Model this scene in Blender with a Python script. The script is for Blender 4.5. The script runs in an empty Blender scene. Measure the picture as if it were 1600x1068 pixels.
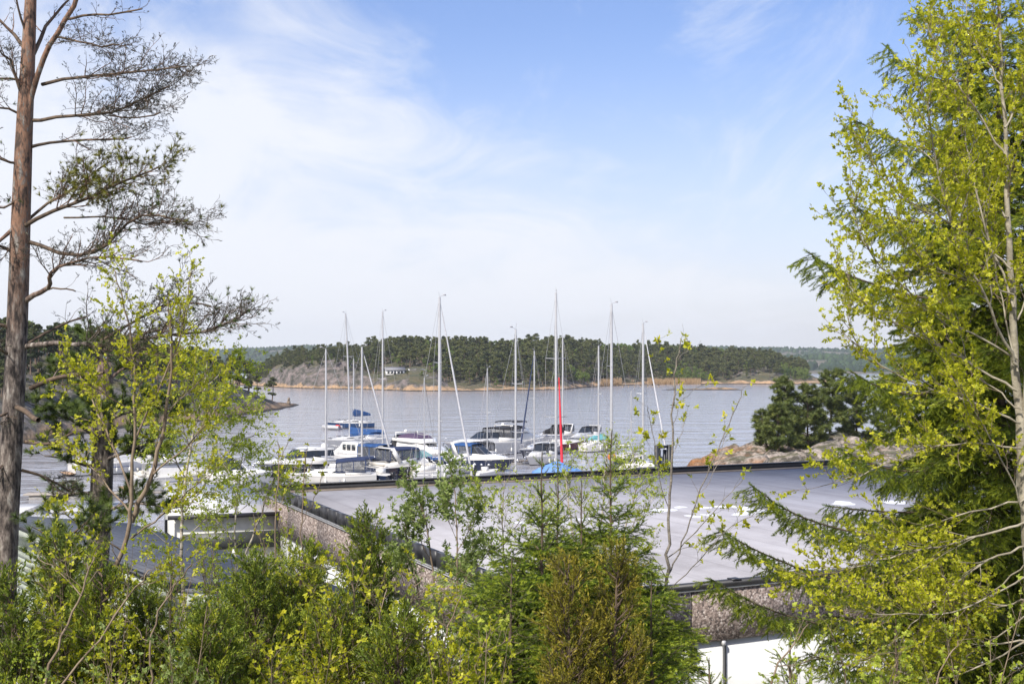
import bpy, bmesh, math, random
import numpy as np
from mathutils import Vector, Matrix

R = math.radians
S = bpy.context.scene
C = S.collection

# ------------------------------------------------------------------ camera
F, YH, EYE = 1800.0, 570.0, 12.5          # focal length in photo pixels, horizon row, eye height above the water
cd = bpy.data.cameras.new("camera")
cam = bpy.data.objects.new("camera", cd)
C.objects.link(cam)
cam.location = (0, 0, EYE)
cam.rotation_euler = (R(90), 0, 0)
cd.sensor_width = 36
cd.lens = 36 * F / 1600
cd.shift_y = (YH - 534) / 1600
cd.clip_start = .1
cd.clip_end = 20000
S.camera = cam

# ------------------------------------------------------------------ sky, sun, exposure
SUN_AZ, SUN_EL = -148, 47                 # degrees clockwise from the view direction, height
w = bpy.data.worlds.new("World")
S.world = w
w.use_nodes = True
nt = w.node_tree
N, LNK = nt.nodes, nt.links


def nd(t, nodes=None, **kw):
    n = (nodes or N).new(t)
    for k, v in kw.items():
        setattr(n, k, v)
    return n


sky = nd('ShaderNodeTexSky', sky_type='NISHITA', sun_disc=False, sun_elevation=R(SUN_EL), sun_rotation=R(SUN_AZ),
         air_density=1.0, dust_density=.9, ozone_density=2.2)
geo = nd('ShaderNodeTexCoord')
sep = nd('ShaderNodeSeparateXYZ')
LNK.new(geo.outputs['Generated'], sep.inputs[0])
# thin cloud sheet: noise over the sky plane (direction / height)
zz = nd('ShaderNodeMath', operation='MAXIMUM'); zz.inputs[1].default_value = .0
LNK.new(sep.outputs[2], zz.inputs[0])
za = nd('ShaderNodeMath', operation='ADD'); za.inputs[1].default_value = .34
LNK.new(zz.outputs[0], za.inputs[0])
dx = nd('ShaderNodeMath', operation='DIVIDE'); LNK.new(sep.outputs[0], dx.inputs[0]); LNK.new(za.outputs[0], dx.inputs[1])
dy = nd('ShaderNodeMath', operation='DIVIDE'); LNK.new(sep.outputs[1], dy.inputs[0]); LNK.new(za.outputs[0], dy.inputs[1])
cmb = nd('ShaderNodeCombineXYZ'); LNK.new(dx.outputs[0], cmb.inputs[0]); LNK.new(dy.outputs[0], cmb.inputs[1])
n1 = nd('ShaderNodeTexNoise'); n1.inputs['Scale'].default_value = 1.15; n1.inputs['Detail'].default_value = 9; n1.inputs['Roughness'].default_value = .56
n1.inputs['Distortion'].default_value = .5
LNK.new(cmb.outputs[0], n1.inputs['Vector'])
n2 = nd('ShaderNodeTexNoise'); n2.inputs['Scale'].default_value = 3.4; n2.inputs['Detail'].default_value = 8; n2.inputs['Roughness'].default_value = .62
n2.inputs['Distortion'].default_value = 1.1
LNK.new(cmb.outputs[0], n2.inputs['Vector'])
# bias: a bank of cloud low and to the left, clear blue high and to the right
bias = nd('ShaderNodeMath', operation='MULTIPLY_ADD'); bias.inputs[1].default_value = -.95; bias.inputs[2].default_value = .36
LNK.new(sep.outputs[0], bias.inputs[0])
by_ = nd('ShaderNodeMath', operation='MULTIPLY_ADD'); by_.inputs[1].default_value = -.45  # more cloud behind the camera, out of view, added as neutral fill light
LNK.new(sep.outputs[1], by_.inputs[0]); LNK.new(bias.outputs[0], by_.inputs[2])
bo_ = nd('ShaderNodeMath', operation='ADD'); bo_.inputs[1].default_value = .43
LNK.new(by_.outputs[0], bo_.inputs[0])
bz = nd('ShaderNodeMath', operation='MULTIPLY_ADD'); bz.inputs[1].default_value = -2.1
LNK.new(sep.outputs[2], bz.inputs[0]); LNK.new(bo_.outputs[0], bz.inputs[2])
m1 = nd('ShaderNodeMath', operation='MULTIPLY_ADD'); m1.inputs[1].default_value = 1.05
LNK.new(n1.outputs[0], m1.inputs[0]); LNK.new(bz.outputs[0], m1.inputs[2])
m2 = nd('ShaderNodeMath', operation='MULTIPLY_ADD'); m2.inputs[1].default_value = .75
LNK.new(n2.outputs[0], m2.inputs[0]); LNK.new(m1.outputs[0], m2.inputs[2])
cr = nd('ShaderNodeMapRange', interpolation_type='SMOOTHSTEP')
cr.inputs['From Min'].default_value = .74; cr.inputs['From Max'].default_value = 1.20; cr.inputs['To Max'].default_value = .92
LNK.new(m2.outputs[0], cr.inputs['Value'])
hs = nd('ShaderNodeHueSaturation'); hs.inputs['Saturation'].default_value = 1.25; hs.inputs['Value'].default_value = 1.0
LNK.new(sky.outputs[0], hs.inputs['Color'])
tn = nd('ShaderNodeMix', data_type='RGBA', blend_type='MULTIPLY'); tn.inputs['Factor'].default_value = 1
tn.inputs['B'].default_value = (1.27, 1.02, 1.12, 1)
LNK.new(hs.outputs[0], tn.inputs['A'])
# pale veil towards the horizon
vz = nd('ShaderNodeMapRange', interpolation_type='SMOOTHSTEP'); vz.inputs['From Min'].default_value = 0; vz.inputs['From Max'].default_value = .30
vz.inputs['To Min'].default_value = .84; vz.inputs['To Max'].default_value = .12
LNK.new(sep.outputs[2], vz.inputs['Value'])
vl = nd('ShaderNodeMix', data_type='RGBA'); LNK.new(vz.outputs[0], vl.inputs['Factor']); LNK.new(tn.outputs['Result'], vl.inputs['A'])
vl.inputs['B'].default_value = (4.6, 4.85, 5.3, 1)
mixc = nd('ShaderNodeMix', data_type='RGBA')
# faint wisps elsewhere
n3 = nd('ShaderNodeTexNoise'); n3.inputs['Scale'].default_value = 2.3; n3.inputs['Detail'].default_value = 9; n3.inputs['Roughness'].default_value = .66; n3.inputs['Distortion'].default_value = 1.6
mp3 = nd('ShaderNodeMapping'); mp3.inputs['Scale'].default_value = (1.0, .55, 1); mp3.inputs['Location'].default_value = (3.7, 1.3, 0)
LNK.new(cmb.outputs[0], mp3.inputs[0]); LNK.new(mp3.outputs[0], n3.inputs['Vector'])
ws_ = nd('ShaderNodeMapRange', interpolation_type='SMOOTHSTEP'); ws_.inputs['From Min'].default_value = .52; ws_.inputs['From Max'].default_value = .80; ws_.inputs['To Max'].default_value = .55
LNK.new(n3.outputs[0], ws_.inputs['Value'])
mxw = nd('ShaderNodeMath', operation='MAXIMUM'); LNK.new(cr.outputs[0], mxw.inputs[0]); LNK.new(ws_.outputs[0], mxw.inputs[1])
LNK.new(mxw.outputs[0], mixc.inputs['Factor'])
LNK.new(vl.outputs['Result'], mixc.inputs['A'])
mixc.inputs['B'].default_value = (5.5, 5.65, 6.05, 1)
bg = N['Background']
LNK.new(mixc.outputs['Result'], bg.inputs['Color'])
bg.inputs['Strength'].default_value = .099

sl = bpy.data.lights.new("sun", 'SUN')
sl.energy = 3.6
sl.angle = R(2.5)
sl.color = (1, .95, .87)
so = bpy.data.objects.new("sun", sl)
C.objects.link(so)
_d = Vector((math.sin(R(SUN_AZ)) * math.cos(R(SUN_EL)), math.cos(R(SUN_AZ)) * math.cos(R(SUN_EL)), math.sin(R(SUN_EL))))
so.rotation_euler = _d.to_track_quat('Z', 'Y').to_euler()
so.location = _d * 60

S.view_settings.view_transform = 'Standard'
S.view_settings.look = 'None'
S.view_settings.exposure = 0.80
S.view_settings.gamma = 1
S.render.engine = 'CYCLES'
S.cycles.max_bounces = 7
S.cycles.diffuse_bounces = 3
S.cycles.transmission_bounces = 4
S.cycles.transparent_max_bounces = 8
S.cycles.volume_bounces = 0
S.cycles.use_denoising = True

# ------------------------------------------------------------------ helpers: space
def at(u, v, d):
    """the point d metres ahead that the photo shows at pixel (u, v)"""
    return np.array(((u - 800) / F * d, d, EYE - (v - YH) / F * d))


def on(u, v, z=0.0):
    """the point of height z that the photo shows at pixel (u, v)"""
    return at(u, v, (EYE - z) * F / (v - YH))


rng = np.random.default_rng(7)
rnd = random.Random(11)


def tag(o, label=None, cat=None, group=None, kind=None):
    if label: o['label'] = label
    if cat: o['category'] = cat
    if group: o['group'] = group
    if kind: o['kind'] = kind
    return o


def empty(name, loc=(0, 0, 0), rz=0, label=None, cat=None, group=None):
    o = bpy.data.objects.new(name, None)
    o.empty_display_size = .3
    C.objects.link(o)
    o.location = loc
    o.rotation_euler = (0, 0, rz)
    return tag(o, label, cat, group)


# ------------------------------------------------------------------ helpers: materials
M = {}


def mat(name, col, rough=.6, metal=0.0, var=.12, scale=4.0, bump=0.0, bscale=30.0, spec=.5, col2=None, coat=0.0, detail=6):
    """plain surface with a little procedural variation in colour and, if asked, relief"""
    m = bpy.data.materials.new(name)
    m.use_nodes = True
    n, l = m.node_tree.nodes, m.node_tree.links
    p = n['Principled BSDF']
    p.inputs['Roughness'].default_value = rough
    p.inputs['Metallic'].default_value = metal
    p.inputs['Specular IOR Level'].default_value = spec
    p.inputs['Coat Weight'].default_value = coat
    tc = n.new('ShaderNodeTexCoord')
    nz = n.new('ShaderNodeTexNoise')
    nz.inputs['Scale'].default_value = scale
    nz.inputs['Detail'].default_value = detail
    l.new(tc.outputs['Object'], nz.inputs['Vector'])
    r = n.new('ShaderNodeValToRGB')
    c = np.array(col)
    c2 = np.array(col2) if col2 is not None else c * (1 + var)
    c1 = c if col2 is not None else c * (1 - var)
    r.color_ramp.elements[0].position = .36
    r.color_ramp.elements[1].position = .66
    r.color_ramp.elements[0].color = (*np.clip(c1, 0, 1), 1)
    r.color_ramp.elements[1].color = (*np.clip(c2, 0, 1), 1)
    l.new(nz.outputs[0], r.inputs[0])
    l.new(r.outputs[0], p.inputs['Base Color'])
    if bump:
        b = n.new('ShaderNodeBump')
        nb = n.new('ShaderNodeTexNoise')
        nb.inputs['Scale'].default_value = bscale
        nb.inputs['Detail'].default_value = 8
        l.new(tc.outputs['Object'], nb.inputs['Vector'])
        b.inputs['Strength'].default_value = bump
        b.inputs['Distance'].default_value = .05
        l.new(nb.outputs[0], b.inputs['Height'])
        l.new(b.outputs[0], p.inputs['Normal'])
    M[name] = m
    return m


def leafmat(name, c0, c1, c2, trans=.4, rough=.5, tr_boost=1.3, objvar=0.0):
    """foliage: colour runs along the per-leaf attribute «tint» (natural variation between leaves), part of the light passes through"""
    m = bpy.data.materials.new(name)
    m.use_nodes = True
    n, l = m.node_tree.nodes, m.node_tree.links
    p = n['Principled BSDF']
    p.inputs['Roughness'].default_value = rough
    p.inputs['Specular IOR Level'].default_value = .3
    a = n.new('ShaderNodeAttribute'); a.attribute_name = 'tint'
    r = n.new('ShaderNodeValToRGB')
    r.color_ramp.elements.new(.5)
    for e, c in zip(r.color_ramp.elements, (c0, c1, c2)):
        e.color = (*c, 1)
    if objvar:
        oi = n.new('ShaderNodeObjectInfo')
        mu = n.new('ShaderNodeMath'); mu.operation = 'MULTIPLY_ADD'; mu.inputs[1].default_value = objvar; mu.inputs[2].default_value = -objvar / 2
        l.new(oi.outputs['Random'], mu.inputs[0])
        ad = n.new('ShaderNodeMath'); ad.operation = 'ADD'; l.new(a.outputs['Fac'], ad.inputs[0]); l.new(mu.outputs[0], ad.inputs[1])
        l.new(ad.outputs[0], r.inputs[0])
    else:
        l.new(a.outputs['Fac'], r.inputs[0])
    l.new(r.outputs[0], p.inputs['Base Color'])
    t = n.new('ShaderNodeBsdfTranslucent')
    g = n.new('ShaderNodeMix'); g.data_type = 'RGBA'; g.blend_type = 'MULTIPLY'; g.inputs['Factor'].default_value = 1
    g.inputs['B'].default_value = (tr_boost, tr_boost * 1.02, tr_boost * .8, 1)
    l.new(r.outputs[0], g.inputs['A'])
    l.new(g.outputs['Result'], t.inputs['Color'])
    x = n.new('ShaderNodeMixShader'); x.inputs[0].default_value = trans
    l.new(p.outputs[0], x.inputs[1]); l.new(t.outputs[0], x.inputs[2])
    l.new(x.outputs[0], n['Material Output'].inputs['Surface'])
    M[name] = m
    return m


def nodes_of(name):
    m = bpy.data.materials.new(name)
    m.use_nodes = True
    M[name] = m
    return m, m.node_tree.nodes, m.node_tree.links, m.node_tree.nodes['Principled BSDF']


def ramp(n, stops):
    r = n.new('ShaderNodeValToRGB')
    els = r.color_ramp.elements
    while len(els) < len(stops): els.new(.5)
    for e, (p, c) in zip(els, stops):
        e.position = p; e.color = (*c, 1)
    return r


# ------------------------------------------------------------------ helpers: meshes
class MB:
    """collects quads / triangles in numpy blocks and links them as one mesh object"""

    def __init__(self):
        self.v, self.f, self.n, self.tint = [], [], 0, []

    def add(self, verts, faces, mi=0, tint=None):
        """faces: int array (k,3) or (k,4)"""
        verts = np.asarray(verts, float).reshape(-1, 3)
        faces = np.asarray(faces, int)
        self.v.append(verts)
        self.f.append((faces + self.n, mi, tint))
        self.n += len(verts)

    def box(self, x0, x1, y0, y1, z0, z1, mi=0):
        v = [(x, y, z) for z in (z0, z1) for y in (y0, y1) for x in (x0, x1)]
        self.add(v, [(0, 2, 3, 1), (4, 5, 7, 6), (0, 1, 5, 4), (2, 6, 7, 3), (0, 4, 6, 2), (1, 3, 7, 5)], mi)

    def hexa(self, v8, mi=0):
        """8 corners: bottom loop then top loop, both the same way round"""
        self.add(v8, [(3, 2, 1, 0), (4, 5, 6, 7), (0, 1, 5, 4), (1, 2, 6, 5), (2, 3, 7, 6), (3, 0, 4, 7)], mi)

    def beam(self, a, b, wx, wz, mi=0):
        a, b = np.array(a, float), np.array(b, float)
        t = b - a; t /= np.linalg.norm(t)
        s = np.cross(t, (0, 0, 1.0))
        s = np.array((1.0, 0, 0)) if np.linalg.norm(s) < 1e-6 else s / np.linalg.norm(s)
        u = np.cross(s, t)
        q = [(-1, -1), (1, -1), (1, 1), (-1, 1)]
        self.hexa([a + s * i * wx / 2 + u * j * wz / 2 for i, j in q] + [b + s * i * wx / 2 + u * j * wz / 2 for i, j in q], mi)

    def tube(self, pts, rad, n=6, mi=0, caps=True):
        pts = np.asarray(pts, float)
        k = len(pts)
        rad = np.broadcast_to(np.asarray(rad, float), (k,))
        t = np.empty_like(pts)
        t[1:-1] = pts[2:] - pts[:-2]
        t[0] = pts[1] - pts[0]; t[-1] = pts[-1] - pts[-2]
        t /= np.maximum(np.linalg.norm(t, axis=1), 1e-9)[:, None]
        ref = np.array((0, 0, 1.0)) if abs(t[:, 2]).mean() < .8 else np.array((.6, .8, 0))
        s = np.cross(t, ref); s /= np.maximum(np.linalg.norm(s, axis=1), 1e-9)[:, None]
        u = np.cross(s, t)
        a = np.arange(n) * 2 * math.pi / n
        ring = s[:, None] * np.cos(a)[None, :, None] + u[:, None] * np.sin(a)[None, :, None]
        v = (pts[:, None] + ring * rad[:, None, None]).reshape(-1, 3)
        i = np.arange(k - 1)[:, None] * n
        j = np.arange(n)[None]
        j2 = (j + 1) % n
        f = np.stack([i + j, i + j2, i + n + j2, i + n + j], -1).reshape(-1, 4)
        self.add(v, f, mi)
        if caps and n >= 4:
            for base in (0, (k - 1) * n):
                c = len(v)
                q = [(base + x, base + (x + 1) % n, base + n // 2) for x in range(n)]
                self.f.append((np.array([a for a in q if len(set(a)) == 3]) + self.n - c, mi, None))

    def scatter(self, tv, tf, pos, dirs, scale, mi=0, tint=None, roll=None, up=None):
        """stamp template (verts tv, faces tf; axis +X) at pos along dirs"""
        pos = np.asarray(pos, float); dirs = np.asarray(dirs, float)
        k = len(pos)
        if not k: return
        d = dirs / np.maximum(np.linalg.norm(dirs, axis=1), 1e-9)[:, None]
        ref = np.tile(np.array((0, 0, 1.0)), (k, 1))
        ref[abs(d[:, 2]) > .95] = (1, 0, 0)
        s = np.cross(ref, d); s /= np.linalg.norm(s, axis=1)[:, None]
        u = np.cross(d, s)
        if roll is not None:
            c, sn = np.cos(roll)[:, None], np.sin(roll)[:, None]
            s, u = s * c + u * sn, u * c - s * sn
        sc = np.broadcast_to(np.asarray(scale, float), (k,))
        v = (d[:, None] * tv[None, :, 0:1] + s[:, None] * tv[None, :, 1:2] + u[:, None] * tv[None, :, 2:3]) * sc[:, None, None] + pos[:, None]
        f = (tf[None] + (np.arange(k) * len(tv))[:, None, None]).reshape(-1, tf.shape[1])
        tt = None
        if tint is not None:
            tint = np.asarray(tint, float)
            tt = np.repeat(tint, len(tf)) if tint.ndim == 1 else tint.reshape(-1)
        self.add(v.reshape(-1, 3), f, mi, tt)

    def build(self, name, mats, parent=None, smooth=None, loc=None):
        me = bpy.data.meshes.new(name)
        v = np.concatenate(self.v) if self.v else np.zeros((0, 3))
        cnt = sum(len(f) for f, _, _ in self.f)
        loops = np.concatenate([f.reshape(-1) for f, _, _ in self.f])
        tot = np.concatenate([np.full(len(f), f.shape[1]) for f, _, _ in self.f])
        start = np.concatenate([[0], np.cumsum(tot)[:-1]])
        mi = np.concatenate([np.full(len(f), m) for f, m, _ in self.f])
        me.vertices.add(len(v)); me.vertices.foreach_set('co', v.reshape(-1).astype(np.float32))
        me.loops.add(len(loops)); me.loops.foreach_set('vertex_index', loops.astype(np.int32))
        me.polygons.add(cnt)
        me.polygons.foreach_set('loop_start', start.astype(np.int32))
        me.polygons.foreach_set('material_index', mi.astype(np.int32))
        if any(t is not None for _, _, t in self.f):
            at_ = me.attributes.new('tint', 'FLOAT', 'FACE')
            at_.data.foreach_set('value', np.concatenate([np.full(len(f), .5) if t is None else t for f, _, t in self.f]).astype(np.float32))
        for m in (mats if isinstance(mats, (list, tuple)) else [mats]):
            me.materials.append(M[m] if isinstance(m, str) else m)
        me.update(calc_edges=True)
        me.validate()
        if smooth is not None:
            me.polygons.foreach_set('use_smooth', np.ones(len(me.polygons), bool))
            if smooth < 180: me.set_sharp_from_angle(angle=R(smooth))
        o = bpy.data.objects.new(name, me)
        C.objects.link(o)
        if parent is not None: o.parent = parent
        if loc is not None: o.location = loc
        return o


def fbm(x, y, scale=1.0, oct=5, seed=0, rough=.5):
    """value noise, about -1..1"""
    x = np.asarray(x, float) / scale; y = np.asarray(y, float) / scale
    out = np.zeros(np.broadcast(x, y).shape); a = 1.0; tot = 0
    for o in range(oct):
        xi, yi = np.floor(x).astype(int), np.floor(y).astype(int)
        fx, fy = x - xi, y - yi
        fx = fx * fx * (3 - 2 * fx); fy = fy * fy * (3 - 2 * fy)

        def h(i, j):
            n = (i * 374761393 + j * 668265263 + (seed + o * 17) * 1442695041) & 0xffffffff
            n = ((n ^ (n >> 13)) * 1274126177) & 0xffffffff
            return ((n ^ (n >> 16)) & 0xffff) / 32767.5 - 1
        out += a * ((h(xi, yi) * (1 - fx) + h(xi + 1, yi) * fx) * (1 - fy) + (h(xi, yi + 1) * (1 - fx) + h(xi + 1, yi + 1) * fx) * fy)
        tot += a; a *= rough; x = x * 2.03 + 5.1; y = y * 2.03 + 9.7
    return out / tot


def sheet(name, X, Y, Z, m, kind='structure', smooth=180):
    """grid surface"""
    b = MB()
    a, c = X.shape
    i = np.arange(a - 1)[:, None] * c + np.arange(c - 1)[None]
    b.add(np.stack([X, Y, Z], -1), np.stack([i, i + 1, i + c + 1, i + c], -1).reshape(-1, 4))
    o = b.build(name, m, smooth=smooth)
    if kind: o['kind'] = kind
    return o


def copy_tree(o, parent=None):
    c = o.copy(); C.objects.link(c)
    if parent is not None: c.parent = parent
    for ch in list(o.children): copy_tree(ch, c)
    return c
# ------------------------------------------------------------------ materials of the setting
m, n, l, p = nodes_of('water')
p.inputs['Base Color'].default_value = (.31, .31, .335, 1)
p.inputs['Roughness'].default_value = .12
p.inputs['IOR'].default_value = 1.45
tc = n.new('ShaderNodeTexCoord')
mp = n.new('ShaderNodeMapping'); mp.inputs['Scale'].default_value = (.55, 1.5, 1); mp.inputs['Rotation'].default_value = (0, 0, .25)
l.new(tc.outputs['Object'], mp.inputs[0])
w1 = n.new('ShaderNodeTexNoise'); w1.inputs['Scale'].default_value = .22; w1.inputs['Detail'].default_value = 9; w1.inputs['Roughness'].default_value = .66
l.new(mp.outputs[0], w1.inputs['Vector'])
w2 = n.new('ShaderNodeTexNoise'); w2.inputs['Scale'].default_value = .018; w2.inputs['Detail'].default_value = 5
mp2 = n.new('ShaderNodeMapping'); mp2.inputs['Scale'].default_value = (.5, 1.2, 1)
l.new(tc.outputs['Object'], mp2.inputs[0]); l.new(mp2.outputs[0], w2.inputs['Vector'])
rg = n.new('ShaderNodeMapRange'); rg.inputs['From Min'].default_value = .38; rg.inputs['From Max'].default_value = .62
rg.inputs['To Min'].default_value = .5; rg.inputs['To Max'].default_value = 1.0
l.new(w2.outputs[0], rg.inputs[0])
w3 = n.new('ShaderNodeTexNoise'); w3.inputs['Scale'].default_value = .11; w3.inputs['Detail'].default_value = 5; w3.inputs['Roughness'].default_value = .55
mp3 = n.new('ShaderNodeMapping'); mp3.inputs['Scale'].default_value = (.55, 1.15, 1); mp3.inputs['Rotation'].default_value = (0, 0, -.12)
l.new(tc.outputs['Object'], mp3.inputs[0]); l.new(mp3.outputs[0], w3.inputs['Vector'])
b0 = n.new('ShaderNodeBump'); b0.inputs['Distance'].default_value = 1.1; l.new(w3.outputs[0], b0.inputs['Height'])
b = n.new('ShaderNodeBump'); b.inputs['Distance'].default_value = .10
l.new(b0.outputs[0], b.inputs['Normal'])
l.new(rg.outputs[0], b.inputs['Strength'])
l.new(w1.outputs[0], b.inputs['Height']); l.new(b.outputs[0], p.inputs['Normal'])


def rockmat(name, top, dark, tan, zt0, zt1, lichen=(.10, .10, .075), grow=.5, green=(.045, .065, .02), sc=.8, zvar=3.2):
    """bare coastal rock: a black weed band at the water, a tan washed band over it, grey above; soil and moss on the flats"""
    m, n, l, p = nodes_of(name)
    p.inputs['Roughness'].default_value = .85
    tc = n.new('ShaderNodeTexCoord'); ge = n.new('ShaderNodeNewGeometry')
    sx = n.new('ShaderNodeSeparateXYZ'); l.new(tc.outputs['Object'], sx.inputs[0])
    nz = n.new('ShaderNodeTexNoise'); nz.inputs['Scale'].default_value = .35 * min(1, sc * 1.4); nz.inputs['Detail'].default_value = 9; nz.inputs['Roughness'].default_value = .65
    l.new(tc.outputs['Object'], nz.inputs['Vector'])
    mp = n.new('ShaderNodeMapping'); mp.inputs['Scale'].default_value = (1., 1., 1.5)
    l.new(tc.outputs['Object'], mp.inputs[0])
    nc = n.new('ShaderNodeTexNoise'); nc.inputs['Scale'].default_value = sc; nc.inputs['Detail'].default_value = 8; nc.inputs['Roughness'].default_value = .7
    l.new(mp.outputs[0], nc.inputs['Vector'])
    r1 = ramp(n, [(.36, tuple(np.array(top) * .25)), (.45, tuple(np.array(lichen) * .8)), (.52, top), (.64, tuple(np.array(top) * 1.75))])
    l.new(nc.outputs[0], r1.inputs[0])
    # height bands, edges broken up by noise
    hz = n.new('ShaderNodeMath'); hz.operation = 'MULTIPLY_ADD'; hz.inputs[1].default_value = zvar
    l.new(nz.outputs[0], hz.inputs[0])
    sub = n.new('ShaderNodeMath'); sub.operation = 'SUBTRACT'; sub.inputs[1].default_value = zvar / 2
    l.new(sx.outputs[2], sub.inputs[0]); l.new(sub.outputs[0], hz.inputs[2])
    k1 = n.new('ShaderNodeMapRange'); k1.inputs['From Min'].default_value = zt0; k1.inputs['From Max'].default_value = zt1
    l.new(hz.outputs[0], k1.inputs[0])
    mx = n.new('ShaderNodeMix'); mx.data_type = 'RGBA'
    rt = ramp(n, [(.35, tuple(np.array(tan) * .6)), (.6, tan)])
    l.new(nc.outputs[0], rt.inputs[0])
    l.new(k1.outputs[0], mx.inputs['Factor']); l.new(rt.outputs[0], mx.inputs['A']); l.new(r1.outputs[0], mx.inputs['B'])
    k2 = n.new('ShaderNodeMapRange'); k2.inputs['From Min'].default_value = .25; k2.inputs['From Max'].default_value = .75
    hz2 = n.new('ShaderNodeMath'); hz2.operation = 'MULTIPLY_ADD'; hz2.inputs[1].default_value = .9
    sb2 = n.new('ShaderNodeMath'); sb2.operation = 'SUBTRACT'; sb2.inputs[1].default_value = .45
    l.new(sx.outputs[2], sb2.inputs[0]); l.new(nc.outputs[0], hz2.inputs[0]); l.new(sb2.outputs[0], hz2.inputs[2])
    l.new(hz2.outputs[0], k2.inputs[0])
    mx2 = n.new('ShaderNodeMix'); mx2.data_type = 'RGBA'; mx2.inputs['A'].default_value = (*dark, 1)
    l.new(k2.outputs[0], mx2.inputs['Factor']); l.new(mx.outputs['Result'], mx2.inputs['B'])
    # moss, grass and heather where the rock lies flat and high enough
    sn = n.new('ShaderNodeSeparateXYZ'); l.new(ge.outputs['Normal'], sn.inputs[0])
    a1 = n.new('ShaderNodeMath'); a1.operation = 'MULTIPLY_ADD'; a1.inputs[1].default_value = 1.6
    l.new(sn.outputs[2], a1.inputs[0])
    a2 = n.new('ShaderNodeMath'); a2.operation = 'MULTIPLY_ADD'; a2.inputs[1].default_value = 1.4; a2.inputs[2].default_value = -2.1 + grow * .6
    l.new(nz.outputs[0], a2.inputs[0]); l.new(a2.outputs[0], a1.inputs[2])
    k3 = n.new('ShaderNodeMapRange'); k3.inputs['From Min'].default_value = .15; k3.inputs['From Max'].default_value = .4
    l.new(a1.outputs[0], k3.inputs[0])
    mm = n.new('ShaderNodeMath'); mm.operation = 'MULTIPLY'; l.new(k3.outputs[0], mm.inputs[0]); l.new(k1.outputs[0], mm.inputs[1])
    rgn = ramp(n, [(.38, green), (.62, (.12, .10, .05))])
    l.new(nz.outputs[0], rgn.inputs[0])
    mx3 = n.new('ShaderNodeMix'); mx3.data_type = 'RGBA'
    l.new(mm.outputs[0], mx3.inputs['Factor']); l.new(mx2.outputs['Result'], mx3.inputs['A']); l.new(rgn.outputs[0], mx3.inputs['B'])
    l.new(mx3.outputs['Result'], p.inputs['Base Color'])
    b = n.new('ShaderNodeBump'); b.inputs['Strength'].default_value = 1.0; b.inputs['Distance'].default_value = .8 / max(sc, .3)
    l.new(nc.outputs[0], b.inputs['Height']); l.new(b.outputs[0], p.inputs['Normal'])


rockmat('island_rock', (.145, .12, .11), (.035, .028, .02), (.50, .33, .19), 1.2, 2.2, grow=.38, sc=.24, zvar=9)
rockmat('peninsula_rock', (.17, .15, .14), (.03, .025, .02), (.40, .27, .16), 1.2, 2.6, grow=.3, sc=.4, zvar=5)
rockmat('point_rock', (.31, .265, .225), (.05, .04, .03), (.42, .20, .075), .9, 2.7, lichen=(.14, .125, .09), grow=.22, zvar=4.5, green=(.10, .13, .03))
mat('ground', (.09, .075, .045), .95, col2=(.06, .085, .025), scale=.8, bump=.6, bscale=6)
mat('concrete', (.33, .32, .31), .85, var=.15, scale=.7, bump=.2, bscale=12)
mat('hill_ground', (.035, .055, .03), .95, col2=(.17, .14, .11), scale=.02)

# ------------------------------------------------------------------ water, ground, quay
b = MB()
gx = np.linspace(-2000, 2000, 9); gy = np.array([60, 500, 1000, 2000, 3000, 4000.])
X, Y = np.meshgrid(gx, gy)
sheet('water', X, Y, X * 0, 'water')
X, Y = np.meshgrid(np.linspace(-45, 45, 91), np.linspace(-8, 32, 60))
gz = np.interp(Y, [-8, 0, 6, 30, 40], [10, 9.4, 8.2, 1.25, 1.2]) + fbm(X, Y, 5, 4, 3) * .45 * np.clip((30 - Y) / 6, 0, 1)
sheet('ground', X, Y, gz, 'ground')
b = MB(); b.box(-95, 3, 24, 75, -3, 1.4); b.box(3, 46, 24, 99, -3, 1.4)
o = b.build('quay', 'concrete'); o['kind'] = 'structure'


# ------------------------------------------------------------------ far island
def u_of(x, y): return x / y * F + 800


IS_U = np.array([330, 400, 430, 480, 560, 640, 760, 880, 905, 950, 1000, 1100, 1200, 1240, 1290, 1340])
IS_V = np.array([603, 603, 605, 607, 608, 611, 611, 609, 606, 603, 601, 600, 600, 600, 600, 600])
IS_D = 22500 / (IS_V - 570.0)
CR_U = np.array([330, 395, 420, 450, 480, 520, 560, 600, 640, 700, 760, 850, 930, 1000, 1060, 1110, 1150, 1200, 1240, 1275, 1340])
CR_V = np.array([603, 590, 572, 565, 561, 557, 553, 552, 552, 552, 551, 549, 550, 551.5, 553, 556, 560, 566, 576, 590, 603]) + 2.0
ROCK = lambda u: np.interp(u, [400, 425, 545, 575, 590, 680, 700, 1140, 1160, 1215, 1240], [.5, .75, .72, .4, .33, .33, .1, .1, .4, .45, .2])


def island_z(x, y):
    u = u_of(x, y)
    ys = np.interp(u, IS_U, IS_D)
    s = y - ys + fbm(x, y, 30, 4, 5) * 7
    zc = EYE - (np.interp(u, CR_U, CR_V) - 570) / F * (ys + 150)
    wr = ROCK(u)
    t = np.clip(s / 150, 0, 1)
    z = zc * (wr * (1 - np.exp(-np.maximum(s, 0) / 9)) + (1 - wr) * t * t * (3 - 2 * t)) * 1.0 + np.clip(s, -30, 0) * .2
    ridge = 1 - np.abs(fbm(x, y, 26, 4, 61)) * 2.4
    step = fbm(x, y * .6, 17, 3, 62)
    z = z + np.clip(s / 10, 0, 1) * (fbm(x, y, 14, 5, 9) * (1.0 + 1.2 * wr) + wr * (ridge * 3.4 - 1.7 + np.tanh(step * 6) * 2.2)) + np.clip(s / 3, 0, 1) * .7
    z = z - np.clip((s - 190) / 160, 0, 1) ** 2 * 25
    return z - .35


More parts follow.
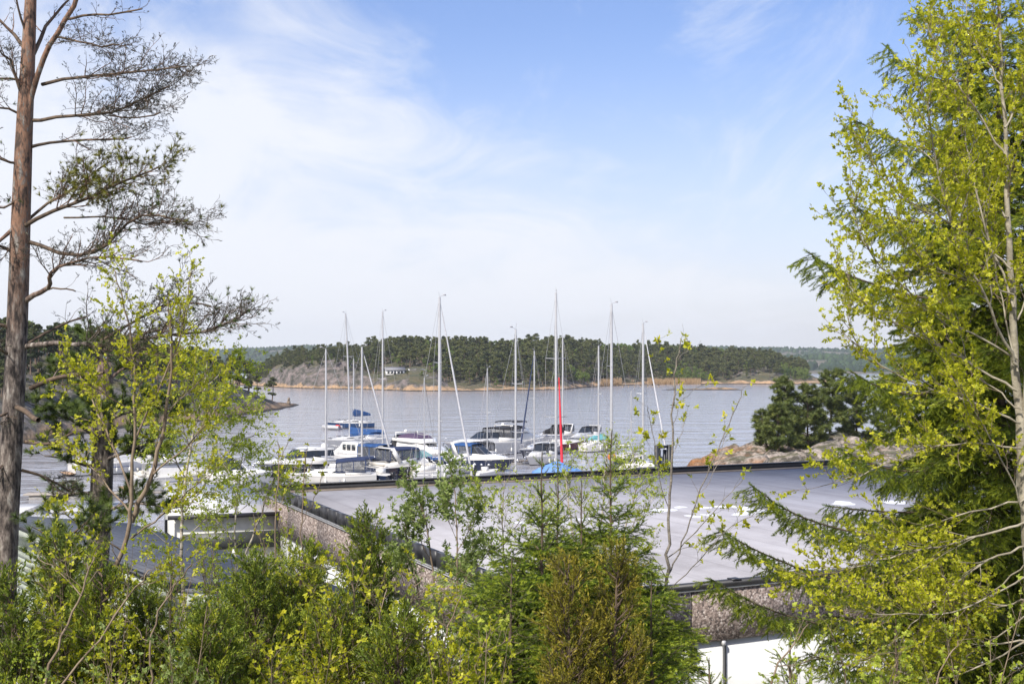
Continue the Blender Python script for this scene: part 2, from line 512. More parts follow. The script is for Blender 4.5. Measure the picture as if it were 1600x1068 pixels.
uu = np.linspace(340, 1330, 760)
ss = np.concatenate([np.linspace(-25, 70, 110), np.linspace(71.5, 330, 110)])
U, Sg = np.meshgrid(uu, ss)
Yg = np.interp(U, IS_U, IS_D) + Sg
Xg = (U - 800) / F * Yg
sheet('island_terrain', Xg, Yg, island_z(Xg, Yg), 'island_rock', smooth=28)


# ------------------------------------------------------------------ left peninsula: its shore runs away from us and ends in a low tip
def pen_edge(y):
    return np.interp(y, [100, 173, 204, 230, 258, 300, 357, 372], [-80, -77, -78, -76, -67.5, -66.5, -65, -67])


def pen_z(x, y):
    s = pen_edge(y) - x + fbm(x, y, 18, 4, 21) * 2.6
    s = np.minimum(s, (366 - y) * .9 + fbm(x, y, 9, 3, 4) * 2)
    h = np.interp(y, [100, 200, 260, 300, 325, 345, 366], [11, 14, 16.5, 15, 11.5, 6.2, 1.2])
    z = h * (1 - np.exp(-np.maximum(s, 0) / 17)) + np.clip(s, -25, 0) * .25
    return z + np.clip(s / 6, 0, 1) * fbm(x, y, 8, 5, 2) * 1.5 + np.clip(s / 2, 0, 1) * .25


X, Y = np.meshgrid(np.linspace(-175, -58, 170), np.linspace(105, 378, 300))
sheet('peninsula_terrain', X, Y, pen_z(X, Y), 'peninsula_rock', smooth=40)


# ------------------------------------------------------------------ rounded rocks of the point on the right
def point_z(x, y):
    s = np.minimum(x - np.interp(y, [100, 110, 120, 130, 140, 150, 162], [23, 20, 18.7, 19.2, 21, 27, 42]), (162 - y))
    s = np.minimum(s, y - 100) + fbm(x, y, 7, 3, 31) * 1.2
    h = np.interp(x, [18, 24, 30, 36, 50, 80], [2.1, 2.4, 2.7, 3.0, 3.4, 3.8])
    f1 = fbm(x, y, 6.5, 3, 8)
    z = h * (1 - np.exp(-np.maximum(s, 0) / 3.2)) + np.clip(s, -10, 0) * .35
    crack = np.abs(fbm(x + y * .4, y - x * .2, 4.6, 3, 17))
    z = z + np.clip(s / 2, 0, 1) * (f1 * .9 + np.minimum(crack * 4.5, 1) * 1.25 - .95 + np.tanh(fbm(x * .8, y, 3.2, 3, 63) * 5) * .4 + fbm(x, y, 1.6, 3, 6) * .28)
    return z


X, Y = np.meshgrid(np.linspace(14, 85, 260), np.linspace(92, 165, 240))
sheet('rocky_point', X, Y, point_z(X, Y), 'point_rock', smooth=35)

# low skerry in front of the far shore
X, Y = np.meshgrid(np.linspace(62, 122, 120), np.linspace(560, 600, 40))
zz_ = 1.5 * np.exp(-((X - 105) / 9) ** 2 - ((Y - 580) / 7) ** 2) * (1 + fbm(X, Y, 5, 4, 2) * .9) + .8 * np.exp(-((X - 88) / 16) ** 2 - ((Y - 578) / 5) ** 2) * (1 + fbm(X, Y, 4, 3, 7)) - .45
sheet('skerry', X, Y, zz_, 'island_rock', smooth=40)


# ------------------------------------------------------------------ hills on the horizon
def hill_z(x, y):
    u = u_of(x, y)
    c1 = np.interp(u, [100, 340, 400, 480, 560, 900, 1000, 1100, 1180, 1280, 1400, 1700],
                   [545, 546, 543, 540, 540, 545, 542, 540.5, 541.5, 543, 541, 546])
    z1 = (EYE - (c1 - 570) / F * 3100) * np.exp(-((y - 3100) / 430) ** 2)
    c2 = np.interp(u, [0, 330, 420, 470, 800, 1050, 1200, 1270, 1500], [562, 560, 564, 572, 575, 572, 560, 553, 556])
    z2 = (EYE - (c2 - 570) / F * 1900) * np.exp(-((y - 1900) / 210) ** 2)
    return np.maximum(z1, z2) * (1 + .10 * fbm(x, y, 260, 4, 12)) + fbm(x, y, 90, 3, 5) * 2 - 9


X, Y = np.meshgrid(np.linspace(-1900, 1900, 260), np.linspace(1450, 3600, 110))
sheet('far_hills', X, Y, hill_z(X, Y), 'hill_ground')

# ------------------------------------------------------------------ trees seen from far away
leafmat('pine_far', (.024, .036, .016), (.055, .070, .024), (.12, .13, .042), trans=.12, rough=.7, objvar=.75)
leafmat('leafy_far', (.06, .10, .02), (.11, .17, .034), (.18, .23, .05), trans=.25, rough=.7, objvar=.7)
leafmat('hill_wood', (.02, .035, .02), (.035, .055, .03), (.05, .08, .035), trans=.0, rough=.9)
mat('bark_far', (.13, .085, .06), .9, col2=(.07, .055, .045), scale=2)
QUAD_V = np.array([(-.5, -.5, 0), (.5, -.5, 0), (.5, .5, 0), (-.5, .5, 0)], float)
KITE_V = np.array([(0, 0, 0), (.45, -.30, .05), (1, 0, 0), (.45, .30, .05)], float)
QUAD_F = np.array([(0, 1, 2, 3)])


def rdir(k, r=None):
    v = (r or rng).normal(size=(k, 3))
    return v / np.linalg.norm(v, axis=1)[:, None]


def far_tree_blocks(seed, kind, dense=1.0):
    """unit-height tree: (trunk MB, crown MB)"""
    r = np.random.default_rng(seed)
    tr, cr_ = MB(), MB()
    bend = r.normal(0, .03, 2)
    zt = np.linspace(0, .95, 6)
    tr.tube(np.stack([bend[0] * np.sin(zt * 3), bend[1] * np.sin(zt * 2.4), zt], -1), np.linspace(.022, .006, 6), 5)
    if kind == 'pine':
        nc = r.integers(11, 16)
        lo = r.uniform(.22, .42)
        cz = np.sort(r.uniform(lo, .96, nc)); wz = np.interp(cz, [lo, .5, .75, .97], [.15, .22, .18, .03]) * r.uniform(.8, 1.25)
        per, size, fl = int(64 * dense), .062, .55
    elif kind == 'fir':
        nc = 16; lo = .08
        cz = np.linspace(lo, .96, nc); wz = np.interp(cz, [lo, 1.], [.2, .015])
        per, size, fl = int(44 * dense), .055, .35
    else:
        nc = r.integers(12, 17); lo = .2
        cz = r.uniform(lo, .9, nc); wz = np.interp(cz, [lo, .5, .9], [.2, .27, .1])
        per, size, fl = int(60 * dense), .058, .9
    for z, wd in zip(cz, wz):
        a = r.uniform(0, 2 * math.pi); rr = wd * r.uniform(.25, 1)
        c = np.array((math.cos(a) * rr, math.sin(a) * rr, z))
        if rr > .08:
            tr.tube([(0, 0, max(z - .06, .05)), c * .6 + np.array((0, 0, z)) * .4, c], [.008, .006, .003], 3)
        sz = r.uniform(.07, .125) * (.75 if z > .88 else 1)
        d = rdir(per, r) * (r.uniform(0, 1, per)[:, None] ** .4)
        pos = c + d * np.array((sz, sz, sz * fl))
        nrm = rdir(per, r)
        cr_.scatter(KITE_V - (.5, 0, 0), QUAD_F, pos, nrm, size * r.uniform(.6, 1.35, per), 0, np.clip(r.normal(.5, .16) + r.normal(0, .18, per), 0, 1), r.uniform(0, 6.28, per))
    return tr, cr_


FAR = {}
for kind, mt, cnt in (('pine', 'pine_far', 6), ('leafy', 'leafy_far', 3), ('fir', 'pine_far', 2)):
    for i in range(cnt):
        tr, c_ = far_tree_blocks(100 + i + len(kind) * 7, kind)
        b = MB()
        # one mesh, two materials
        b.v = tr.v + c_.v
        nv = tr.n
        b.f = [(f, 0, None) for f, _, _ in tr.f] + [(f + nv, 1, t) for f, _, t in c_.f]
        b.n = tr.n + c_.n
        FAR.setdefault(kind, []).append((b, mt))
MESHES = {}


def far_mesh(kind, i):
    key = (kind, i)
    if key not in MESHES:
        b, mt = FAR[kind][i]
        o = b.build(kind + '_tree', ['bark_far', mt])
        MESHES[key] = o.data
        bpy.data.objects.remove(o)
    return MESHES[key]


def plant_far(kind, i, loc, h, wide, label, group, cat='tree'):
    name = {'pine': 'pine_tree', 'leafy': 'broadleaf_tree', 'fir': 'spruce_tree'}[kind]
    o = bpy.data.objects.new(name, far_mesh(kind, i % len(FAR[kind])))
    C.objects.link(o)
    o.location = loc
    o.scale = (h * wide, h * wide, h)
    o.rotation_euler = (0, 0, rnd.uniform(0, 6.28))
    return tag(o, label, cat, group)


# the island wood: the 290 trees that show largest stand alone, the rest is one wood
cand = []
r_ = np.random.default_rng(5)
for k in range(7000):
    u = r_.uniform(392, 1262); s = r_.uniform(6, 185) ** 1.0
    ys = float(np.interp(u, IS_U, IS_D)); y = ys + s; x = (u - 800) / F * y
    z = float(island_z(np.array(x), np.array(y)))
    if z < 1.6: continue
    rock = float(ROCK(u))
    if rock > .35 and u < 575 and s < (50 if u < 505 else 24) + 18 * math.sin(u * .05):
        if r_.uniform() > .2 or s < 10: continue
    if 575 <= u < 690 and s < 38 and (s < 24 or r_.uniform() > .15): continue
    if 596 < u < 672 and s < 62 : continue
    if 1150 < u < 1240 and s < 30 and r_.uniform() > .1: continue
    if 690 <= u < 900 and s < 15 + 6 * math.sin(u * .11): continue
    nzv = float(fbm(np.array(x), np.array(y), 40, 2, 44))
    leafy = nzv > .33 or (u > 930 and s < 70 and nzv > .1) or r_.uniform() < .04
    h = r_.uniform(6.2, 12.5) if not leafy else r_.uniform(6, 9)
    if u < 575: h *= .72
    if s < 28: h *= .85
    cand.append((x, y, z, h, leafy, u, s))
# thin to a spacing
keep = []
cell = {}
for c_ in cand:
    q = (int(c_[0] // 4.2), int(c_[1] // 5.5))
    if q in cell: continue
    cell[q] = 1; keep.append(c_)
# visible ones: crest line and front ranks
keep.sort(key=lambda c: c[1] - 60 * (c[6] < 60))
front = [c for c in keep if c[6] < 60]
crest = [c for c in keep if 110 < c[6] < 160]
rnd.shuffle(crest); rnd.shuffle(front)
alone = front[:105] + crest[:45]
ids = {id(c) for c in alone}
wood = [c for c in keep if id(c) not in ids]
for c_ in alone:
    kind = 'leafy' if c_[4] else ('fir' if rnd.random() < .15 else 'pine')
    lab = {'pine': 'dark green pine in the wood covering the far island', 'fir': 'pointed dark spruce in the wood covering the far island',
           'leafy': 'fresh green broadleaf tree among the pines of the far island'}[kind]
    plant_far(kind, rnd.randrange(6), (c_[0], c_[1], c_[2] - .3), c_[3], rnd.uniform(.85, 1.3), lab,
              {'pine': 'pines on the far island', 'fir': 'spruces on the far island', 'leafy': 'broadleaf trees on the far island'}[kind])
b = MB()
for c_ in wood:
    kind = 'leafy' if c_[4] else 'pine'
    src, _ = FAR[kind][rnd.randrange(len(FAR[kind]))]
    a = rnd.uniform(0, 6.28); ca, sa = math.cos(a), math.sin(a); wd = rnd.uniform(.85, 1.3) * c_[3]
    v = np.concatenate(src.v)
    v2 = np.stack([(v[:, 0] * ca - v[:, 1] * sa) * wd + c_[0], (v[:, 0] * sa + v[:, 1] * ca) * wd + c_[1], v[:, 2] * c_[3] + c_[2] - .3], -1)
    base = b.n; ofs = rnd.uniform(-.36, .36)
    b.v.append(v2); b.n += len(v2)
    for f, mi, t in src.f:
        b.f.append((f + base, mi if mi == 0 else (2 if kind == 'leafy' else 1), None if t is None else np.clip(t + ofs, 0, 1)))
o = b.build('island_wood', ['bark_far', 'pine_far', 'leafy_far'])
tag(o, 'dense pine wood filling the hillside of the far island', 'wood', kind='stuff')

# hillside woods on the horizon: bumps of tree size
b = MB()
k = 15000
hu = r_.uniform(60, 1650, k); hy = np.where(r_.uniform(size=k) < .4, r_.uniform(1700, 2000, k), r_.uniform(2500, 3250, k))
hx = (hu - 800) / F * hy
hz_ = hill_z(hx, hy)
ok = (hz_ > -1) & (fbm(hx, hy, 120, 3, 77) > -.42)
hx, hy, hz_ = hx[ok], hy[ok], hz_[ok]
bl = np.array([(-.5, -.5, 0), (.5, -.5, 0), (.5, .5, 0), (-.5, .5, 0), (-.42, -.42, .55), (.42, -.42, .55), (.42, .42, .55), (-.42, .42, .55), (.05, -.03, 1)], float)
blf = np.array([(0, 1, 5, 4), (1, 2, 6, 5), (2, 3, 7, 6), (3, 0, 4, 7)])
blt = np.array([(4, 5, 8), (5, 6, 8), (6, 7, 8), (7, 4, 8)])
a = r_.uniform(0, 6.28, len(hx)); sz = r_.uniform(6, 11, len(hx)); hh = r_.uniform(6, 12, len(hx))
ca, sa = np.cos(a)[:, None], np.sin(a)[:, None]
vx = (bl[None, :, 0] * ca - bl[None, :, 1] * sa) * sz[:, None] + hx[:, None]
vy = (bl[None, :, 0] * sa + bl[None, :, 1] * ca) * sz[:, None] + hy[:, None]
vz = bl[None, :, 2] * hh[:, None] + hz_[:, None]
V = np.stack([vx, vy, vz], -1).reshape(-1, 3)
offs = (np.arange(len(hx)) * 9)[:, None, None]
tn = r_.uniform(0, 1, len(hx))
b.v.append(V); b.n = len(V)
b.f.append(((blf[None] + offs).reshape(-1, 4), 0, np.repeat(tn, 4)))
b.f.append(((blt[None] + offs).reshape(-1, 3), 0, np.repeat(tn, 4)))
o = b.build('distant_wood', 'hill_wood')
tag(o, 'blue green forest covering the distant hills on the horizon', 'wood', kind='stuff')

# low brush and stunted pines in the cracks of the bare rock
for k in range(110):
    u = r_.uniform(405, 690); s_ = r_.uniform(8, 70)
    ys = float(np.interp(u, IS_U, IS_D)); y = ys + s_; x = (u - 800) / F * y
    if 596 < u < 672 and s_ > 20: continue
    kind = 'leafy' if r_.uniform() < .3 else 'pine'
    plant_far(kind, rnd.randrange(6), (x, y, float(island_z(np.array(x), np.array(y))) - .4), r_.uniform(2.2, 4.6), rnd.uniform(1.1, 1.7),
              'small stunted tree in a crack of the bare island rock', 'stunted trees on the island rock')

# peninsula pines
pk = 0
cell = {}
for k in range(900):
    y = r_.uniform(190, 352); s = r_.uniform(5, 58); x = float(pen_edge(y)) - s
    if u_of(x, y) < -60: continue
    q = (int(x // 4.2), int(y // 6.0))
    if q in cell: continue
    if s < 10 + 4 * math.sin(y * .3) and r_.uniform() > .12: continue
    if y > 318 and s < 22 and r_.uniform() > .2: continue
    z = float(pen_z(np.array(x), np.array(y)))
    if z < 2.5: continue
    cell[q] = 1
    leafy = r_.uniform() < .12
    kind = 'leafy' if leafy else 'pine'
    h = r_.uniform(6, 9) * (.8 if y > 320 else 1)
    plant_far(kind, rnd.randrange(6), (x, y, z - .3), h, rnd.uniform(.9, 1.35),
              'light green broadleaf tree on the rocky headland at left' if leafy else 'dark pine among those covering the rocky headland at left',
              'broadleaf trees on the headland' if leafy else 'pines on the headland')
    pk += 1
for (u, v, d, h, lab) in ((425, 611, 340, 7.4, 'lone dark pine standing by the bare tip of the headland'),
                          (388, 606, 322, 8.6, 'broad dark pine on the slope just inland of the lone tip pine'), (374, 600, 315, 9.4, 'tall dark pine behind the broad one on the headland slope'),
                          (402, 609, 330, 6.6, 'low dark pine between the broad pine and the lone tip pine'), (360, 596, 308, 9.0, 'dark pine on the headland crest above the small white motorboat')):
    p_ = at(u, v, d)
    plant_far('pine', 3, (p_[0], p_[1], float(pen_z(p_[0], p_[1])) - .2), h, 1.25, lab, None)
# pale mooring post on the tip and posts of an old jetty off the island
mat('old_wood', (.20, .16, .12), .9, scale=6)
p_ = at(451, 624, 349)
b = MB(); zb = float(pen_z(p_[0], p_[1])); b.box(p_[0] - .5, p_[0] + .5, 348.6, 349.4, zb - .3, zb + .9); b.box(p_[0] - .25, p_[0] + .35, 348.7, 349.3, zb + .9, zb + 1.9)
tag(b.build('stone_cairn', 'old_wood'), 'small dark cairn at the bare tip of the headland', 'cairn')
for u in (973, 992, 1012, 1020):
    p_ = on(u, 604.5)
    b = MB(); b.tube([(p_[0], p_[1], -1), (p_[0], p_[1], 1.6)], .35, 6); b.tube([(p_[0] + 3.2, p_[1], -1), (p_[0] + 3.2, p_[1], 1.7)], .35, 6)
    b.box(p_[0] - .6, p_[0] + 3.8, p_[1] - .5, p_[1] + .5, 1.2, 1.7)
    tag(b.build('mooring_dolphin', 'old_wood'), 'small dark wooden mooring dolphin off the reedy far shore', 'mooring post', 'mooring dolphins off the far shore')

# pale reeds along the bay of the far shore
leafmat('reeds', (.30, .20, .11), (.42, .29, .17), (.5, .36, .22), trans=.2)
b = MB()
k = 5000
ru = np.where(r_.uniform(size=k) < .35, r_.uniform(935, 972, k), r_.uniform(1012, 1095, k))
rs = r_.uniform(-3, 9, k)
ry = np.interp(ru, IS_U, IS_D) + rs; rx = (ru - 800) / F * ry
b.scatter(np.array([(0, -.05, 0), (0, .05, 0), (1, 0, 0)]), np.array([(0, 1, 2)]), np.stack([rx, ry, np.maximum(island_z(rx, ry), 0) - .1], -1),
          np.tile((0, 0, 1.), (k, 1)) + r_.normal(0, .08, (k, 3)), r_.uniform(2.2, 3.6, k), 0, r_.uniform(0, 1, k), r_.uniform(0, 6.28, k))
tag(b.build('reed_bed', 'reeds'), 'pale straw coloured reeds along the far shore', 'reeds', kind='stuff')

# ------------------------------------------------------------------ cottage and shelter on the island
mat('white_paint', (.78, .77, .75), .5, var=.05, scale=3)
mat('roof_grey', (.22, .22, .23), .7, scale=3)
mat('dark_glass', (.03, .035, .04), .12, var=.2)


def cottage(u0, u1, vb, d, depth, h, name, label, open_=False):
    a = at(u0, vb, d); c = at(u1, vb, d)
    wd = c[0] - a[0]
    zb = float(island_z((a[0] + c[0]) / 2, d + 2)) - .6
    zb = min(zb, a[2])
    root = empty(name, ((a[0] + c[0]) / 2, d, zb), .18, label, 'cottage' if not open_ else 'shelter')
    hh = a[2] - zb + h
    b = MB()
    if open_:
        for sx in (-1, 1):
            for sy in (0, 1): b.box(sx * wd / 2 - .12, sx * wd / 2 + .12, sy * depth - .12, sy * depth + .12, 0, hh)
        b.build('post', 'white_paint', root)
    else:
        b.box(-wd / 2, wd / 2, 0, depth, 0, hh)
        b.add([(-wd / 2, 0, hh), (-wd / 2, depth, hh), (-wd / 2, depth / 2, hh + 1.3), (wd / 2, 0, hh), (wd / 2, depth, hh), (wd / 2, depth / 2, hh + 1.3)], [(0, 2, 1), (3, 4, 5)])
        b.build('wall', 'white_paint', root)
        for x0, x1, z0 in ((-wd * .42, -wd * .3, .9), (-wd * .25, -wd * .12, .9), (-wd * .07, wd * .04, .3), (wd * .12, wd * .25, .9), (wd * .3, wd * .42, .9)):
            g = MB(); zt = hh - h
            g.box(x0, x1, -.06, -.003, zt + z0, zt + 2.2)
            g.build('window', 'dark_glass', root)
    b = MB()
    e = .5
    rh = 1.3 if not open_ else .6
    for s in (0, 1):
        y0 = -e if s == 0 else depth + e
        b.hexa([(-wd / 2 - e, y0, hh - .1), (wd / 2 + e, y0, hh - .1), (wd / 2 + e, depth / 2, hh + rh + .02), (-wd / 2 - e, depth / 2, hh + rh + .02),
                (-wd / 2 - e, y0, hh + .06), (wd / 2 + e, y0, hh + .06), (wd / 2 + e, depth / 2, hh + rh + .2), (-wd / 2 - e, depth / 2, hh + rh + .2)])
    b.build('roof', 'roof_grey' if not open_ else 'white_paint', root)


cottage(603, 632, 586, 585, 5, 2.7, 'cottage', 'small white cottage with dark windows on the island rock')
cottage(640, 664, 585, 590, 5, 2.1, 'garden_shelter', 'low open shelter with a pale roof beside the white cottage', True)
# ------------------------------------------------------------------ the large flat-roofed building
m, n, l, p = nodes_of('aggregate')
p.inputs['Roughness'].default_value = .9
tc = n.new('ShaderNodeTexCoord')
vo = n.new('ShaderNodeTexVoronoi'); vo.inputs['Scale'].default_value = 17
l.new(tc.outputs['Object'], vo.inputs['Vector'])
sp = n.new('ShaderNodeSeparateColor'); l.new(vo.outputs['Color'], sp.inputs[0])
r = ramp(n, [(0, (.075, .06, .055)), (.3, (.19, .145, .125)), (.6, (.29, .23, .20)), (.85, (.36, .30, .27)), (1, (.52, .46, .42))])
l.new(sp.outputs[0], r.inputs[0])
ds = ramp(n, [(0, (1, 1, 1)), (.6, (.75, .75, .75)), (.85, (.3, .3, .3))])
l.new(vo.outputs['Distance'], ds.inputs[0])
mx = n.new('ShaderNodeMix'); mx.data_type = 'RGBA'; mx.blend_type = 'MULTIPLY'; mx.inputs['Factor'].default_value = .8
l.new(r.outputs[0], mx.inputs['A']); l.new(ds.outputs[0], mx.inputs['B'])
l.new(mx.outputs['Result'], p.inputs['Base Color'])
b = n.new('ShaderNodeBump'); b.invert = True; b.inputs['Strength'].default_value = .7; b.inputs['Distance'].default_value = .02
l.new(vo.outputs['Distance'], b.inputs['Height']); l.new(b.outputs[0], p.inputs['Normal'])

m, n, l, p = nodes_of('roof_membrane')
p.inputs['Roughness'].default_value = .85
p.inputs['Specular IOR Level'].default_value = .25
tc = n.new('ShaderNodeTexCoord')
nz = n.new('ShaderNodeTexNoise'); nz.inputs['Scale'].default_value = .16; nz.inputs['Detail'].default_value = 11; nz.inputs['Roughness'].default_value = .7
l.new(tc.outputs['Object'], nz.inputs['Vector'])
r = ramp(n, [(.36, (.25, .245, .265)), (.47, (.31, .305, .33)), (.58, (.35, .345, .37)), (.68, (.29, .285, .30))])
l.new(nz.outputs[0], r.inputs[0])
wv = n.new('ShaderNodeTexWave'); wv.wave_type = 'BANDS'; wv.bands_direction = 'X'; wv.inputs['Scale'].default_value = .155; wv.inputs['Distortion'].default_value = .12
l.new(tc.outputs['Object'], wv.inputs['Vector'])
rw = ramp(n, [(0, (.88, .88, .88)), (.018, (1, 1, 1)), (1, (1, 1, 1))])
l.new(wv.outputs[0], rw.inputs[0])
ns = n.new('ShaderNodeTexNoise'); ns.inputs['Scale'].default_value = 1.1; ns.inputs['Detail'].default_value = 6
mp = n.new('ShaderNodeMapping'); mp.inputs['Scale'].default_value = (1, .08, 1); l.new(tc.outputs['Object'], mp.inputs[0]); l.new(mp.outputs[0], ns.inputs['Vector'])
rs = ramp(n, [(.33, (.86, .85, .84)), (.55, (1, 1, 1))]); l.new(ns.outputs[0], rs.inputs[0])
m1 = n.new('ShaderNodeMix'); m1.data_type = 'RGBA'; m1.blend_type = 'MULTIPLY'; m1.inputs['Factor'].default_value = 1
l.new(r.outputs[0], m1.inputs['A']); l.new(rw.outputs[0], m1.inputs['B'])
m2 = n.new('ShaderNodeMix'); m2.data_type = 'RGBA'; m2.blend_type = 'MULTIPLY'; m2.inputs['Factor'].default_value = 1
l.new(m1.outputs['Result'], m2.inputs['A']); l.new(rs.outputs[0], m2.inputs['B'])
l.new(m2.outputs['Result'], p.inputs['Base Color'])
mat('black_trim', (.022, .022, .025), .45, var=.3, scale=2)
mat('black_panel', (.018, .018, .021), .38, var=.3, scale=2)
mat('light_trim', (.42, .42, .43), .5)
mat('white_wall', (.56, .57, .56), .7, var=.06, scale=1.2)
mat('mottled_brown', (.11, .085, .065), .85, col2=(.17, .14, .11), scale=2)
mat('pale_patch', (.70, .70, .71), .45, var=.1, scale=1.5)
mat('pipe_white', (.5, .5, .5), .4)
mat('vent_black', (.01, .01, .01), .4)

A_ = np.array((.25, 30.0)); B_ = np.array((-12.2, 56.4)); eL = (B_ - A_) / np.linalg.norm(B_ - A_); eR = np.array((eL[1], -eL[0]))
LLEN = np.linalg.norm(B_ - A_); RLEN = 37.0
ROOF = 6.3
ang = math.atan2(eR[1], eR[0])
hall = empty('warehouse', (A_[0], A_[1], 1.4), ang, 'large low building with a grey flat roof and pebble dash walls', 'building')
# local frame: x along the front, y along the left side, origin at the near corner
rz_ = ROOF - 1.4
b = MB()
b.box(.12, RLEN - .12, .12, LLEN - .12, rz_ - .3, rz_); b.build('roof', 'roof_membrane', hall)
b = MB()
W = .12
b.box(.1, RLEN - .1, .1, .35, 0, rz_ - 1.62); b.box(.1, .35, .35, LLEN - .1, 0, rz_ - 1.62); b.box(RLEN - .35, RLEN - .1, .35, LLEN - .1, 0, rz_ - 1.62); b.box(.35, RLEN - .35, LLEN - .35, LLEN - .1, 0, rz_ - 1.62)
b.build('wall', 'white_wall', hall)
# pebble dash slabs, one part for each side, real joints between them
nfr = 7; w_ = RLEN / nfr
for (k0, nn, length) in (('front', nfr, RLEN), ('side', 6, LLEN)):
    b = MB()
    st = length / nn
    for i in range(nn):
        a0, a1 = i * st + (.02 if i or k0 == 'front' else .26), (i + 1) * st - .02
        if k0 == 'front': b.box(a0, a1, 0, .22, rz_ - 1.6, rz_ - .14)
        else: b.box(0, .22, max(a0, .24), a1, rz_ - 1.6, rz_ - .14)
    b.build('pebble_cladding', 'aggregate', hall)
    b = MB()
    for i in range(1, nn):
        if k0 == 'front': b.box(i * st - .02, i * st + .02, .02, .2, rz_ - 1.6, rz_ - .14)
        else: b.box(.02, .2, i * st - .02, i * st + .02, rz_ - 1.6, rz_ - .14)
    b.build('joint_strip', 'black_trim', hall)
# flashing: pale drip strip then black cap
b = MB(); b.box(-.05, RLEN + .05, -.05, .2, rz_ - .135, rz_ - .085); b.box(-.05, .2, .2, LLEN + .05, rz_ - .135, rz_ - .085); b.build('drip_strip', 'light_trim', hall)
b = MB(); b.box(-.06, RLEN + .06, -.07, .16, rz_ - .08, rz_ + .085); b.build('edge_cap', 'black_trim', hall)
for i in range(13):
    b = MB(); b.box(1.1 + i * 2.76, 1.1 + i * 2.76 + .3, -.09, .19, rz_ + .088, rz_ + .115); b.build('cap_bracket', 'black_trim', hall)
b = MB(); b.box(-.07, RLEN + .07, LLEN - .16, LLEN + .08, rz_ - .08, rz_ + .27); b.box(-.1, RLEN + .1, LLEN - .22, LLEN + .12, rz_ + .271, rz_ + .31); b.build('rear_parapet', 'black_trim', hall)
b = MB(); b.box(.3, RLEN - .3, LLEN - 1.0, LLEN - .22, rz_ + .004, rz_ + .03); b.build('brown_strip', 'mottled_brown', hall)  # mottled brown strip along the foot of the rear parapet
b = MB(); b.box(RLEN - .16, RLEN + .08, -.05, LLEN - .2, rz_ - .08, rz_ + .12); b.build('edge_cap', 'black_trim', hall)
npan = 25; st = LLEN / npan
b = MB(); b.box(-.06, .17, .2, LLEN - .2, rz_ - .08, rz_ + .03); b.build('edge_cap', 'light_trim', hall)
for i in range(npan):
    b = MB(); b.box(-.10, .05, i * st + .03, (i + 1) * st - .02, rz_ + .034, rz_ + .50)
    b.build('guard_panel', 'black_panel', hall)
# off-white rounded patches laid flat on the roof


def to_local(pt):
    q = np.array((pt[0], pt[1])) - A_
    return q @ eR, q @ eL


b_rng = np.random.default_rng(3)
for (u, v, wpx, hpx) in ((1035, 797, 40, 7), (1085, 806.5, 27, 5), (1110, 804.5, 28, 4), (1063, 792, 18, 4), (1142, 791.5, 54, 5), (1100, 793, 26, 4), (1180, 798, 62, 8), (1158, 803, 34, 5),
                         (1318, 786, 40, 7), (1395, 784, 48, 6), (1498, 783, 60, 7), (1210, 790, 26, 4), (850, 816, 70, 9), (905, 811, 38, 5)):
    c = on(u, v, ROOF); lx, ly = to_local(c)
    d = c[1]
    rx = wpx / F * d / 2; ry = .85 * hpx / F * d * d / (EYE - ROOF) / 2
    th = np.linspace(0, 2 * math.pi, 28, endpoint=False)
    rad = 1 + .22 * np.sin(2 * th + b_rng.uniform(0, 6)) + .13 * np.sin(3 * th + b_rng.uniform(0, 6)) + .07 * np.sin(7 * th + b_rng.uniform(0, 6))
    # ellipse axes are the view's, bring them into the building's frame
    wx, wy = np.cos(th) * rx * rad, np.sin(th) * ry * rad
    px, py = wx * eR[0] + wy * eR[1] + lx, wx * eL[0] + wy * eL[1] + ly
    b = MB()
    z = rz_ + .005
    b.add(np.concatenate([[(lx, ly, z)], np.stack([px, py, np.full(28, z)], -1)]), [(0, 1 + i, 1 + (i + 1) % 28) for i in range(28)])
    b.build('roof_patch', 'pale_patch', hall)
# vent and downpipe on the front
fx = lambda u: (lambda t: t)(((u - 800) / F * A_[1] - A_[0]) / (eR[0] - (u - 800) / F * eR[1]))
xv = fx(1083)
b = MB()
th = np.linspace(0, 2 * math.pi, 20, endpoint=False)
yv = .06
b.tube([(xv, .1, rz_ - 1.62 - .22), (xv, -.02, rz_ - 1.62 - .22)], .15, 18)
b.build('vent', 'vent_black', hall)
xp = fx(1131)
b = MB(); b.tube([(xp, .02, rz_ - 1.72), (xp, .02, 0)], .026, 8); b.box(xp - .05, xp + .05, -.04, .09, rz_ - 1.74, rz_ - 1.62); b.build('downpipe', 'pipe_white', hall)
b = MB(); b.tube([(xp + .09, .05, rz_ - 1.62), (xp + .09, .05, 0)], .02, 6); b.build('cable', 'vent_black', hall)

# ------------------------------------------------------------------ lower wing with a pale flat roof, left of the hall
mat('pale_roof', (.50, .50, .51), .6, var=.08, scale=.6)
mat('pale_wall', (.55, .55, .50), .75, var=.06)
mat('dark_band', (.05, .055, .05), .5)
wing = empty('low_wing', (-12.6, 53, 1.4), 0, 'low building with pale flat roof and black gutter left of the large hall', 'building')


def wl(x, y, z): return (x + 12.6, y - 53, z - 1.4)


cor = [(-10.6, 53.6), (-15.3, 52.0), (-20.0, 66.0), (-15.6, 66.4)]
zt = 5.65


def prism(b, poly, z0, z1, f=wl, mi=0):
    b.hexa([f(x, y, z0) for x, y in poly] + [f(x, y, z1) for x, y in poly], mi)


b = MB(); prism(b, cor, zt - .12, zt); b.build('roof', 'pale_roof', wing)


def inset(poly, k):
    c = np.mean(poly, axis=0); return [tuple(c + (np.array(q) - c) * k) for q in poly]


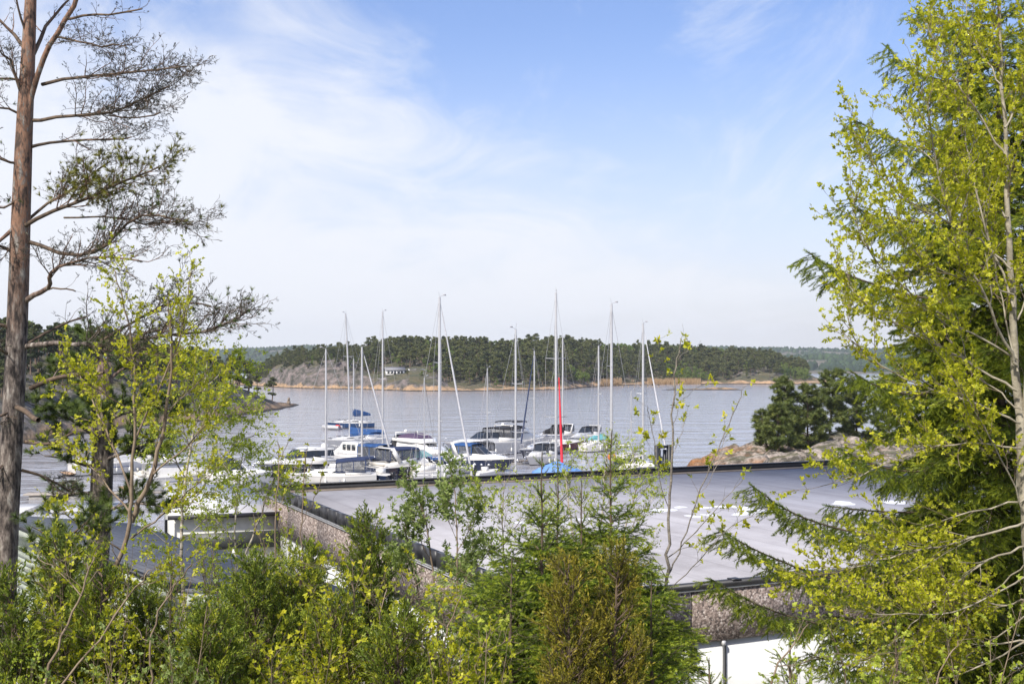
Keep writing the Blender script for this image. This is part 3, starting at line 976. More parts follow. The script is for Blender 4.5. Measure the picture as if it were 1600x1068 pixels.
b = MB(); prism(b, inset(cor, .97), 1.4, zt - .125); b.build('wall', 'pale_wall', wing)
b = MB(); b.beam(wl(-10.62, 53.47, zt - .03), wl(-15.5, 51.85, zt - .03), .16, .18); b.build('gutter', 'black_trim', wing)
b = MB(); b.beam(wl(-10.8, 53.6, 4.45), wl(-15.0, 52.22, 4.45), .12, .75); b.build('window_band', 'dark_band', wing)
b = MB(); b.beam(wl(-12.75, 52.85, 4.05), wl(-12.75, 52.85, 1.4), .12, .12); b.build('post', 'white_paint', wing)
b = MB(); b.tube([wl(-15.55, 51.8, zt - .1), wl(-15.55, 51.8, zt - .7), wl(-15.3, 52.0, zt - .95), wl(-15.3, 52.0, 1.4)], .06, 8); b.build('downpipe', 'black_trim', wing)

# second pale roofed piece further left
ext = empty('storage_shed', (-20, 50, 1.4), 0, 'white flat roofed shed between the slate roof and the low wing', 'building')
b = MB(); poly = [(-15.9, 50), (-21, 48.5), (-25, 60), (-20.4, 62)]
f2 = lambda x, y, z: (x + 20, y - 50, z - 1.4)
prism(b, poly, 4.55, 4.7, f2); b.build('roof', 'pale_roof', ext)
b = MB(); prism(b, inset(poly, .97), 1.4, 4.545, f2); b.build('wall', 'white_wall', ext)
b = MB(); b.beam(f2(-16.8, 49.7, 2.6), f2(-18.0, 49.33, 2.6), .1, 2.0); b.build('door', 'dark_band', ext)

# ------------------------------------------------------------------ shed-roofed house with slate and pale cladding
m, n, l, p = nodes_of('slate')
p.inputs['Roughness'].default_value = .55
tc = n.new('ShaderNodeTexCoord')
br = n.new('ShaderNodeTexBrick'); br.inputs['Scale'].default_value = 1; br.inputs['Brick Width'].default_value = .45; br.inputs['Row Height'].default_value = .3
br.inputs['Mortar Size'].default_value = .014; br.inputs['Color1'].default_value = (.05, .056, .07, 1); br.inputs['Color2'].default_value = (.075, .082, .10, 1); br.inputs['Mortar'].default_value = (.018, .018, .022, 1)
l.new(tc.outputs['Object'], br.inputs['Vector'])
l.new(br.outputs['Color'], p.inputs['Base Color'])
bb = n.new('ShaderNodeBump'); bb.inputs['Strength'].default_value = .5; bb.inputs['Distance'].default_value = .02; bb.invert = True
l.new(br.outputs['Fac'], bb.inputs['Height']); l.new(bb.outputs[0], p.inputs['Normal'])
mat('clapboard', (.40, .44, .37), .7, var=.06)
mat('fascia', (.40, .43, .37), .6)
H1, H2, L1, L2 = on(297, 917, 7.5), on(60, 826, 7.5), on(396, 907, 6.5), on(193, 817, 6.5)
ex = (H2 - H1)[:2]; hl = np.linalg.norm(ex); ex = ex / hl; ey = np.array((ex[1], -ex[0]))
house = empty('slate_house', (H1[0], H1[1], 0), math.atan2(ex[1], ex[0]), 'house with a dark slate lean-to roof and pale green boarding below the trees', 'house')
wd, hl = 4.5, 16.0
# local: x along the high eave away from us, y<0 towards the low eave
b = MB()
o = MB()
xs0, xs1 = -.35, hl + .3
o.hexa([(xs0, .35, 7.38), (xs1, .35, 7.38), (xs1, -wd, 6.63), (xs0, -wd, 6.63), (xs0, .35, 7.55), (xs1, .35, 7.55), (xs1, -wd, 6.8), (xs0, -wd, 6.8)])
roof = o.build('roof', 'slate', house)
b.beam((xs0 - .03, .40, 7.34), (xs1 + .03, .40, 7.34), .05, .26); b.build('fascia_board', 'fascia', house)
b = MB(); b.beam((xs0 - .03, .36, 7.30), (xs0 - .03, -wd, 6.57), .05, .32); b.build('fascia_board', 'fascia', house)
b = MB(); b.beam((xs0, .44, 7.57), (xs1, .44, 7.57), .14, .07); b.build('gutter', 'black_trim', house)
# boards as real overlapping laps on the two sides seen
b = MB()
for i in range(34):
    z0 = .6 + i * .2
    if z0 > 7.0: break
    b.hexa([(0, -.05, z0), (hl, -.05, z0), (hl, .02, z0), (0, .02, z0), (0, -.05, z0 + .2), (hl, -.05, z0 + .2), (hl, -.005, z0 + .2), (0, -.005, z0 + .2)])
    b.hexa([(-.02, .0, z0), (.05, .0, z0), (.05, -wd + .4, z0), (-.02, -wd + .4, z0), (.005, .0, z0 + .2), (.05, .0, z0 + .2), (.05, -wd + .4, z0 + .2), (.005, -wd + .4, z0 + .2)]) if z0 < 6.1 else None
b.box(.06, hl - .05, -wd + .4, -.06, .4, 6.55)
b.build('wall', 'clapboard', house)
for x0 in (2.2, 6.0):
    b = MB(); b.box(x0, x0 + 1.2, .0, .035, 4.6, 5.9); wn = b.build('window', 'dark_glass', house)
    b = MB(); b.box(x0 - .1, x0 + 1.3, .0, .05, 5.905, 6.0); b.box(x0 - .1, x0 + 1.3, .0, .05, 4.5, 4.595); b.box(x0 - .1, x0 - .005, .0, .05, 4.6, 5.9); b.box(x0 + 1.205, x0 + 1.3, .0, .05, 4.6, 5.9)
    f_ = b.build('frame', 'white_paint', house); f_.parent = wn

# red hut and long white roof by the water at far left
mat('red_paint', (.26, .05, .03), .7)
p_ = at(50, 815, 66)
hut = empty('red_hut', (p_[0], 66, 1.4), .1, 'small red hut standing by the water at far left', 'hut')
b = MB(); b.box(-.85, .85, -.8, .8, 0, 2.35); b.build('wall', 'red_paint', hut)
b = MB()
for s in (-1, 1): b.hexa([(s * 1.05, -1, 2.3), (s * 1.05, 1, 2.3), (0, 1, 2.85), (0, -1, 2.85), (s * 1.05, -1, 2.37), (s * 1.05, 1, 2.37), (0, 1, 2.93), (0, -1, 2.93)] if s > 0 else
                            [(0, -1, 2.85), (0, 1, 2.85), (s * 1.05, 1, 2.3), (s * 1.05, -1, 2.3), (0, -1, 2.93), (0, 1, 2.93), (s * 1.05, 1, 2.37), (s * 1.05, -1, 2.37)])
b.build('roof', 'roof_grey', hut)
q = on(95, 797, 3.3)
shed = empty('boat_shed', (q[0], q[1], 1.4), .12, 'long white boat shed with flat roof at the left quay edge', 'building')
b = MB(); b.box(-5.5, 3.2, 0, 3.6, 0, 1.7); b.build('wall', 'white_wall', shed)
b = MB(); b.box(-5.7, 3.4, -.25, 3.8, 1.704, 1.9); b.build('roof', 'pale_roof', shed)
# ------------------------------------------------------------------ boats
mat('gel_white', (.66, .65, .625), .22, var=.03, scale=1.5, coat=.3)
mat('gel_cream', (.55, .52, .46), .3, var=.04)
mat('deck_white', (.60, .58, .545), .45, var=.05, scale=2)
mat('hull_navy', (.012, .02, .05), .18, var=.2, coat=.4)
mat('hull_black', (.012, .014, .018), .18, var=.2, coat=.4)
mat('hull_maroon', (.10, .012, .02), .2, var=.2, coat=.4)
mat('hull_blue', (.015, .07, .19), .25, var=.2, coat=.3)
mat('hull_grey', (.42, .42, .43), .35)
mat('antifoul', (.02, .025, .04), .7)
mat('stripe_blue', (.02, .05, .16), .3)
mat('canvas_navy', (.014, .026, .075), .85, var=.25, scale=5)
mat('canvas_blue', (.012, .06, .19), .85, var=.25, scale=4)
mat('canvas_black', (.02, .02, .023), .8, var=.25, scale=5)
mat('canvas_purple', (.065, .04, .085), .85, var=.25, scale=5)
mat('sail_red', (.55, .012, .03), .7, var=.15, scale=3)
mat('sail_grey', (.50, .50, .52), .7)
mat('tarp_blue', (.10, .22, .50), .55, var=.2, scale=2.5, bump=.5, bscale=3)
mat('tarp_teal', (.16, .42, .42), .55, var=.2, scale=2.5, bump=.5, bscale=3)
mat('alloy', (.50, .50, .51), .35, metal=.35, var=.05)
mat('steel', (.62, .62, .63), .25, metal=.8, var=.05)
mat('rig_wire', (.34, .34, .36), .5, var=.05)
mat('teak', (.30, .19, .11), .75, var=.15, scale=8)
mat('fender_white', (.75, .74, .70), .5)
mat('orange_buoy', (.75, .16, .015), .45)
mat('red_cloth', (.55, .03, .02), .8)
mat('yellow_ring', (.70, .52, .22), .6)
mat('outboard_black', (.015, .015, .017), .3)
mat('pontoon_grey', (.24, .23, .22), .85)
m, n, l, p = nodes_of('clear_vinyl')
p.inputs['Base Color'].default_value = (.13, .14, .16, 1); p.inputs['Roughness'].default_value = .15
p.inputs['Alpha'].default_value = .5
m, n, l, p = nodes_of('tinted_glass')
p.inputs['Base Color'].default_value = (.025, .03, .037, 1); p.inputs['Roughness'].default_value = .08
m, n, l, p = nodes_of('teal_glass')
p.inputs['Base Color'].default_value = (.25, .52, .48, 1); p.inputs['Roughness'].default_value = .1; p.inputs['Alpha'].default_value = .8


class Hull:
    """plan and sheer of one boat: x along the boat (bow +), waterline at z = 0"""

    def __init__(s, L, B, hs, hb, stern=.88, full=2.4, rake=.16, sail=False, flare=.8):
        s.L, s.B, s.hs, s.hb, s.stern, s.full, s.rake, s.sail, s.flare = L, B, hs, hb, stern, full, rake, sail, flare

    def x(s, t): return (t - .5) * s.L

    def half(s, t):
        t = np.asarray(t, float)
        aft = s.stern + (1 - s.stern) * np.sin(np.clip(t / .45, 0, 1) * math.pi / 2)
        fw = 1 - np.clip((t - .45) / .55, 0, 1) ** s.full
        return s.B / 2 * np.where(t < .45, aft, fw)

    def sheer(s, t):
        t = np.asarray(t, float)
        if s.sail: return s.hs + (s.hb - s.hs) * t ** 1.6 - .10 * np.sin(t * math.pi) * s.hs
        return s.hs + (s.hb - s.hs) * np.clip(t, 0, 1) ** 1.3

    def mesh(s, root, hull_m, boot='antifoul', top='gel_white', rings=None):
        """hull skin in bands (boot, hull colour, top strake) and the deck"""
        nst = 22
        t = np.linspace(0, 1, nst)
        h, sh, X = s.half(t), s.sheer(t), s.x(t)
        nose = np.clip((t - .45) / .55, 0, 1)
        wl = h * (1 - (1 - s.flare) * .9) * (1 - nose ** 2.2 * .85)
        back = s.rake * s.L * nose ** 2.5
        prof = []   # (y, x, z) rings from keel to sheer
        prof.append((wl * .15, X - back * 1.1, -np.full(nst, .45)))
        prof.append((wl * .95, X - back, np.full(nst, -.03)))
        prof.append((wl * .985, X - back * .93, np.full(nst, .13)))
        for k in (.42, .78):
            prof.append((wl + (h - wl) * k ** .8, X - back * (1 - k), .13 + (sh - .13) * k))
        prof.append((h * 1.005, X - back * .03, sh * .93))
        prof.append((h, X, sh))
        b = MB()
        for sg in (1, -1):
            P = np.stack([np.stack([x_, y_ * sg, z_], -1) for y_, x_, z_ in prof], 0)   # ring, station, 3
            nr = len(prof)
            mi = [1, 1, 0, 0, 0, 2]
            for q in range(nr - 1):
                i = np.arange(nst - 1)
                f = np.stack([q * nst + i, q * nst + i + 1, (q + 1) * nst + i + 1, (q + 1) * nst + i], -1)
                if sg < 0: f = f[:, ::-1]
                b.add(P.reshape(-1, 3), f, mi[q])
        # transom
        for q in range(len(prof) - 1):
            y0, x0, z0 = prof[q][0][0], prof[q][1][0], prof[q][2][0]
            y1, x1, z1 = prof[q + 1][0][0], prof[q + 1][1][0], prof[q + 1][2][0]
            b.add([(x0, -y0, z0), (x0, y0, z0), (x1, y1, z1), (x1, -y1, z1)], [(0, 1, 2, 3)], [1, 1, 0, 0, 0, 2][q])
        o = b.build('hull', [hull_m, boot, top], root, smooth=38)
        b = MB()
        cam_ = .07 * s.B / 2 * (h / (s.B / 2))
        ys = np.array([-1, -.92, -.5, 0, .5, .92, 1])
        zo = np.array([.0, .02, .7, 1, .7, .02, .0])
        V = np.stack([np.repeat(X[:, None], 7, 1), h[:, None] * ys * .985, sh[:, None] - .02 + cam_[:, None] * zo], -1)
        i = np.arange(nst - 1)[:, None] * 7 + np.arange(6)[None]
        b.add(V, np.stack([i, i + 7, i + 8, i + 1], -1).reshape(-1, 4))
        b.build('deck', 'deck_white' if top != 'teak' else 'teak', root, smooth=60)
        return o

    def rail(s, root, t0=.5, t1=1.0, h=.62, step=5, r=.022):
        b = MB()
        t = np.linspace(t0, t1, 14)
        for sg in (1, -1):
            pts = np.stack([s.x(t) - .05, s.half(t) * sg * .95, s.sheer(t) + h * np.clip((t - t0) / .12, .35, 1)], -1)
            b.tube(pts, r, 4)
            for k in range(0, 14, 2):
                q = pts[k]; b.tube([(q[0], q[1], float(s.sheer(t[k])) - .02), tuple(q)], r * .8, 4)
        return b.build('bow_rail', 'steel', root)

    def fenders(s, root, ts, side=1):
        for t in ts:
            b = MB(); x_, y_, z_ = s.x(t), float(s.half(t)) * side * 1.0 + .11 * side, float(s.sheer(t))
            zz_ = np.linspace(z_ * .25, z_ * .25 + .6, 6)
            b.tube(np.stack([np.full(6, x_), np.full(6, y_), zz_], -1), np.array([.03, .1, .115, .115, .1, .03]), 8)
            b.tube([(x_, y_, zz_[-1]), (x_, y_ - .1 * side, z_ + .05)], .012, 3)
            b.build('fender', 'fender_white', root, smooth=60)


def loft(root, name, m, secs, prof=None, smooth=40, caps=True):
    """secs: (x, half width low, half width top, z low, z top); prof: (width mix 0..1, height 0..1) from rail to ridge"""
    prof = prof or [(0, 0), (.25, .35), (.6, .75), (.95, .96), (1.25, 1.0)]
    b = MB()
    rows = []
    for (x, w0, w1, z0, z1) in secs:
        half = []
        for k, hh in prof:
            if k <= 1: half.append((x, w0 + (w1 - w0) * k, z0 + (z1 - z0) * hh))
            else: half.append((x, w1 * (1 - (k - 1)), z0 + (z1 - z0) * hh))
        row = half + [(x, 0, z0 + (z1 - z0) * 1.02)] + [(q[0], -q[1], q[2]) for q in half[::-1]]
        rows.append(row)
    V = np.array(rows)
    a, c = V.shape[:2]
    i = np.arange(a - 1)[:, None] * c + np.arange(c - 1)[None]
    b.add(V, np.stack([i, i + c, i + c + 1, i + 1], -1).reshape(-1, 4))
    if caps:
        for r_i in (0, a - 1):
            hn = c // 2
            f = [(r_i * c + k, r_i * c + k + 1, r_i * c + c - 2 - k, r_i * c + c - 1 - k) for k in range(hn - 1)]
            b.f.append((np.array(f), 0, None))
            b.f.append((np.array([(r_i * c + hn - 1, r_i * c + hn, r_i * c + hn + 1)]), 0, None))
    return b.build(name, m, root, smooth=smooth)


def band(root, name, m, secs, k0, k1, out=.015, ends=(True, True)):
    """window strip lying just proud of a lofted cabin side, between heights k0 and k1; ends = close round the first / last section"""
    b = MB()

    def pt(sec, k, sg):
        x, w0, w1, z0, z1 = sec
        return (x, (w0 + (w1 - w0) * min(1, k * .95) + out) * sg, z0 + (z1 - z0) * k)
    for sg in (1, -1):
        if not any(ends): b = MB()
        for s0, s1 in zip(secs[:-1], secs[1:]):
            b.add([pt(s0, k0, sg), pt(s1, k0, sg), pt(s1, k1, sg), pt(s0, k1, sg)], [(0, 1, 2, 3) if sg < 0 else (3, 2, 1, 0)])
        if not any(ends): o = b.build(name, m, root)
    if not any(ends): return o
    for e, sec, dx in ((ends[0], secs[0], -out), (ends[1], secs[-1], out)):
        if e:
            q = [pt(sec, k0, 1), pt(sec, k0, -1), pt(sec, k1, -1), pt(sec, k1, 1)]
            b.add([(x + dx, y, z) for x, y, z in q], [(0, 1, 2, 3)])
    return b.build(name, m, root)


def canopy(root, m, x0, x1, hw, z0, z1, open_h=.0, slope=0.0, windows=True, name='canopy', frame=True):
    """canvas top on hoops with clear side panels"""
    can = MB()
    th = np.linspace(0, math.pi, 9)
    xs = np.linspace(x0, x1, 6)
    rows = []
    for i, x in enumerate(xs):
        bow = .06 * math.sin(math.pi * i / 5)
        zt = z1 + bow - slope * abs((x - x0) / (x1 - x0))
        rows.append([(x, hw * math.copysign(abs(math.cos(a)) ** .55, math.cos(a)), zt - .28 * (1 - math.sin(a) ** .6)) for a in th])
    V = np.array(rows); c = 9
    i = np.arange(5)[:, None] * c + np.arange(8)[None]
    can.add(V, np.stack([i, i + c, i + c + 1, i + 1], -1).reshape(-1, 4))
    can.add(V - (0, 0, .05), np.stack([i, i + 1, i + c + 1, i + c], -1).reshape(-1, 4))
    o = can.build(name, m, root, smooth=50)
    if windows:
        g = MB(); f = MB()
        for sg in (1, -1):
            for a, c_ in zip(xs[:-1:2], list(xs[2::2]) + [xs[-1]]):
                za = z1 - .28 - slope * abs((a - x0) / (x1 - x0)); zc = z1 - .28 - slope * abs((c_ - x0) / (x1 - x0))
                g.add([(a, hw * .99 * sg, z0), (c_, hw * .99 * sg, z0), (c_, hw * .99 * sg, zc), (a, hw * .99 * sg, za)], [(0, 1, 2, 3)])
                f.tube([(a, hw * sg, z0), (a, hw * sg, za)], .045, 4)
                f.tube([(a, hw * sg, z0), (c_, hw * sg, z0)], .05, 4)
                f.tube([(a, hw * sg, za), (c_, hw * sg, zc)], .05, 4)
            f.tube([(x1, hw * sg, z0), (x1, hw * sg, z1 - .28 - slope)], .05, 4)
        for x, zz2 in ((x0, z1 - .28), (x1, z1 - .28 - slope)):
            g.add([(x, -hw, z0), (x, hw, z0), (x, hw, zz2), (x, -hw, zz2)], [(0, 1, 2, 3)])
            f.tube([(x, -hw, z0), (x, hw, z0)], .05, 4)
            f.tube([(x, 0, z0), (x, 0, zz2)], .04, 4)
        g.build('canopy_window', 'clear_vinyl', root)
        f.build('canopy_frame', m, root)
    elif frame:
        f = MB()
        for sg in (1, -1):
            xm = (x0 + x1) / 2
            f.tube([(xm, hw * sg, z0), (x0, hw * sg, z1 - .25)], .025, 4); f.tube([(xm, hw * sg, z0), (x1, hw * sg, z1 - .25 - slope)], .025, 4)
        f.build('canopy_frame', 'steel', root)
    return o


def place(name, stern, bow, label, group=None, cat=None, zroll=0):
    """an Empty at the waterline between the two given photo pixels (stern, bow); returns it with the length"""
    a, b_ = on(*stern), on(*bow)
    d = b_ - a
    e = empty(name, tuple((a + b_) / 2), math.atan2(d[1], d[0]), label, cat, group)
    return e, float(np.linalg.norm(d))


def outboard(root, x, z):
    b = MB(); b.box(x - .35, x, -.22, .22, z, z + .55); b.box(x - .25, x - .08, -.09, .09, z - .9, z); b.build('outboard_motor', 'outboard_black', root)


def radar_arch(root, x, hw, z0, z1, m='gel_white', sweep=.9):
    b = MB()
    for sg in (1, -1): b.beam((x + sweep, hw * sg, z0), (x, hw * .85 * sg, z1), .1, .5)
    b.beam((x, -hw * .85, z1), (x, hw * .85, z1), .5, .12)
    b.build('radar_arch', m, root)


def dome(root, x, y, z, r=.28, name='radar_dome'):
    b = MB(); k = np.linspace(0, math.pi / 2, 6)
    b.tube(np.concatenate([[(x, y, z)], np.stack([np.full(6, x), np.full(6, y), z + r * .7 + r * np.sin(k)], -1)]), np.concatenate([[r * .9], r * np.maximum(np.cos(k), .05)]), 10)
    b.build(name, 'gel_white', root, smooth=60)


def details(root, H, t=.2):
    """small gear on the after deck: cushions, helm seat, cleats"""
    b = MB()
    x = H.x(t); z = float(H.sheer(t))
    b.box(x - .3, x + .25, -.55, .0, z + .05, z + .75); b.box(x - .4, x - .3, -.55, 0, z + .75, z + 1.1)
    b.box(H.x(.04), H.x(.09), -float(H.half(.06)) * .8, float(H.half(.06)) * .8, z + .05, z + .45)
    b.build('cockpit_seat', 'gel_cream', root)
    for tt in (.05, .45, .93):
        for sg in (1, -1):
            b = MB()
            y = float(H.half(tt)) * .9 * sg; zz2 = float(H.sheer(tt)) + .03
            b.tube([(H.x(tt) - .15, y, zz2 + .08), (H.x(tt) + .15, y, zz2 + .08)], .03, 4)
            b.build('mooring_cleat', 'steel', root)


def express(name, stern, bow, label, hull='hull_navy', B=3.6, hs=1.35, hb=1.8, can='canvas_navy', glass='tinted_glass', arch=True, bim=(.12, .42, 1.35), group=None, top='gel_white',
            hardtop=False, Lmin=0, ports=4, boot='antifoul', win=True):
    root, L = place(name, stern, bow, label, group, 'motor cruiser')
    root.scale = (1, 1, .87)
    H = Hull(L, B, hs, hb, rake=.17, full=2.2)
    H.mesh(root, hull, boot, top)
    # coachroof: low wedge growing aft into the windscreen
    hw = B / 2
    secs = [(H.x(.36), hw * .74, hw * .62, hs * 1.0, hs + .98), (H.x(.47), hw * .74, hw * .62, hs + .05, hs + .92), (H.x(.60), hw * .66, hw * .52, H.sheer(.6) - .05, hs + .82),
            (H.x(.74), hw * .50, hw * .36, H.sheer(.74) - .05, H.sheer(.74) + .42), (H.x(.88), hw * .24, hw * .12, H.sheer(.88) - .05, H.sheer(.88) + .10)]
    cb = loft(root, 'cabin', 'gel_white', secs)
    band(root, 'side_window', 'tinted_glass', secs[0:3], .42, .74, ends=(False, False))
    # raked wrap-round windscreen
    b = MB(); f = MB()
    zb, ztop = hs + .93, hs + (1.75 if not hardtop else 1.95)
    q0 = [(H.x(.60), hw * .40), (H.x(.52), hw * .60), (H.x(.37), hw * .70)]
    q1 = [(H.x(.49), hw * .36), (H.x(.44), hw * .52), (H.x(.32), hw * .62)]
    for sg in (1, -1):
        for i in range(2):
            b.add([(q0[i][0], q0[i][1] * sg, zb - .12 * (i == 0)), (q0[i + 1][0], q0[i + 1][1] * sg, zb), (q1[i + 1][0], q1[i + 1][1] * sg, ztop), (q1[i][0], q1[i][1] * sg, ztop)], [(0, 1, 2, 3)])
            f.tube([(q1[i][0], q1[i][1] * sg, ztop), (q1[i + 1][0], q1[i + 1][1] * sg, ztop)], .035, 4)
            f.tube([(q0[i][0], q0[i][1] * sg, zb - .12 * (i == 0)), (q1[i][0], q1[i][1] * sg, ztop)], .03, 4)
    b.add([(q0[0][0], -q0[0][1], zb - .12), (q0[0][0], q0[0][1], zb - .12), (q1[0][0], q1[0][1], ztop), (q1[0][0], -q1[0][1], ztop)], [(0, 1, 2, 3)])
    f.tube([(q1[0][0], -q1[0][1], ztop), (q1[0][0], q1[0][1], ztop)], .035, 4)
    ws = b.build('windscreen', glass, root)
    f.build('windscreen_frame', 'canvas_black' if can == 'canvas_black' else 'steel', root)
    # cockpit coaming
    for sg in (1, -1):
        b = MB()
        b.hexa([(H.x(.03), sg * hw * .80, hs - .1), (H.x(.37), sg * hw * .78, hs), (H.x(.37), sg * hw * .60, hs), (H.x(.03), sg * hw * .62, hs - .1),
                (H.x(.06), sg * hw * .76, hs + .42), (H.x(.37), sg * hw * .72, hs + .95), (H.x(.37), sg * hw * .62, hs + .95), (H.x(.06), sg * hw * .64, hs + .42)])
        b.build('coaming', 'gel_white', root)
    if hardtop:
        s2 = [(H.x(.08), hw * .60, hw * .52, hs + 1.72, hs + 1.86), (H.x(.22), hw * .66, hw * .60, hs + 1.72, hs + 2.08), (H.x(.38), hw * .64, hw * .56, hs + 1.75, hs + 2.12), (H.x(.50), hw * .50, hw * .38, hs + 1.72, hs + 1.85)]
        loft(root, 'hardtop', 'gel_white', s2)
        s3 = [(H.x(.10), hw * .76, hw * .6, hs + .85, hs + 1.75), (H.x(.24), hw * .74, hw * .63, hs + .9, hs + 1.76), (H.x(.37), hw * .72, hw * .61, hs + .93, hs + 1.78)]
        band(root, 'side_window', 'tinted_glass', s3, .08, .9, ends=(False, False))
        dome(root, H.x(.14), .45, hs + 1.95, .3); dome(root, H.x(.10), -.5, hs + 1.9, .34, 'satellite_dome')
    if arch: radar_arch(root, H.x(.12), hw * .8, hs + .5, hs + bim[2] + .75)
    if bim and not hardtop:
        canopy(root, can, H.x(bim[0]), H.x(bim[1]), hw * .70, hs + .75, hs + bim[2] + .72, slope=-.02, windows=win)
    H.rail(root)
    H.fenders(root, (.3, .5), -1); H.fenders(root, (.25, .48), 1)
    details(root, H)
    for k in range(ports):
        tt = .52 + k * .09
        for sg in (1, -1):
            y = float(H.half(tt)) * (.965 - .02 * k) + .0; z = hs * .66
            b = MB(); b.tube([(H.x(tt) - .15, (y - .10) * sg, z), (H.x(tt) - .15, (y + .03) * sg, z)], .16, 10); b.build('porthole', 'steel', root)
    b = MB(); b.tube([(H.x(.98), 0, hb - .05), (H.x(1.0) + .25, 0, hb - .1)], .06, 5); b.beam((H.x(1) + .1, 0, hb - .12), (H.x(1) + .3, 0, hb - .55), .06, .25); b.build('anchor', 'steel', root)
    b = MB(); b.box(H.x(0) - .75, H.x(0) + .05, -hw * .75, hw * .75, .28, .38); b.build('swim_platform', 'teak', root)
    return root, H


def flybridge(name, stern, bow, label, can='canvas_black', B=4.0, hs=1.5, hb=2.2, hull='gel_white', group=None, encl=False, bimini=True):
    root, L = place(name, stern, bow, label, group, 'motor yacht')
    root.scale = (1, 1, .74)
    H = Hull(L, B, hs, hb, rake=.15)
    H.mesh(root, hull)
    hw = B / 2
    secs = [(H.x(.12), hw * .80, hw * .70, hs, hs + 1.85), (H.x(.46), hw * .80, hw * .70, hs, hs + 1.85), (H.x(.60), hw * .70, hw * .56, H.sheer(.6) - .1, hs + 1.3), (H.x(.72), hw * .52, hw * .36, H.sheer(.72) - .1, hs + .95), (H.x(.88), hw * .2, hw * .1, H.sheer(.88) - .1, H.sheer(.88) + .12)]
    loft(root, 'cabin', 'gel_white', secs)
    w_ = [(H.x(.16), hw * .80, hw * .70, hs, hs + 1.85), (H.x(.46), hw * .80, hw * .70, hs, hs + 1.85), (H.x(.56), hw * .735, hw * .60, hs, hs + 1.5)]
    band(root, 'side_window', 'tinted_glass', w_, .42, .86, ends=(encl, False))
    b = MB()
    for sg in (1, -1):
        b.add([(H.x(.47), hw * .685 * sg, hs + 1.62), (H.x(.47), 0, hs + 1.85), (H.x(.60), 0, hs + 1.36), (H.x(.60), hw * .56 * sg, hs + 1.2)], [(0, 1, 2, 3)])
    for v in b.v: v += (0.02, 0, .05)
    b.build('windscreen', 'tinted_glass', root)
    s2 = [(H.x(.06), hw * .82, hw * .84, hs + 1.87, hs + 2.35), (H.x(.34), hw * .86, hw * .84, hs + 1.87, hs + 2.55), (H.x(.48), hw * .74, hw * .62, hs + 1.87, hs + 2.5), (H.x(.54), hw * .5, hw * .3, hs + 1.8, hs + 2.05)]
    loft(root, 'flybridge_coaming', 'gel_white', s2)
    if can:
        s3 = [(H.x(.10), hw * .62, hw * .52, hs + 2.33, hs + 2.72), (H.x(.26), hw * .74, hw * .6, hs + 2.45, hs + 3.25), (H.x(.38), hw * .70, hw * .5, hs + 2.5, hs + 3.05), (H.x(.46), hw * .55, hw * .35, hs + 2.45, hs + 2.7)]
        loft(root, 'flybridge_cover', can, s3)
    radar_arch(root, H.x(.10), hw * .84, hs + 2.3, hs + 3.3, sweep=.5)
    if bimini: canopy(root, can or 'canvas_navy', H.x(.12), H.x(.42), hw * .8, hs + 2.4, hs + 4.1, windows=False)
    dome(root, H.x(.10), 0, hs + 3.35, .26)
    if encl:
        s4 = [(H.x(.01), hw * .74, hw * .62, hs + .2, hs + 1.84), (H.x(.115), hw * .79, hw * .69, hs + .1, hs + 1.84)]
        loft(root, 'cockpit_enclosure', 'canvas_black', s4)
    H.rail(root, .4, 1.0, .7); H.fenders(root, (.25, .45, .6), 1); H.fenders(root, (.25, .45, .6), -1); details(root, H, .08)
    for sg in (1, -1):
        b = MB()
        t = np.linspace(.25, .6, 8)
        b.tube(np.stack([H.x(t), H.half(t) * sg * .985 + .03 * sg, H.sheer(t) * .62], -1), .05, 4)
        b.build('rubbing_strake', 'stripe_blue', root)
    b = MB(); b.box(H.x(0) - .9, H.x(0) + .05, -hw * .78, hw * .78, .3, .42); b.build('swim_platform', 'teak', root)
    return root, H


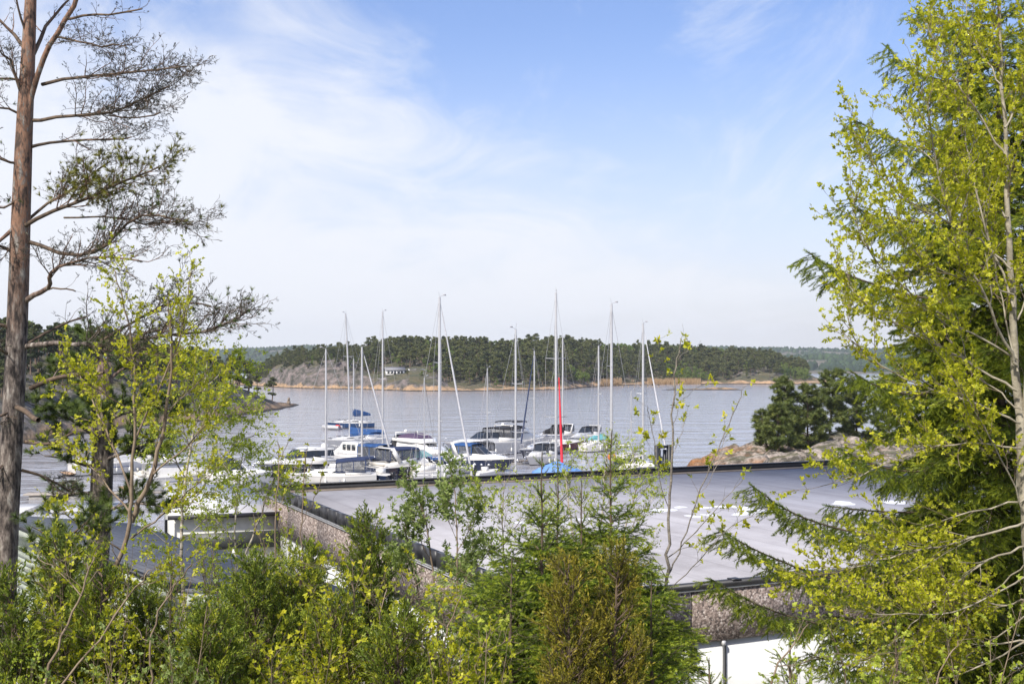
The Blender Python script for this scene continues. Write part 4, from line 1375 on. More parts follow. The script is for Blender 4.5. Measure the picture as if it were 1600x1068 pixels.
def sailboat(name, stern, bow, label, mast, hull='gel_white', B=3.2, hs=1.0, hb=1.35, cover=None, genoa=None, spread=1, top='gel_white', hood=None, back=True, lean=0.0, coverlen=.38,
             mr=.10, group=None, tilt=0, grange=(.05, .93)):
    """mast: (position from stern 0..1, height above water)"""
    root, L = place(name, stern, bow, label, group, 'sailing boat')
    H = Hull(L, B, hs, hb, stern=.66, full=2.0, rake=.13, sail=True, flare=.86)
    H.mesh(root, hull, 'antifoul', top)
    hw = B / 2
    secs = [(H.x(.34), hw * .60, hw * .5, H.sheer(.34), hs + .62), (H.x(.50), hw * .60, hw * .48, H.sheer(.5), hs + .60), (H.x(.66), hw * .46, hw * .34, H.sheer(.66), hs + .48), (H.x(.78), hw * .28, hw * .16, H.sheer(.78), H.sheer(.78) + .12)]
    loft(root, 'coachroof', 'gel_white', secs)
    band(root, 'side_window', 'tinted_glass', secs[:3], .34, .72, ends=(False, False))
    for sg in (1, -1):
        b = MB()
        b.hexa([(H.x(.06), sg * hw * .58, hs - .08), (H.x(.335), sg * hw * .66, hs - .05), (H.x(.335), sg * hw * .5, hs - .05), (H.x(.06), sg * hw * .44, hs - .08),
                (H.x(.06), sg * hw * .56, hs + .22), (H.x(.335), sg * hw * .62, hs + .36), (H.x(.335), sg * hw * .52, hs + .36), (H.x(.06), sg * hw * .46, hs + .22)])
        b.build('coaming', 'gel_white', root)
    xm, zt = H.x(mast[0]), mast[1]
    zm = float(H.sheer(mast[0])) + .3
    b = MB()
    k = np.linspace(0, 1, 6)
    dx = lean * k ** 1.5
    b.tube(np.stack([xm + dx, k * 0 + tilt * k, zm + (zt - zm) * k], -1), mr * np.array([1, 1, 1, .97, .9, .75]), 10)
    xt = xm + lean
    b.build('mast', 'alloy', root, smooth=60)
    b = MB(); b.tube([(xt, tilt, zt), (xt - .1, tilt, zt + .55)], .015, 3); b.tube([(xt, tilt, zt + .03), (xt + .45, tilt, zt + .2)], .018, 3); b.box(xt + .35, xt + .62, tilt - .02, tilt + .02, zt + .15, zt + .27); b.build('masthead_vane', 'rig_wire', root)
    sp = MB(); st = MB()
    levels = np.linspace(0, 1, spread + 2)[1:-1]
    chain = [(xm - .15, hw * .92)]
    for sg in (1, -1):
        pts = [(xm - .15, hw * .92 * sg, float(H.sheer(mast[0])))]
        for q in levels:
            zq = zm + (zt - zm) * (q * .92 + .04)
            yq = hw * (.62 - .12 * q) * sg
            xq = xm + lean * q ** 1.5
            sp.tube([(xq, tilt * q, zq), (xq - .18, yq + tilt * q, zq + .06)], .035, 4)
            pts.append((xq - .18, yq + tilt * q, zq + .06))
        pts.append((xt, tilt, zt - .1))
        st.tube(pts, .016, 3)
        st.tube([(xm - .15, hw * .9 * sg, float(H.sheer(mast[0]))), (xm + .02, tilt * .5, zm + (zt - zm) * (levels[0] * .92 + .03))], .013, 3)
    st.tube([(H.x(.985), 0, float(H.sheer(.985))), (xt, tilt, zt - .1)], .018, 3)
    if back: st.tube([(H.x(.01), 0, hs), (xt, tilt, zt - .02)], .016, 3)
    if len(levels): sp.build('spreader', 'alloy', root)
    st.build('rigging', 'rig_wire', root)
    zb = zm + 1.05
    xb = xm - L * coverlen
    b = MB(); b.tube([(xm, 0, zb), (xb, 0, zb + .12)], .07, 6); b.build('boom', 'alloy', root)
    if cover:
        kk = np.linspace(0, 1, 8)
        b = MB()
        V = []
        for q in kk:
            x = xm + .15 + (xb - xm - .1) * q; hgt = (1.15 * (1 - q) ** .8 + .42); wd = .17 * (1 - q * .35)
            z0 = zb - .12 + .12 * q
            V.append([(x, wd * .3, z0), (x, wd, z0 + hgt * .35), (x, wd * .5, z0 + hgt * .85), (x, 0, z0 + hgt), (x, -wd * .5, z0 + hgt * .85), (x, -wd, z0 + hgt * .35), (x, -wd * .3, z0)])
        V = np.array(V); i = np.arange(7)[:, None] * 7 + np.arange(7)[None]; j = np.arange(7)[:, None] * 7 + (np.arange(7)[None] + 1) % 7
        b.add(V, np.stack([i, i + 7, j + 7, j], -1).reshape(-1, 4)); b.add(V[0], [(0, 1, 2, 3), (3, 4, 5, 6)]); b.add(V[-1], [(0, 1, 2, 3), (3, 4, 5, 6)])
        b.build('sail_cover', cover, root, smooth=60)
    if genoa:
        gm, r0 = genoa
        k = np.linspace(grange[0], grange[1], 14)
        b0 = np.array((H.x(.985), 0, float(H.sheer(.985)))); b1 = np.array((xt, tilt, zt - .1))
        b = MB(); b.tube(b0 + (b1 - b0) * k[:, None], r0 * np.interp((k - k[0]) / (k[-1] - k[0]), [0, .12, .6, 1], [.7, 1.1, .9, .4]), 7); b.build('furled_sail', gm, root, smooth=60)
    if hood:
        x0, x1 = H.x(.12), H.x(.44)
        canopy(root, hood, x0, x1, hw * .62, hs + .28, hs + 1.75, slope=.25)
    b = MB()
    t = np.linspace(.06, .95, 9)
    for sg in (1, -1):
        P = np.stack([H.x(t), H.half(t) * sg * .94, H.sheer(t) + .62], -1)
        b.tube(P, .012, 3)
        for q in P: b.tube([q - (0, 0, .62), q], .014, 3)
    b.tube([(H.x(.95), float(H.half(.95)) * .94, float(H.sheer(.95)) + .62), (H.x(1.0), 0, float(H.sheer(1)) + .64), (H.x(.95), -float(H.half(.95)) * .94, float(H.sheer(.95)) + .62)], .02, 4)
    b.build('guard_rail', 'steel', root)
    H.fenders(root, (.35, .55), 1); H.fenders(root, (.35, .55), -1)
    b = MB(); b.tube([(H.x(.10), -.4, hs + .25), (H.x(.10), -.4, hs + .95)], .03, 4)
    th = np.linspace(0, 2 * math.pi, 13)
    b.tube(np.stack([np.full(13, H.x(.11)), np.cos(th) * .42, hs + .75 + np.sin(th) * .42], -1), .025, 4, caps=False)
    b.build('steering_wheel', 'steel', root)
    b = MB()
    for tt in (.58, .70, .84):
        z_ = float(H.sheer(tt)) + (.50 if tt < .75 else .16)
        b.box(H.x(tt) - .25, H.x(tt) + .25, -.25, .25, z_, z_ + .07)
    b.build('hatch', 'tinted_glass', root)
    return root, H, L


def top_z(u, v, wl_v):
    """height above the water of something seen at row v, standing where the water shows at row wl_v"""
    d = EYE * F / (wl_v - 570)
    return EYE - (v - 570) / F * d


# --- motor boats, from the left
express('motor_cruiser', (522, 737), (399, 747), 'white motor cruiser with black hull and closed hard top, leftmost in the marina', 'hull_black', B=4.0, hs=1.45, hb=2.0, hardtop=True, arch=False, bim=None, top='gel_white', ports=0)
tr, L_ = place('trawler', (606, 733), (512, 725), 'white pilot house trawler with a blue canvas stern enclosure', None, 'motor cruiser')
tr.scale = (1, 1, .85)
H = Hull(L_, 3.7, 1.35, 2.1, rake=.1)
H.mesh(tr, 'gel_white')
hs = 1.35
sc_ = [(H.x(.36), 1.35, 1.25, 1.3, 3.55), (H.x(.62), 1.35, 1.22, 1.4, 3.6), (H.x(.70), 1.1, .95, 1.6, 2.85), (H.x(.82), .7, .6, 1.75, 2.25)]
loft(tr, 'pilot_house', 'gel_white', sc_, [(0, 0), (.3, .4), (.8, .9), (1, 1), (1.2, 1.0)])
for x0, x1 in ((.395, .455), (.475, .535), (.555, .605)):
    for sg in (1, -1):
        b = MB(); b.box(H.x(x0), H.x(x1), sg * 1.30 - .04, sg * 1.30 + .04, 2.5, 3.3); b.build('window', 'tinted_glass', tr)
b = MB(); b.add([(H.x(.625), -1.0, 3.45), (H.x(.625), 1.0, 3.45), (H.x(.70), .9, 2.9), (H.x(.70), -.9, 2.9)], [(0, 1, 2, 3)])
for v in b.v: v += (.03, 0, .03)
b.build('windscreen', 'tinted_glass', tr)
canopy(tr, 'canvas_blue', H.x(.04), H.x(.355), 1.35, 1.5, 3.45)
b = MB(); b.box(H.x(.10), H.x(.20), -1.38, -1.3, 1.35, 3.2); b.build('canopy_door', 'canvas_blue', tr)
th = np.linspace(0, 2 * math.pi, 15)
b = MB(); b.tube(np.stack([H.x(.25) + .34 * np.cos(th), np.full(15, -1.47), 1.75 + .34 * np.sin(th)], -1), .085, 8, caps=False); b.build('life_ring', 'yellow_ring', tr)
H.rail(tr, .5, 1.0, .75); H.fenders(tr, (.3, .5, .65), -1)
canopy(tr, 'canvas_blue', H.x(.20), H.x(.52), 1.0, 3.6, 5.15, windows=False, name='bimini')
b = MB(); b.tube([(H.x(.4), 0, 3.6), (H.x(.36), 0, 4.9)], .05, 5); b.build('signal_mast', 'alloy', tr)

express('motor_cruiser', (583, 751), (728, 739), 'white cruiser with navy hull, navy bimini and pale teal windscreen', 'hull_navy', B=3.9, hs=1.75, hb=2.2, can='canvas_navy', glass='teal_glass', bim=(.10, .40, 1.5), ports=4)
r_m5, H5 = express('day_cruiser', (641, 751), (733, 747), 'small white cuddy cruiser with a blue bimini, in front of the navy hulled cruiser', 'gel_white', B=2.5, hs=1.15, hb=1.55, can='canvas_blue', arch=False, bim=(.30, .52, 1.0), ports=0, win=False)
outboard(r_m5, H5.x(0) - .1, .9)
flybridge('motor_yacht', (626, 716), (716, 729), 'flybridge yacht with purple canvas and dark stern enclosure', 'canvas_purple', B=4.2, hs=1.6, hb=2.2, encl=True, bimini=False)
express('motor_cruiser', (806, 706), (694, 717), 'large white sports cruiser with black canvas and dark raked windscreen', 'gel_white', B=4.4, hs=1.9, hb=2.6, can='canvas_black', bim=(.06, .36, 1.7), arch=False, ports=3)
express('motor_cruiser', (703, 731), (806, 737), 'white cruiser with navy hull and bright blue bimini, bow pointing right', 'hull_navy', B=3.5, hs=1.4, hb=1.9, can='canvas_blue', bim=(.10, .42, 1.45), ports=3)
flybridge('motor_yacht', (778, 703), (852, 696), 'flybridge yacht with charcoal canopy behind the white sports cruiser', 'canvas_black', B=4.2, hs=1.6, hb=2.2)
express('motor_cruiser', (894, 690), (836, 695), 'white cruiser with a blue stripe and black canvas, left of the red furled sail', 'gel_white', B=3.2, hs=1.35, hb=1.8, can='canvas_black', bim=(.10, .42, 1.3), top='stripe_blue', ports=0)
express('day_cruiser', (936, 688), (888, 695), 'small white boat with open canvas hoops beside the maroon sailing boat', 'gel_white', B=2.6, hs=1.1, hb=1.4, can='canvas_black', bim=(.10, .42, 1.1), ports=0)
b_t, L_ = place('dinghy', (950, 694), (916, 697), 'small boat with teal covers at the right of the marina', None, 'motorboat')
H = Hull(L_, 2.1, .8, 1.0, rake=.1); H.mesh(b_t, 'gel_white')
loft(b_t, 'cover', 'tarp_teal', [(H.x(.05), .95, .5, .7, 1.1), (H.x(.3), 1.0, .4, .75, 1.75), (H.x(.6), .95, .3, .8, 1.6), (H.x(.9), .4, .1, .9, 1.15)])

navy, L_ = place('motor_launch', (612, 757), (570, 754), 'open navy blue launch lying behind the nearest sailing boat', None, 'motorboat')
H = Hull(L_, 2.3, 1.0, 1.2); H.mesh(navy, 'hull_navy', top='hull_navy')
b = MB(); b.box(H.x(.3), H.x(.5), -.4, .4, 1.0, 1.6); b.build('console', 'gel_white', navy)
outboard(navy, H.x(0), .8)

express('motor_cruiser', (652, 709), (588, 715), 'white cruiser with a navy canopy lying behind the trawler stern', 'gel_white', B=3.2, hs=1.3, hb=1.7, can='canvas_navy', bim=(.10, .42, 1.3), arch=False, ports=0)
express('motor_cruiser', (770, 722), (700, 728), 'low white cruiser between the purple canvas yacht and the big sports cruiser', 'gel_white', B=3.2, hs=1.2, hb=1.6, can='canvas_black', bim=(.10, .40, 1.2), arch=False, ports=0)
express('day_cruiser', (560, 748), (622, 745), 'small cream cuddy boat beside the nearest sailing boat', 'gel_cream', B=2.5, hs=1.05, hb=1.4, can='canvas_navy', arch=False, bim=(.12, .45, 1.0), ports=0)
wb, L_ = place('motor_launch', (742, 748), (778, 745), 'open white launch with a black outboard at the near pontoon', None, 'motorboat')
H = Hull(L_, 1.9, .7, .95); H.mesh(wb, 'gel_white')
b = MB(); b.box(H.x(.35), H.x(.5), -.35, .35, .7, 1.25); b.build('console', 'gel_white', wb)
outboard(wb, H.x(0), .65)
express('day_cruiser', (862, 722), (822, 728), 'small white cruiser with black hoops moored beside the navy sailing boat', 'gel_white', B=2.6, hs=1.1, hb=1.4, can='canvas_black', arch=False, bim=(.12, .45, 1.1), ports=0)

# big yachts half hidden by the trees on the left
flybridge('motor_yacht', (205, 766), (382, 757), 'large white flybridge yacht half hidden behind the lime green trees', None, B=4.8, hs=1.9, hb=2.5)
flybridge('motor_yacht', (112, 742), (246, 735), 'white motor yacht with navy canvas behind the orange pine trunk', 'canvas_navy', B=4.4, hs=1.7, hb=2.2, bimini=False)
express('motor_cruiser', (318, 768), (428, 766), 'white bow of a cruiser lying just left of the black hull', 'gel_white', B=3.8, hs=1.7, hb=2.3, arch=False, bim=(.1, .4, 1.4), ports=0)
express('day_cruiser', (352, 652), (306, 656), 'small white motorboat anchored off the headland at left', 'gel_white', B=2.8, hs=1.2, hb=1.6, can='canvas_navy', arch=False, bim=(.1, .4, 1.1), ports=0)
sk, L_ = place('rowing_boat', (382, 652.5), (362, 653.5), 'small dark rowing boat close under the headland', None, 'rowing boat')
H = Hull(L_, 1.6, .5, .75); H.mesh(sk, 'hull_black', top='hull_black')
b = MB()
for tt in (.25, .5, .72): b.box(H.x(tt) - .12, H.x(tt) + .12, -float(H.half(tt)) * .9, float(H.half(tt)) * .9, .55, .62)
b.build('thwart', 'teak', sk)

# --- sailing boats
sailboat('sailing_boat', (588, 758), (444, 760), 'nearest white sailing boat with a navy spray hood', (.55, top_z(507, 545, 759)), 'gel_white', B=3.2, hs=1.25, hb=1.5, hood='canvas_navy', spread=1, mr=.10)
sailboat('sailing_boat', (510, 744), (616, 741), 'white sailing boat with a pale furled genoa, beside the black hulled cruiser', (.52, top_z(564, 542, 742)), 'gel_white', B=3.1, hs=1.1, hb=1.4, genoa=('sail_grey', .11), spread=1, mr=.13)
sailboat('sailing_boat', (594, 696), (500, 704), 'sailing boat with a thick bright blue sail cover on its boom', (.52, top_z(555, 490, 700)), 'gel_white', B=3.8, hs=1.3, hb=1.7, spread=2, mr=.13, coverlen=.0, lean=.9)
# that boat's boom points right: modelled with its own cover below
sailboat('sailing_boat', (582, 667), (507, 669.5), 'far sailing boat with blue hull and a bundled blue sail, moored alone', (.40, top_z(553, 560, 668)), 'hull_blue', B=3.0, hs=1.0, hb=1.4, cover='canvas_blue', coverlen=.36, spread=1, mr=.12)
inf, L_ = place('inflatable_dinghy', (532, 671), (506, 670.5), 'grey inflatable dinghy tied to the blue sailing boat', None, 'dinghy')
b = MB()
tq = np.linspace(-1, 1, 15)
xx = L_ / 2 * (1 - np.abs(tq) ** 3 * 2); yy = .8 * np.sign(tq) * np.minimum(1, np.abs(tq) * 1.6)
b.tube(np.stack([xx, yy, .42 + .18 * (1 - np.abs(tq))], -1), .36, 8); b.build('tube', 'hull_grey', inf, smooth=60)
b = MB(); b.box(-L_ / 2, L_ / 4, -.6, .6, .15, .25); b.build('floor', 'hull_grey', inf)
b = MB(); b.box(-L_ / 2 + .2, -L_ / 2 + .9, -.3, .3, .25, .95); b.build('seat', 'red_cloth', inf)
sailboat('sailing_boat', (568, 716), (636, 711), 'sailing boat with a tall mast, hidden behind the trawler', (.43, top_z(596, 487, 713)), 'gel_white', B=3.4, hs=1.2, hb=1.5, spread=1, mr=.12)
sailboat('sailing_boat', (640, 792), (690, 784), 'small sailing boat with a thin short mast by the quay', (.45, top_z(662, 590, 788)), 'gel_white', B=2.3, hs=.9, hb=1.1, spread=1, mr=.06)
sailboat('sailing_boat', (630, 789), (742, 783), 'sailing boat with the tallest mast left of centre and a grey furled genoa', (.50, top_z(684, 464, 786)), 'gel_white', B=3.6, hs=1.2, hb=1.5, genoa=('sail_grey', .10), spread=2, mr=.14)
sailboat('sailing_boat', (740, 731), (790, 726), 'little sailing boat with a bare thin mast behind the blue bimini cruiser', (.42, top_z(760, 575, 728)), 'gel_white', B=2.6, hs=.9, hb=1.2, spread=1, mr=.075)
sailboat('sailing_boat', (846, 781), (748, 789), 'sailing boat at the quay edge with a plain single spreader mast', (.42, top_z(800, 514, 785)), 'hull_navy', B=3.2, hs=1.1, hb=1.4, spread=2, mr=.105)
sailboat('sailing_boat', (866, 707), (812, 721), 'sailing boat with navy hull and white stripe lying bow to the left', (.60, top_z(827, 548, 713)), 'hull_navy', B=3.5, hs=1.25, hb=1.6, spread=1, mr=.11, genoa=('canvas_navy', .10))
rk, HK, LK_ = sailboat('sailing_boat', (858, 765), (880, 792), 'sailing boat with the bright red furled foresail', (.52, top_z(868, 457, 778)), 'gel_white', B=3.5, hs=1.1, hb=1.4, spread=2, mr=.13, genoa=('sail_red', .115), grange=(.03, .56))
sailboat('sailing_boat', (836, 704.5), (918, 701), 'classic sailing boat with a maroon hull', (.52, top_z(880, 526, 703)), 'hull_maroon', B=2.9, hs=1.0, hb=1.5, spread=1, mr=.12, cover='canvas_black')
sailboat('sailing_boat', (910, 706), (960, 703), 'sailing boat with a white mast right of the teal covered dinghy', (.5, top_z(934, 540, 705)), 'gel_white', B=2.8, hs=1.0, hb=1.3, spread=1, mr=.13)
sailboat('sailing_boat', (912, 781), (1006, 779), 'sailing boat with a tall thick mast behind the spruce tops', (.46, top_z(957, 475, 780)), 'gel_white', B=3.6, hs=1.2, hb=1.5, spread=2, mr=.14)
sailboat('sailing_boat', (976, 741), (1046, 747), 'sailing boat moored behind the forklift mast', (.42, top_z(1004, 505, 744)), 'gel_white', B=3.2, hs=1.1, hb=1.4, spread=1, mr=.14, genoa=('sail_grey', .09))
sailboat('sailing_boat', (962, 725), (1010, 722), 'small sailing boat with a slender dark mast near the point', (.5, top_z(987, 610, 723)), 'hull_navy', B=2.4, hs=.9, hb=1.2, spread=1, mr=.07)

# blue stow-away cover hanging on the boom of the far tall-masted boat: part of that boat
bb_ = [o for o in C.objects if o.get('label', '').startswith('sailing boat with a thick bright blue')][0]
bpy.context.view_layer.update()
inv = np.array(bb_.matrix_world.inverted())
b = MB()
dB = EYE * F / (700 - 570)
V = []
pa, pc = at(547, 674, 171), at(601, 675.5, 169)
dirv = pc - pa
for q in np.linspace(0, 1, 9):
    c = pa + dirv * q
    hgt = np.interp(q, [0, .08, .3, 1], [2.0, 1.9, 1.35, .85]) * .75; wd = .2
    off = np.interp(q, [0, .3, 1], [.0, .0, .1])
    V.append([(c[0], c[1] + w_ * wd, c[2] + off + z_ * hgt) for w_, z_ in ((.3, -.5), (1, -.1), (.5, .35), (0, .5), (-.5, .35), (-1, -.1), (-.3, -.5))])
V = np.array(V)
V = (np.concatenate([V, np.ones(V.shape[:2] + (1,))], -1) @ inv.T)[..., :3]
i = np.arange(8)[:, None] * 7 + np.arange(7)[None]; j = np.arange(8)[:, None] * 7 + (np.arange(7)[None] + 1) % 7
b.add(V, np.stack([i, i + 7, j + 7, j], -1).reshape(-1, 4)); b.add(V[0], [(0, 1, 2, 3), (3, 4, 5, 6)]); b.add(V[-1], [(0, 1, 2, 3), (3, 4, 5, 6)])
b.build('sail_cover', 'canvas_blue', bb_, smooth=60)

# --- things on the quay and in the water
p_ = on(868, 745, 1.4)
tp = empty('covered_boat', (at(868, 740, 92)[0], 92, 1.4), .05, 'laid up boat under a bright blue tarpaulin on the quay', 'boat')
b = MB()
xs = np.linspace(-1.9, 2.2, 9)
V = []
tr_ = np.random.default_rng(2)
for q, x in enumerate(xs):
    k = 1 - abs(q - 4) / 4.6
    zt = 2.35 + 1.1 * k ** .7
    V.append([(x, -1.5, .6), (x, -1.25 - tr_.uniform(0, .1), 1.2), (x, -.6, zt * .86 + tr_.uniform(-.05, .05)), (x, 0, zt), (x, .6, zt * .86), (x, 1.25, 1.2), (x, 1.5, .6)])
V = np.array(V); i = np.arange(8)[:, None] * 7 + np.arange(6)[None]
b.add(V, np.stack([i, i + 7, i + 8, i + 1], -1).reshape(-1, 4)); b.add(V[0], [(0, 1, 2, 3), (3, 4, 5, 6)]); b.add(V[-1], [(0, 1, 2, 3), (3, 4, 5, 6)])
b.build('tarpaulin', 'tarp_blue', tp, smooth=50)
b = MB()
for x in (-1.3, 1.5):
    b.box(x - .1, x + .1, -1, 1, .0, .62)
b.build('cradle', 'old_wood', tp)
tp = empty('covered_boat', (at(926, 740, 92)[0], 92, 1.4), .1, 'laid up boat under a turquoise tarpaulin on the quay', 'boat')
b = MB()
V = V * (.62, 1, .78) + (0, 0, .05)
b.add(V, np.stack([i, i + 7, i + 8, i + 1], -1).reshape(-1, 4)); b.add(V[0], [(0, 1, 2, 3), (3, 4, 5, 6)]); b.add(V[-1], [(0, 1, 2, 3), (3, 4, 5, 6)])
b.build('tarpaulin', 'tarp_teal', tp, smooth=50)
b = MB()
for x in (-.8, .9): b.box(x - .1, x + .1, -.9, .9, 0, .52)
b.build('cradle', 'old_wood', tp)

# forklift: twin black lifting mast towards us, body behind
fk = empty('forklift', (at(1014, 700, 86)[0], 86, 1.4), R(-62), 'big black forklift for boats with its lifting mast raised, on the quay', 'forklift')
mat('machine_dark', (.02, .022, .025), .5, var=.25)
mat('machine_orange', (.45, .13, .02), .5)
mat('rubber', (.015, .015, .015), .85)
b = MB()
for sg in (1, -1):
    b.box(1.75, 1.98, sg * .56 - .19, sg * .56 + .19, .3, 5.25)
    b.box(1.55, 1.74, sg * .26 - .1, sg * .26 + .1, .4, 4.9)
b.box(1.76, 1.95, -.45, .45, 5.02, 5.22); b.box(1.76, 1.95, -.45, .45, 2.4, 2.58); b.box(1.76, 1.95, -.45, .45, .5, .7)
b.build('lifting_mast', 'machine_dark', fk)
b = MB(); b.tube([(1.62, 0, .4), (1.62, 0, 4.4)], .09, 8); b.build('lift_ram', 'steel', fk)
b = MB(); b.box(1.99, 2.12, -.75, .75, 2.9, 3.06); b.box(1.99, 2.12, -.75, .75, 3.5, 3.66); b.box(1.99, 2.1, -.7, -.55, 2.9, 3.66); b.box(1.99, 2.1, .55, .7, 2.9, 3.66); b.build('carriage', 'machine_dark', fk)
for y in (-.5, .5):
    b = MB(); b.box(2.12, 4.4, y - .08, y + .08, 2.75, 2.88); b.box(2.121, 2.25, y - .08, y + .08, 2.881, 3.6); b.build('fork', 'machine_dark', fk)
b = MB(); b.box(-1.8, 1.45, -.95, .95, .55, 1.55); b.hexa([(-1.9, -.9, .5), (-1.2, -.9, .5), (-1.2, .9, .5), (-1.9, .9, .5), (-1.8, -.85, 1.95), (-.7, -.85, 1.95), (-.7, .85, 1.95), (-1.8, .85, 1.95)]); b.build('body', 'machine_orange', fk)
b = MB()
for x, y in ((-.6, .8), (-.6, -.8), (1.1, .8), (1.1, -.8)): b.box(x - .06, x + .06, y - .06, y + .06, 1.55, 3.3)
b.box(-.75, 1.25, -.9, .9, 3.3, 3.42); b.build('cab', 'machine_dark', fk)
for x, r in ((1.1, .62), (-1.2, .52)):
    for sg in (1, -1):
        b = MB(); b.tube([(x, sg * .75, r), (x, sg * 1.15, r)], r, 18); b.build('wheel', 'rubber', fk)

by = on(956, 716, 0); dby = 150
p_ = at(956, 713.5, 140)
bo = empty('mooring_buoy', (p_[0], 140, 0), 0, 'round orange buoy hanging beyond the spruce tops', 'buoy')
b = MB(); k = np.linspace(-math.pi / 2, math.pi / 2, 9)
b.tube(np.stack([k * 0, k * 0, 1.35 + .52 * np.sin(k)], -1), np.maximum(.52 * np.cos(k), .03), 12); b.build('float', 'orange_buoy', bo, smooth=60)
b = MB(); b.tube([(0, 0, -.6), (0, 0, .86)], .06, 6); b.build('pole', 'steel', bo)
# pontoons between the berths
mat('timber_deck', (.30, .27, .24), .85, var=.15, scale=3)
for (a, c, wd, lab) in (((452, 764), (640, 762), 2.0, 'grey floating pontoon along the near berths'), ((560, 727), (840, 724), 1.8, 'grey floating pontoon behind the second row of boats'),
                       ((930, 742), (1000, 741), 1.6, 'short pale pontoon left of the forklift'), ((40, 779), (330, 774), 2.0, 'grey floating pontoon behind the trees on the left')):
    pa, pb = on(*a), on(*c)
    dd = pb - pa; ln = float(np.linalg.norm(dd))
    pt = empty('pontoon', tuple((pa + pb) / 2), math.atan2(dd[1], dd[0]), lab, 'pontoon')
    b = MB(); b.box(-ln / 2, ln / 2, -wd / 2, wd / 2, .38, .52); b.build('deck', 'timber_deck', pt)
    b = MB()
    x = -ln / 2 + .5
    while x < ln / 2 - 2: b.box(x, x + 2, -wd / 2 + .1, wd / 2 - .1, -.3, .375); x += 3
    b.build('float', 'pontoon_grey', pt)
    b = MB()
    x = -ln / 2 + 1
    while x < ln / 2: b.tube([(x, wd / 2 - .1, .52), (x, wd / 2 - .1, .85)], .05, 5); x += 4
    b.build('cleat', 'steel', pt)
# ------------------------------------------------------------------ foreground trees
leafmat('aspen_leaf', (.233, .268, .015), (.420, .432, .021), (.583, .559, .041), trans=.42)
leafmat('birch_leaf', (.206, .270, .028), (.347, .412, .045), (.489, .541, .077), trans=.42)
leafmat('willow_leaf', (.158, .210, .053), (.252, .326, .095), (.367, .430, .158), trans=.38)
leafmat('young_leaf', (.269, .291, .016), (.426, .437, .022), (.560, .504, .039), trans=.42)
leafmat('spruce_needle', (.036, .064, .014), (.092, .15, .02), (.33, .39, .033), trans=.26)
leafmat('spruce_dark', (.06, .095, .018), (.15, .205, .028), (.36, .40, .035), trans=.34)
leafmat('pine_needle', (.044, .073, .017), (.091, .130, .026), (.169, .202, .039), trans=.2)
leafmat('pine_yellow', (.09, .10, .010), (.16, .16, .014), (.22, .20, .02), trans=.25)
leafmat('juniper_green', (.058, .091, .015), (.147, .195, .022), (.390, .405, .032), trans=.25)
leafmat('juniper_brown', (.075, .077, .011), (.181, .169, .020), (.338, .275, .031), trans=.25)
leafmat('lichen_twig', (.03, .03, .022), (.06, .06, .042), (.11, .11, .075), trans=.1)
mat('bark_grey', (.15, .13, .11), .9, col2=(.28, .25, .21), scale=14, bump=.5, bscale=40)
mat('bark_twig', (.16, .115, .075), .85, col2=(.26, .20, .14), scale=6)
mat('bark_dark', (.06, .042, .03), .9, col2=(.15, .105, .07), scale=9)
mat('bark_aspen', (.20, .175, .125), .8, col2=(.36, .32, .24), scale=7, bump=.3)
m, n, l, p = nodes_of('bark_birch')
p.inputs['Roughness'].default_value = .75
tc = n.new('ShaderNodeTexCoord'); mp = n.new('ShaderNodeMapping'); mp.inputs['Scale'].default_value = (3, 3, 14); l.new(tc.outputs['Object'], mp.inputs[0])
nz = n.new('ShaderNodeTexNoise'); nz.inputs['Scale'].default_value = 1.5; nz.inputs['Detail'].default_value = 5; l.new(mp.outputs[0], nz.inputs['Vector'])
r = ramp(n, [(.36, (.06, .05, .04)), (.46, (.34, .29, .23)), (.6, (.50, .45, .38))]); l.new(nz.outputs[0], r.inputs[0]); l.new(r.outputs[0], p.inputs['Base Color'])
# scots pine: thin orange bark high up, thick grey plates low down
m, n, l, p = nodes_of('bark_pine')
p.inputs['Roughness'].default_value = .9
tc = n.new('ShaderNodeTexCoord'); sx = n.new('ShaderNodeSeparateXYZ'); l.new(tc.outputs['Object'], sx.inputs[0])
mp = n.new('ShaderNodeMapping'); mp.inputs['Scale'].default_value = (1, 1, .28); l.new(tc.outputs['Object'], mp.inputs[0])
nz = n.new('ShaderNodeTexNoise'); nz.inputs['Scale'].default_value = 11; nz.inputs['Detail'].default_value = 8; nz.inputs['Roughness'].default_value = .7; l.new(mp.outputs[0], nz.inputs['Vector'])
n2_ = n.new('ShaderNodeTexNoise'); n2_.inputs['Scale'].default_value = 2.2; n2_.inputs['Detail'].default_value = 5; l.new(tc.outputs['Object'], n2_.inputs['Vector'])
ro = ramp(n, [(.40, (.05, .035, .028)), (.46, (.17, .10, .068)), (.52, (.27, .145, .088)), (.57, (.15, .12, .10)), (.65, (.30, .27, .235))]); l.new(nz.outputs[0], ro.inputs[0])
rg_ = ramp(n, [(.40, (.025, .02, .018)), (.48, (.10, .08, .068)), (.56, (.20, .165, .14)), (.64, (.34, .31, .27))]); l.new(nz.outputs[0], rg_.inputs[0])
ad = n.new('ShaderNodeMath'); ad.operation = 'MULTIPLY_ADD'; ad.inputs[1].default_value = 2.4; l.new(n2_.outputs[0], ad.inputs[0]); l.new(sx.outputs[2], ad.inputs[2])
mr_ = n.new('ShaderNodeMapRange'); mr_.inputs['From Min'].default_value = 10.0; mr_.inputs['From Max'].default_value = 12.2; l.new(ad.outputs[0], mr_.inputs[0])
mx = n.new('ShaderNodeMix'); mx.data_type = 'RGBA'; l.new(mr_.outputs[0], mx.inputs['Factor']); l.new(rg_.outputs[0], mx.inputs['A']); l.new(ro.outputs[0], mx.inputs['B']); l.new(mx.outputs['Result'], p.inputs['Base Color'])
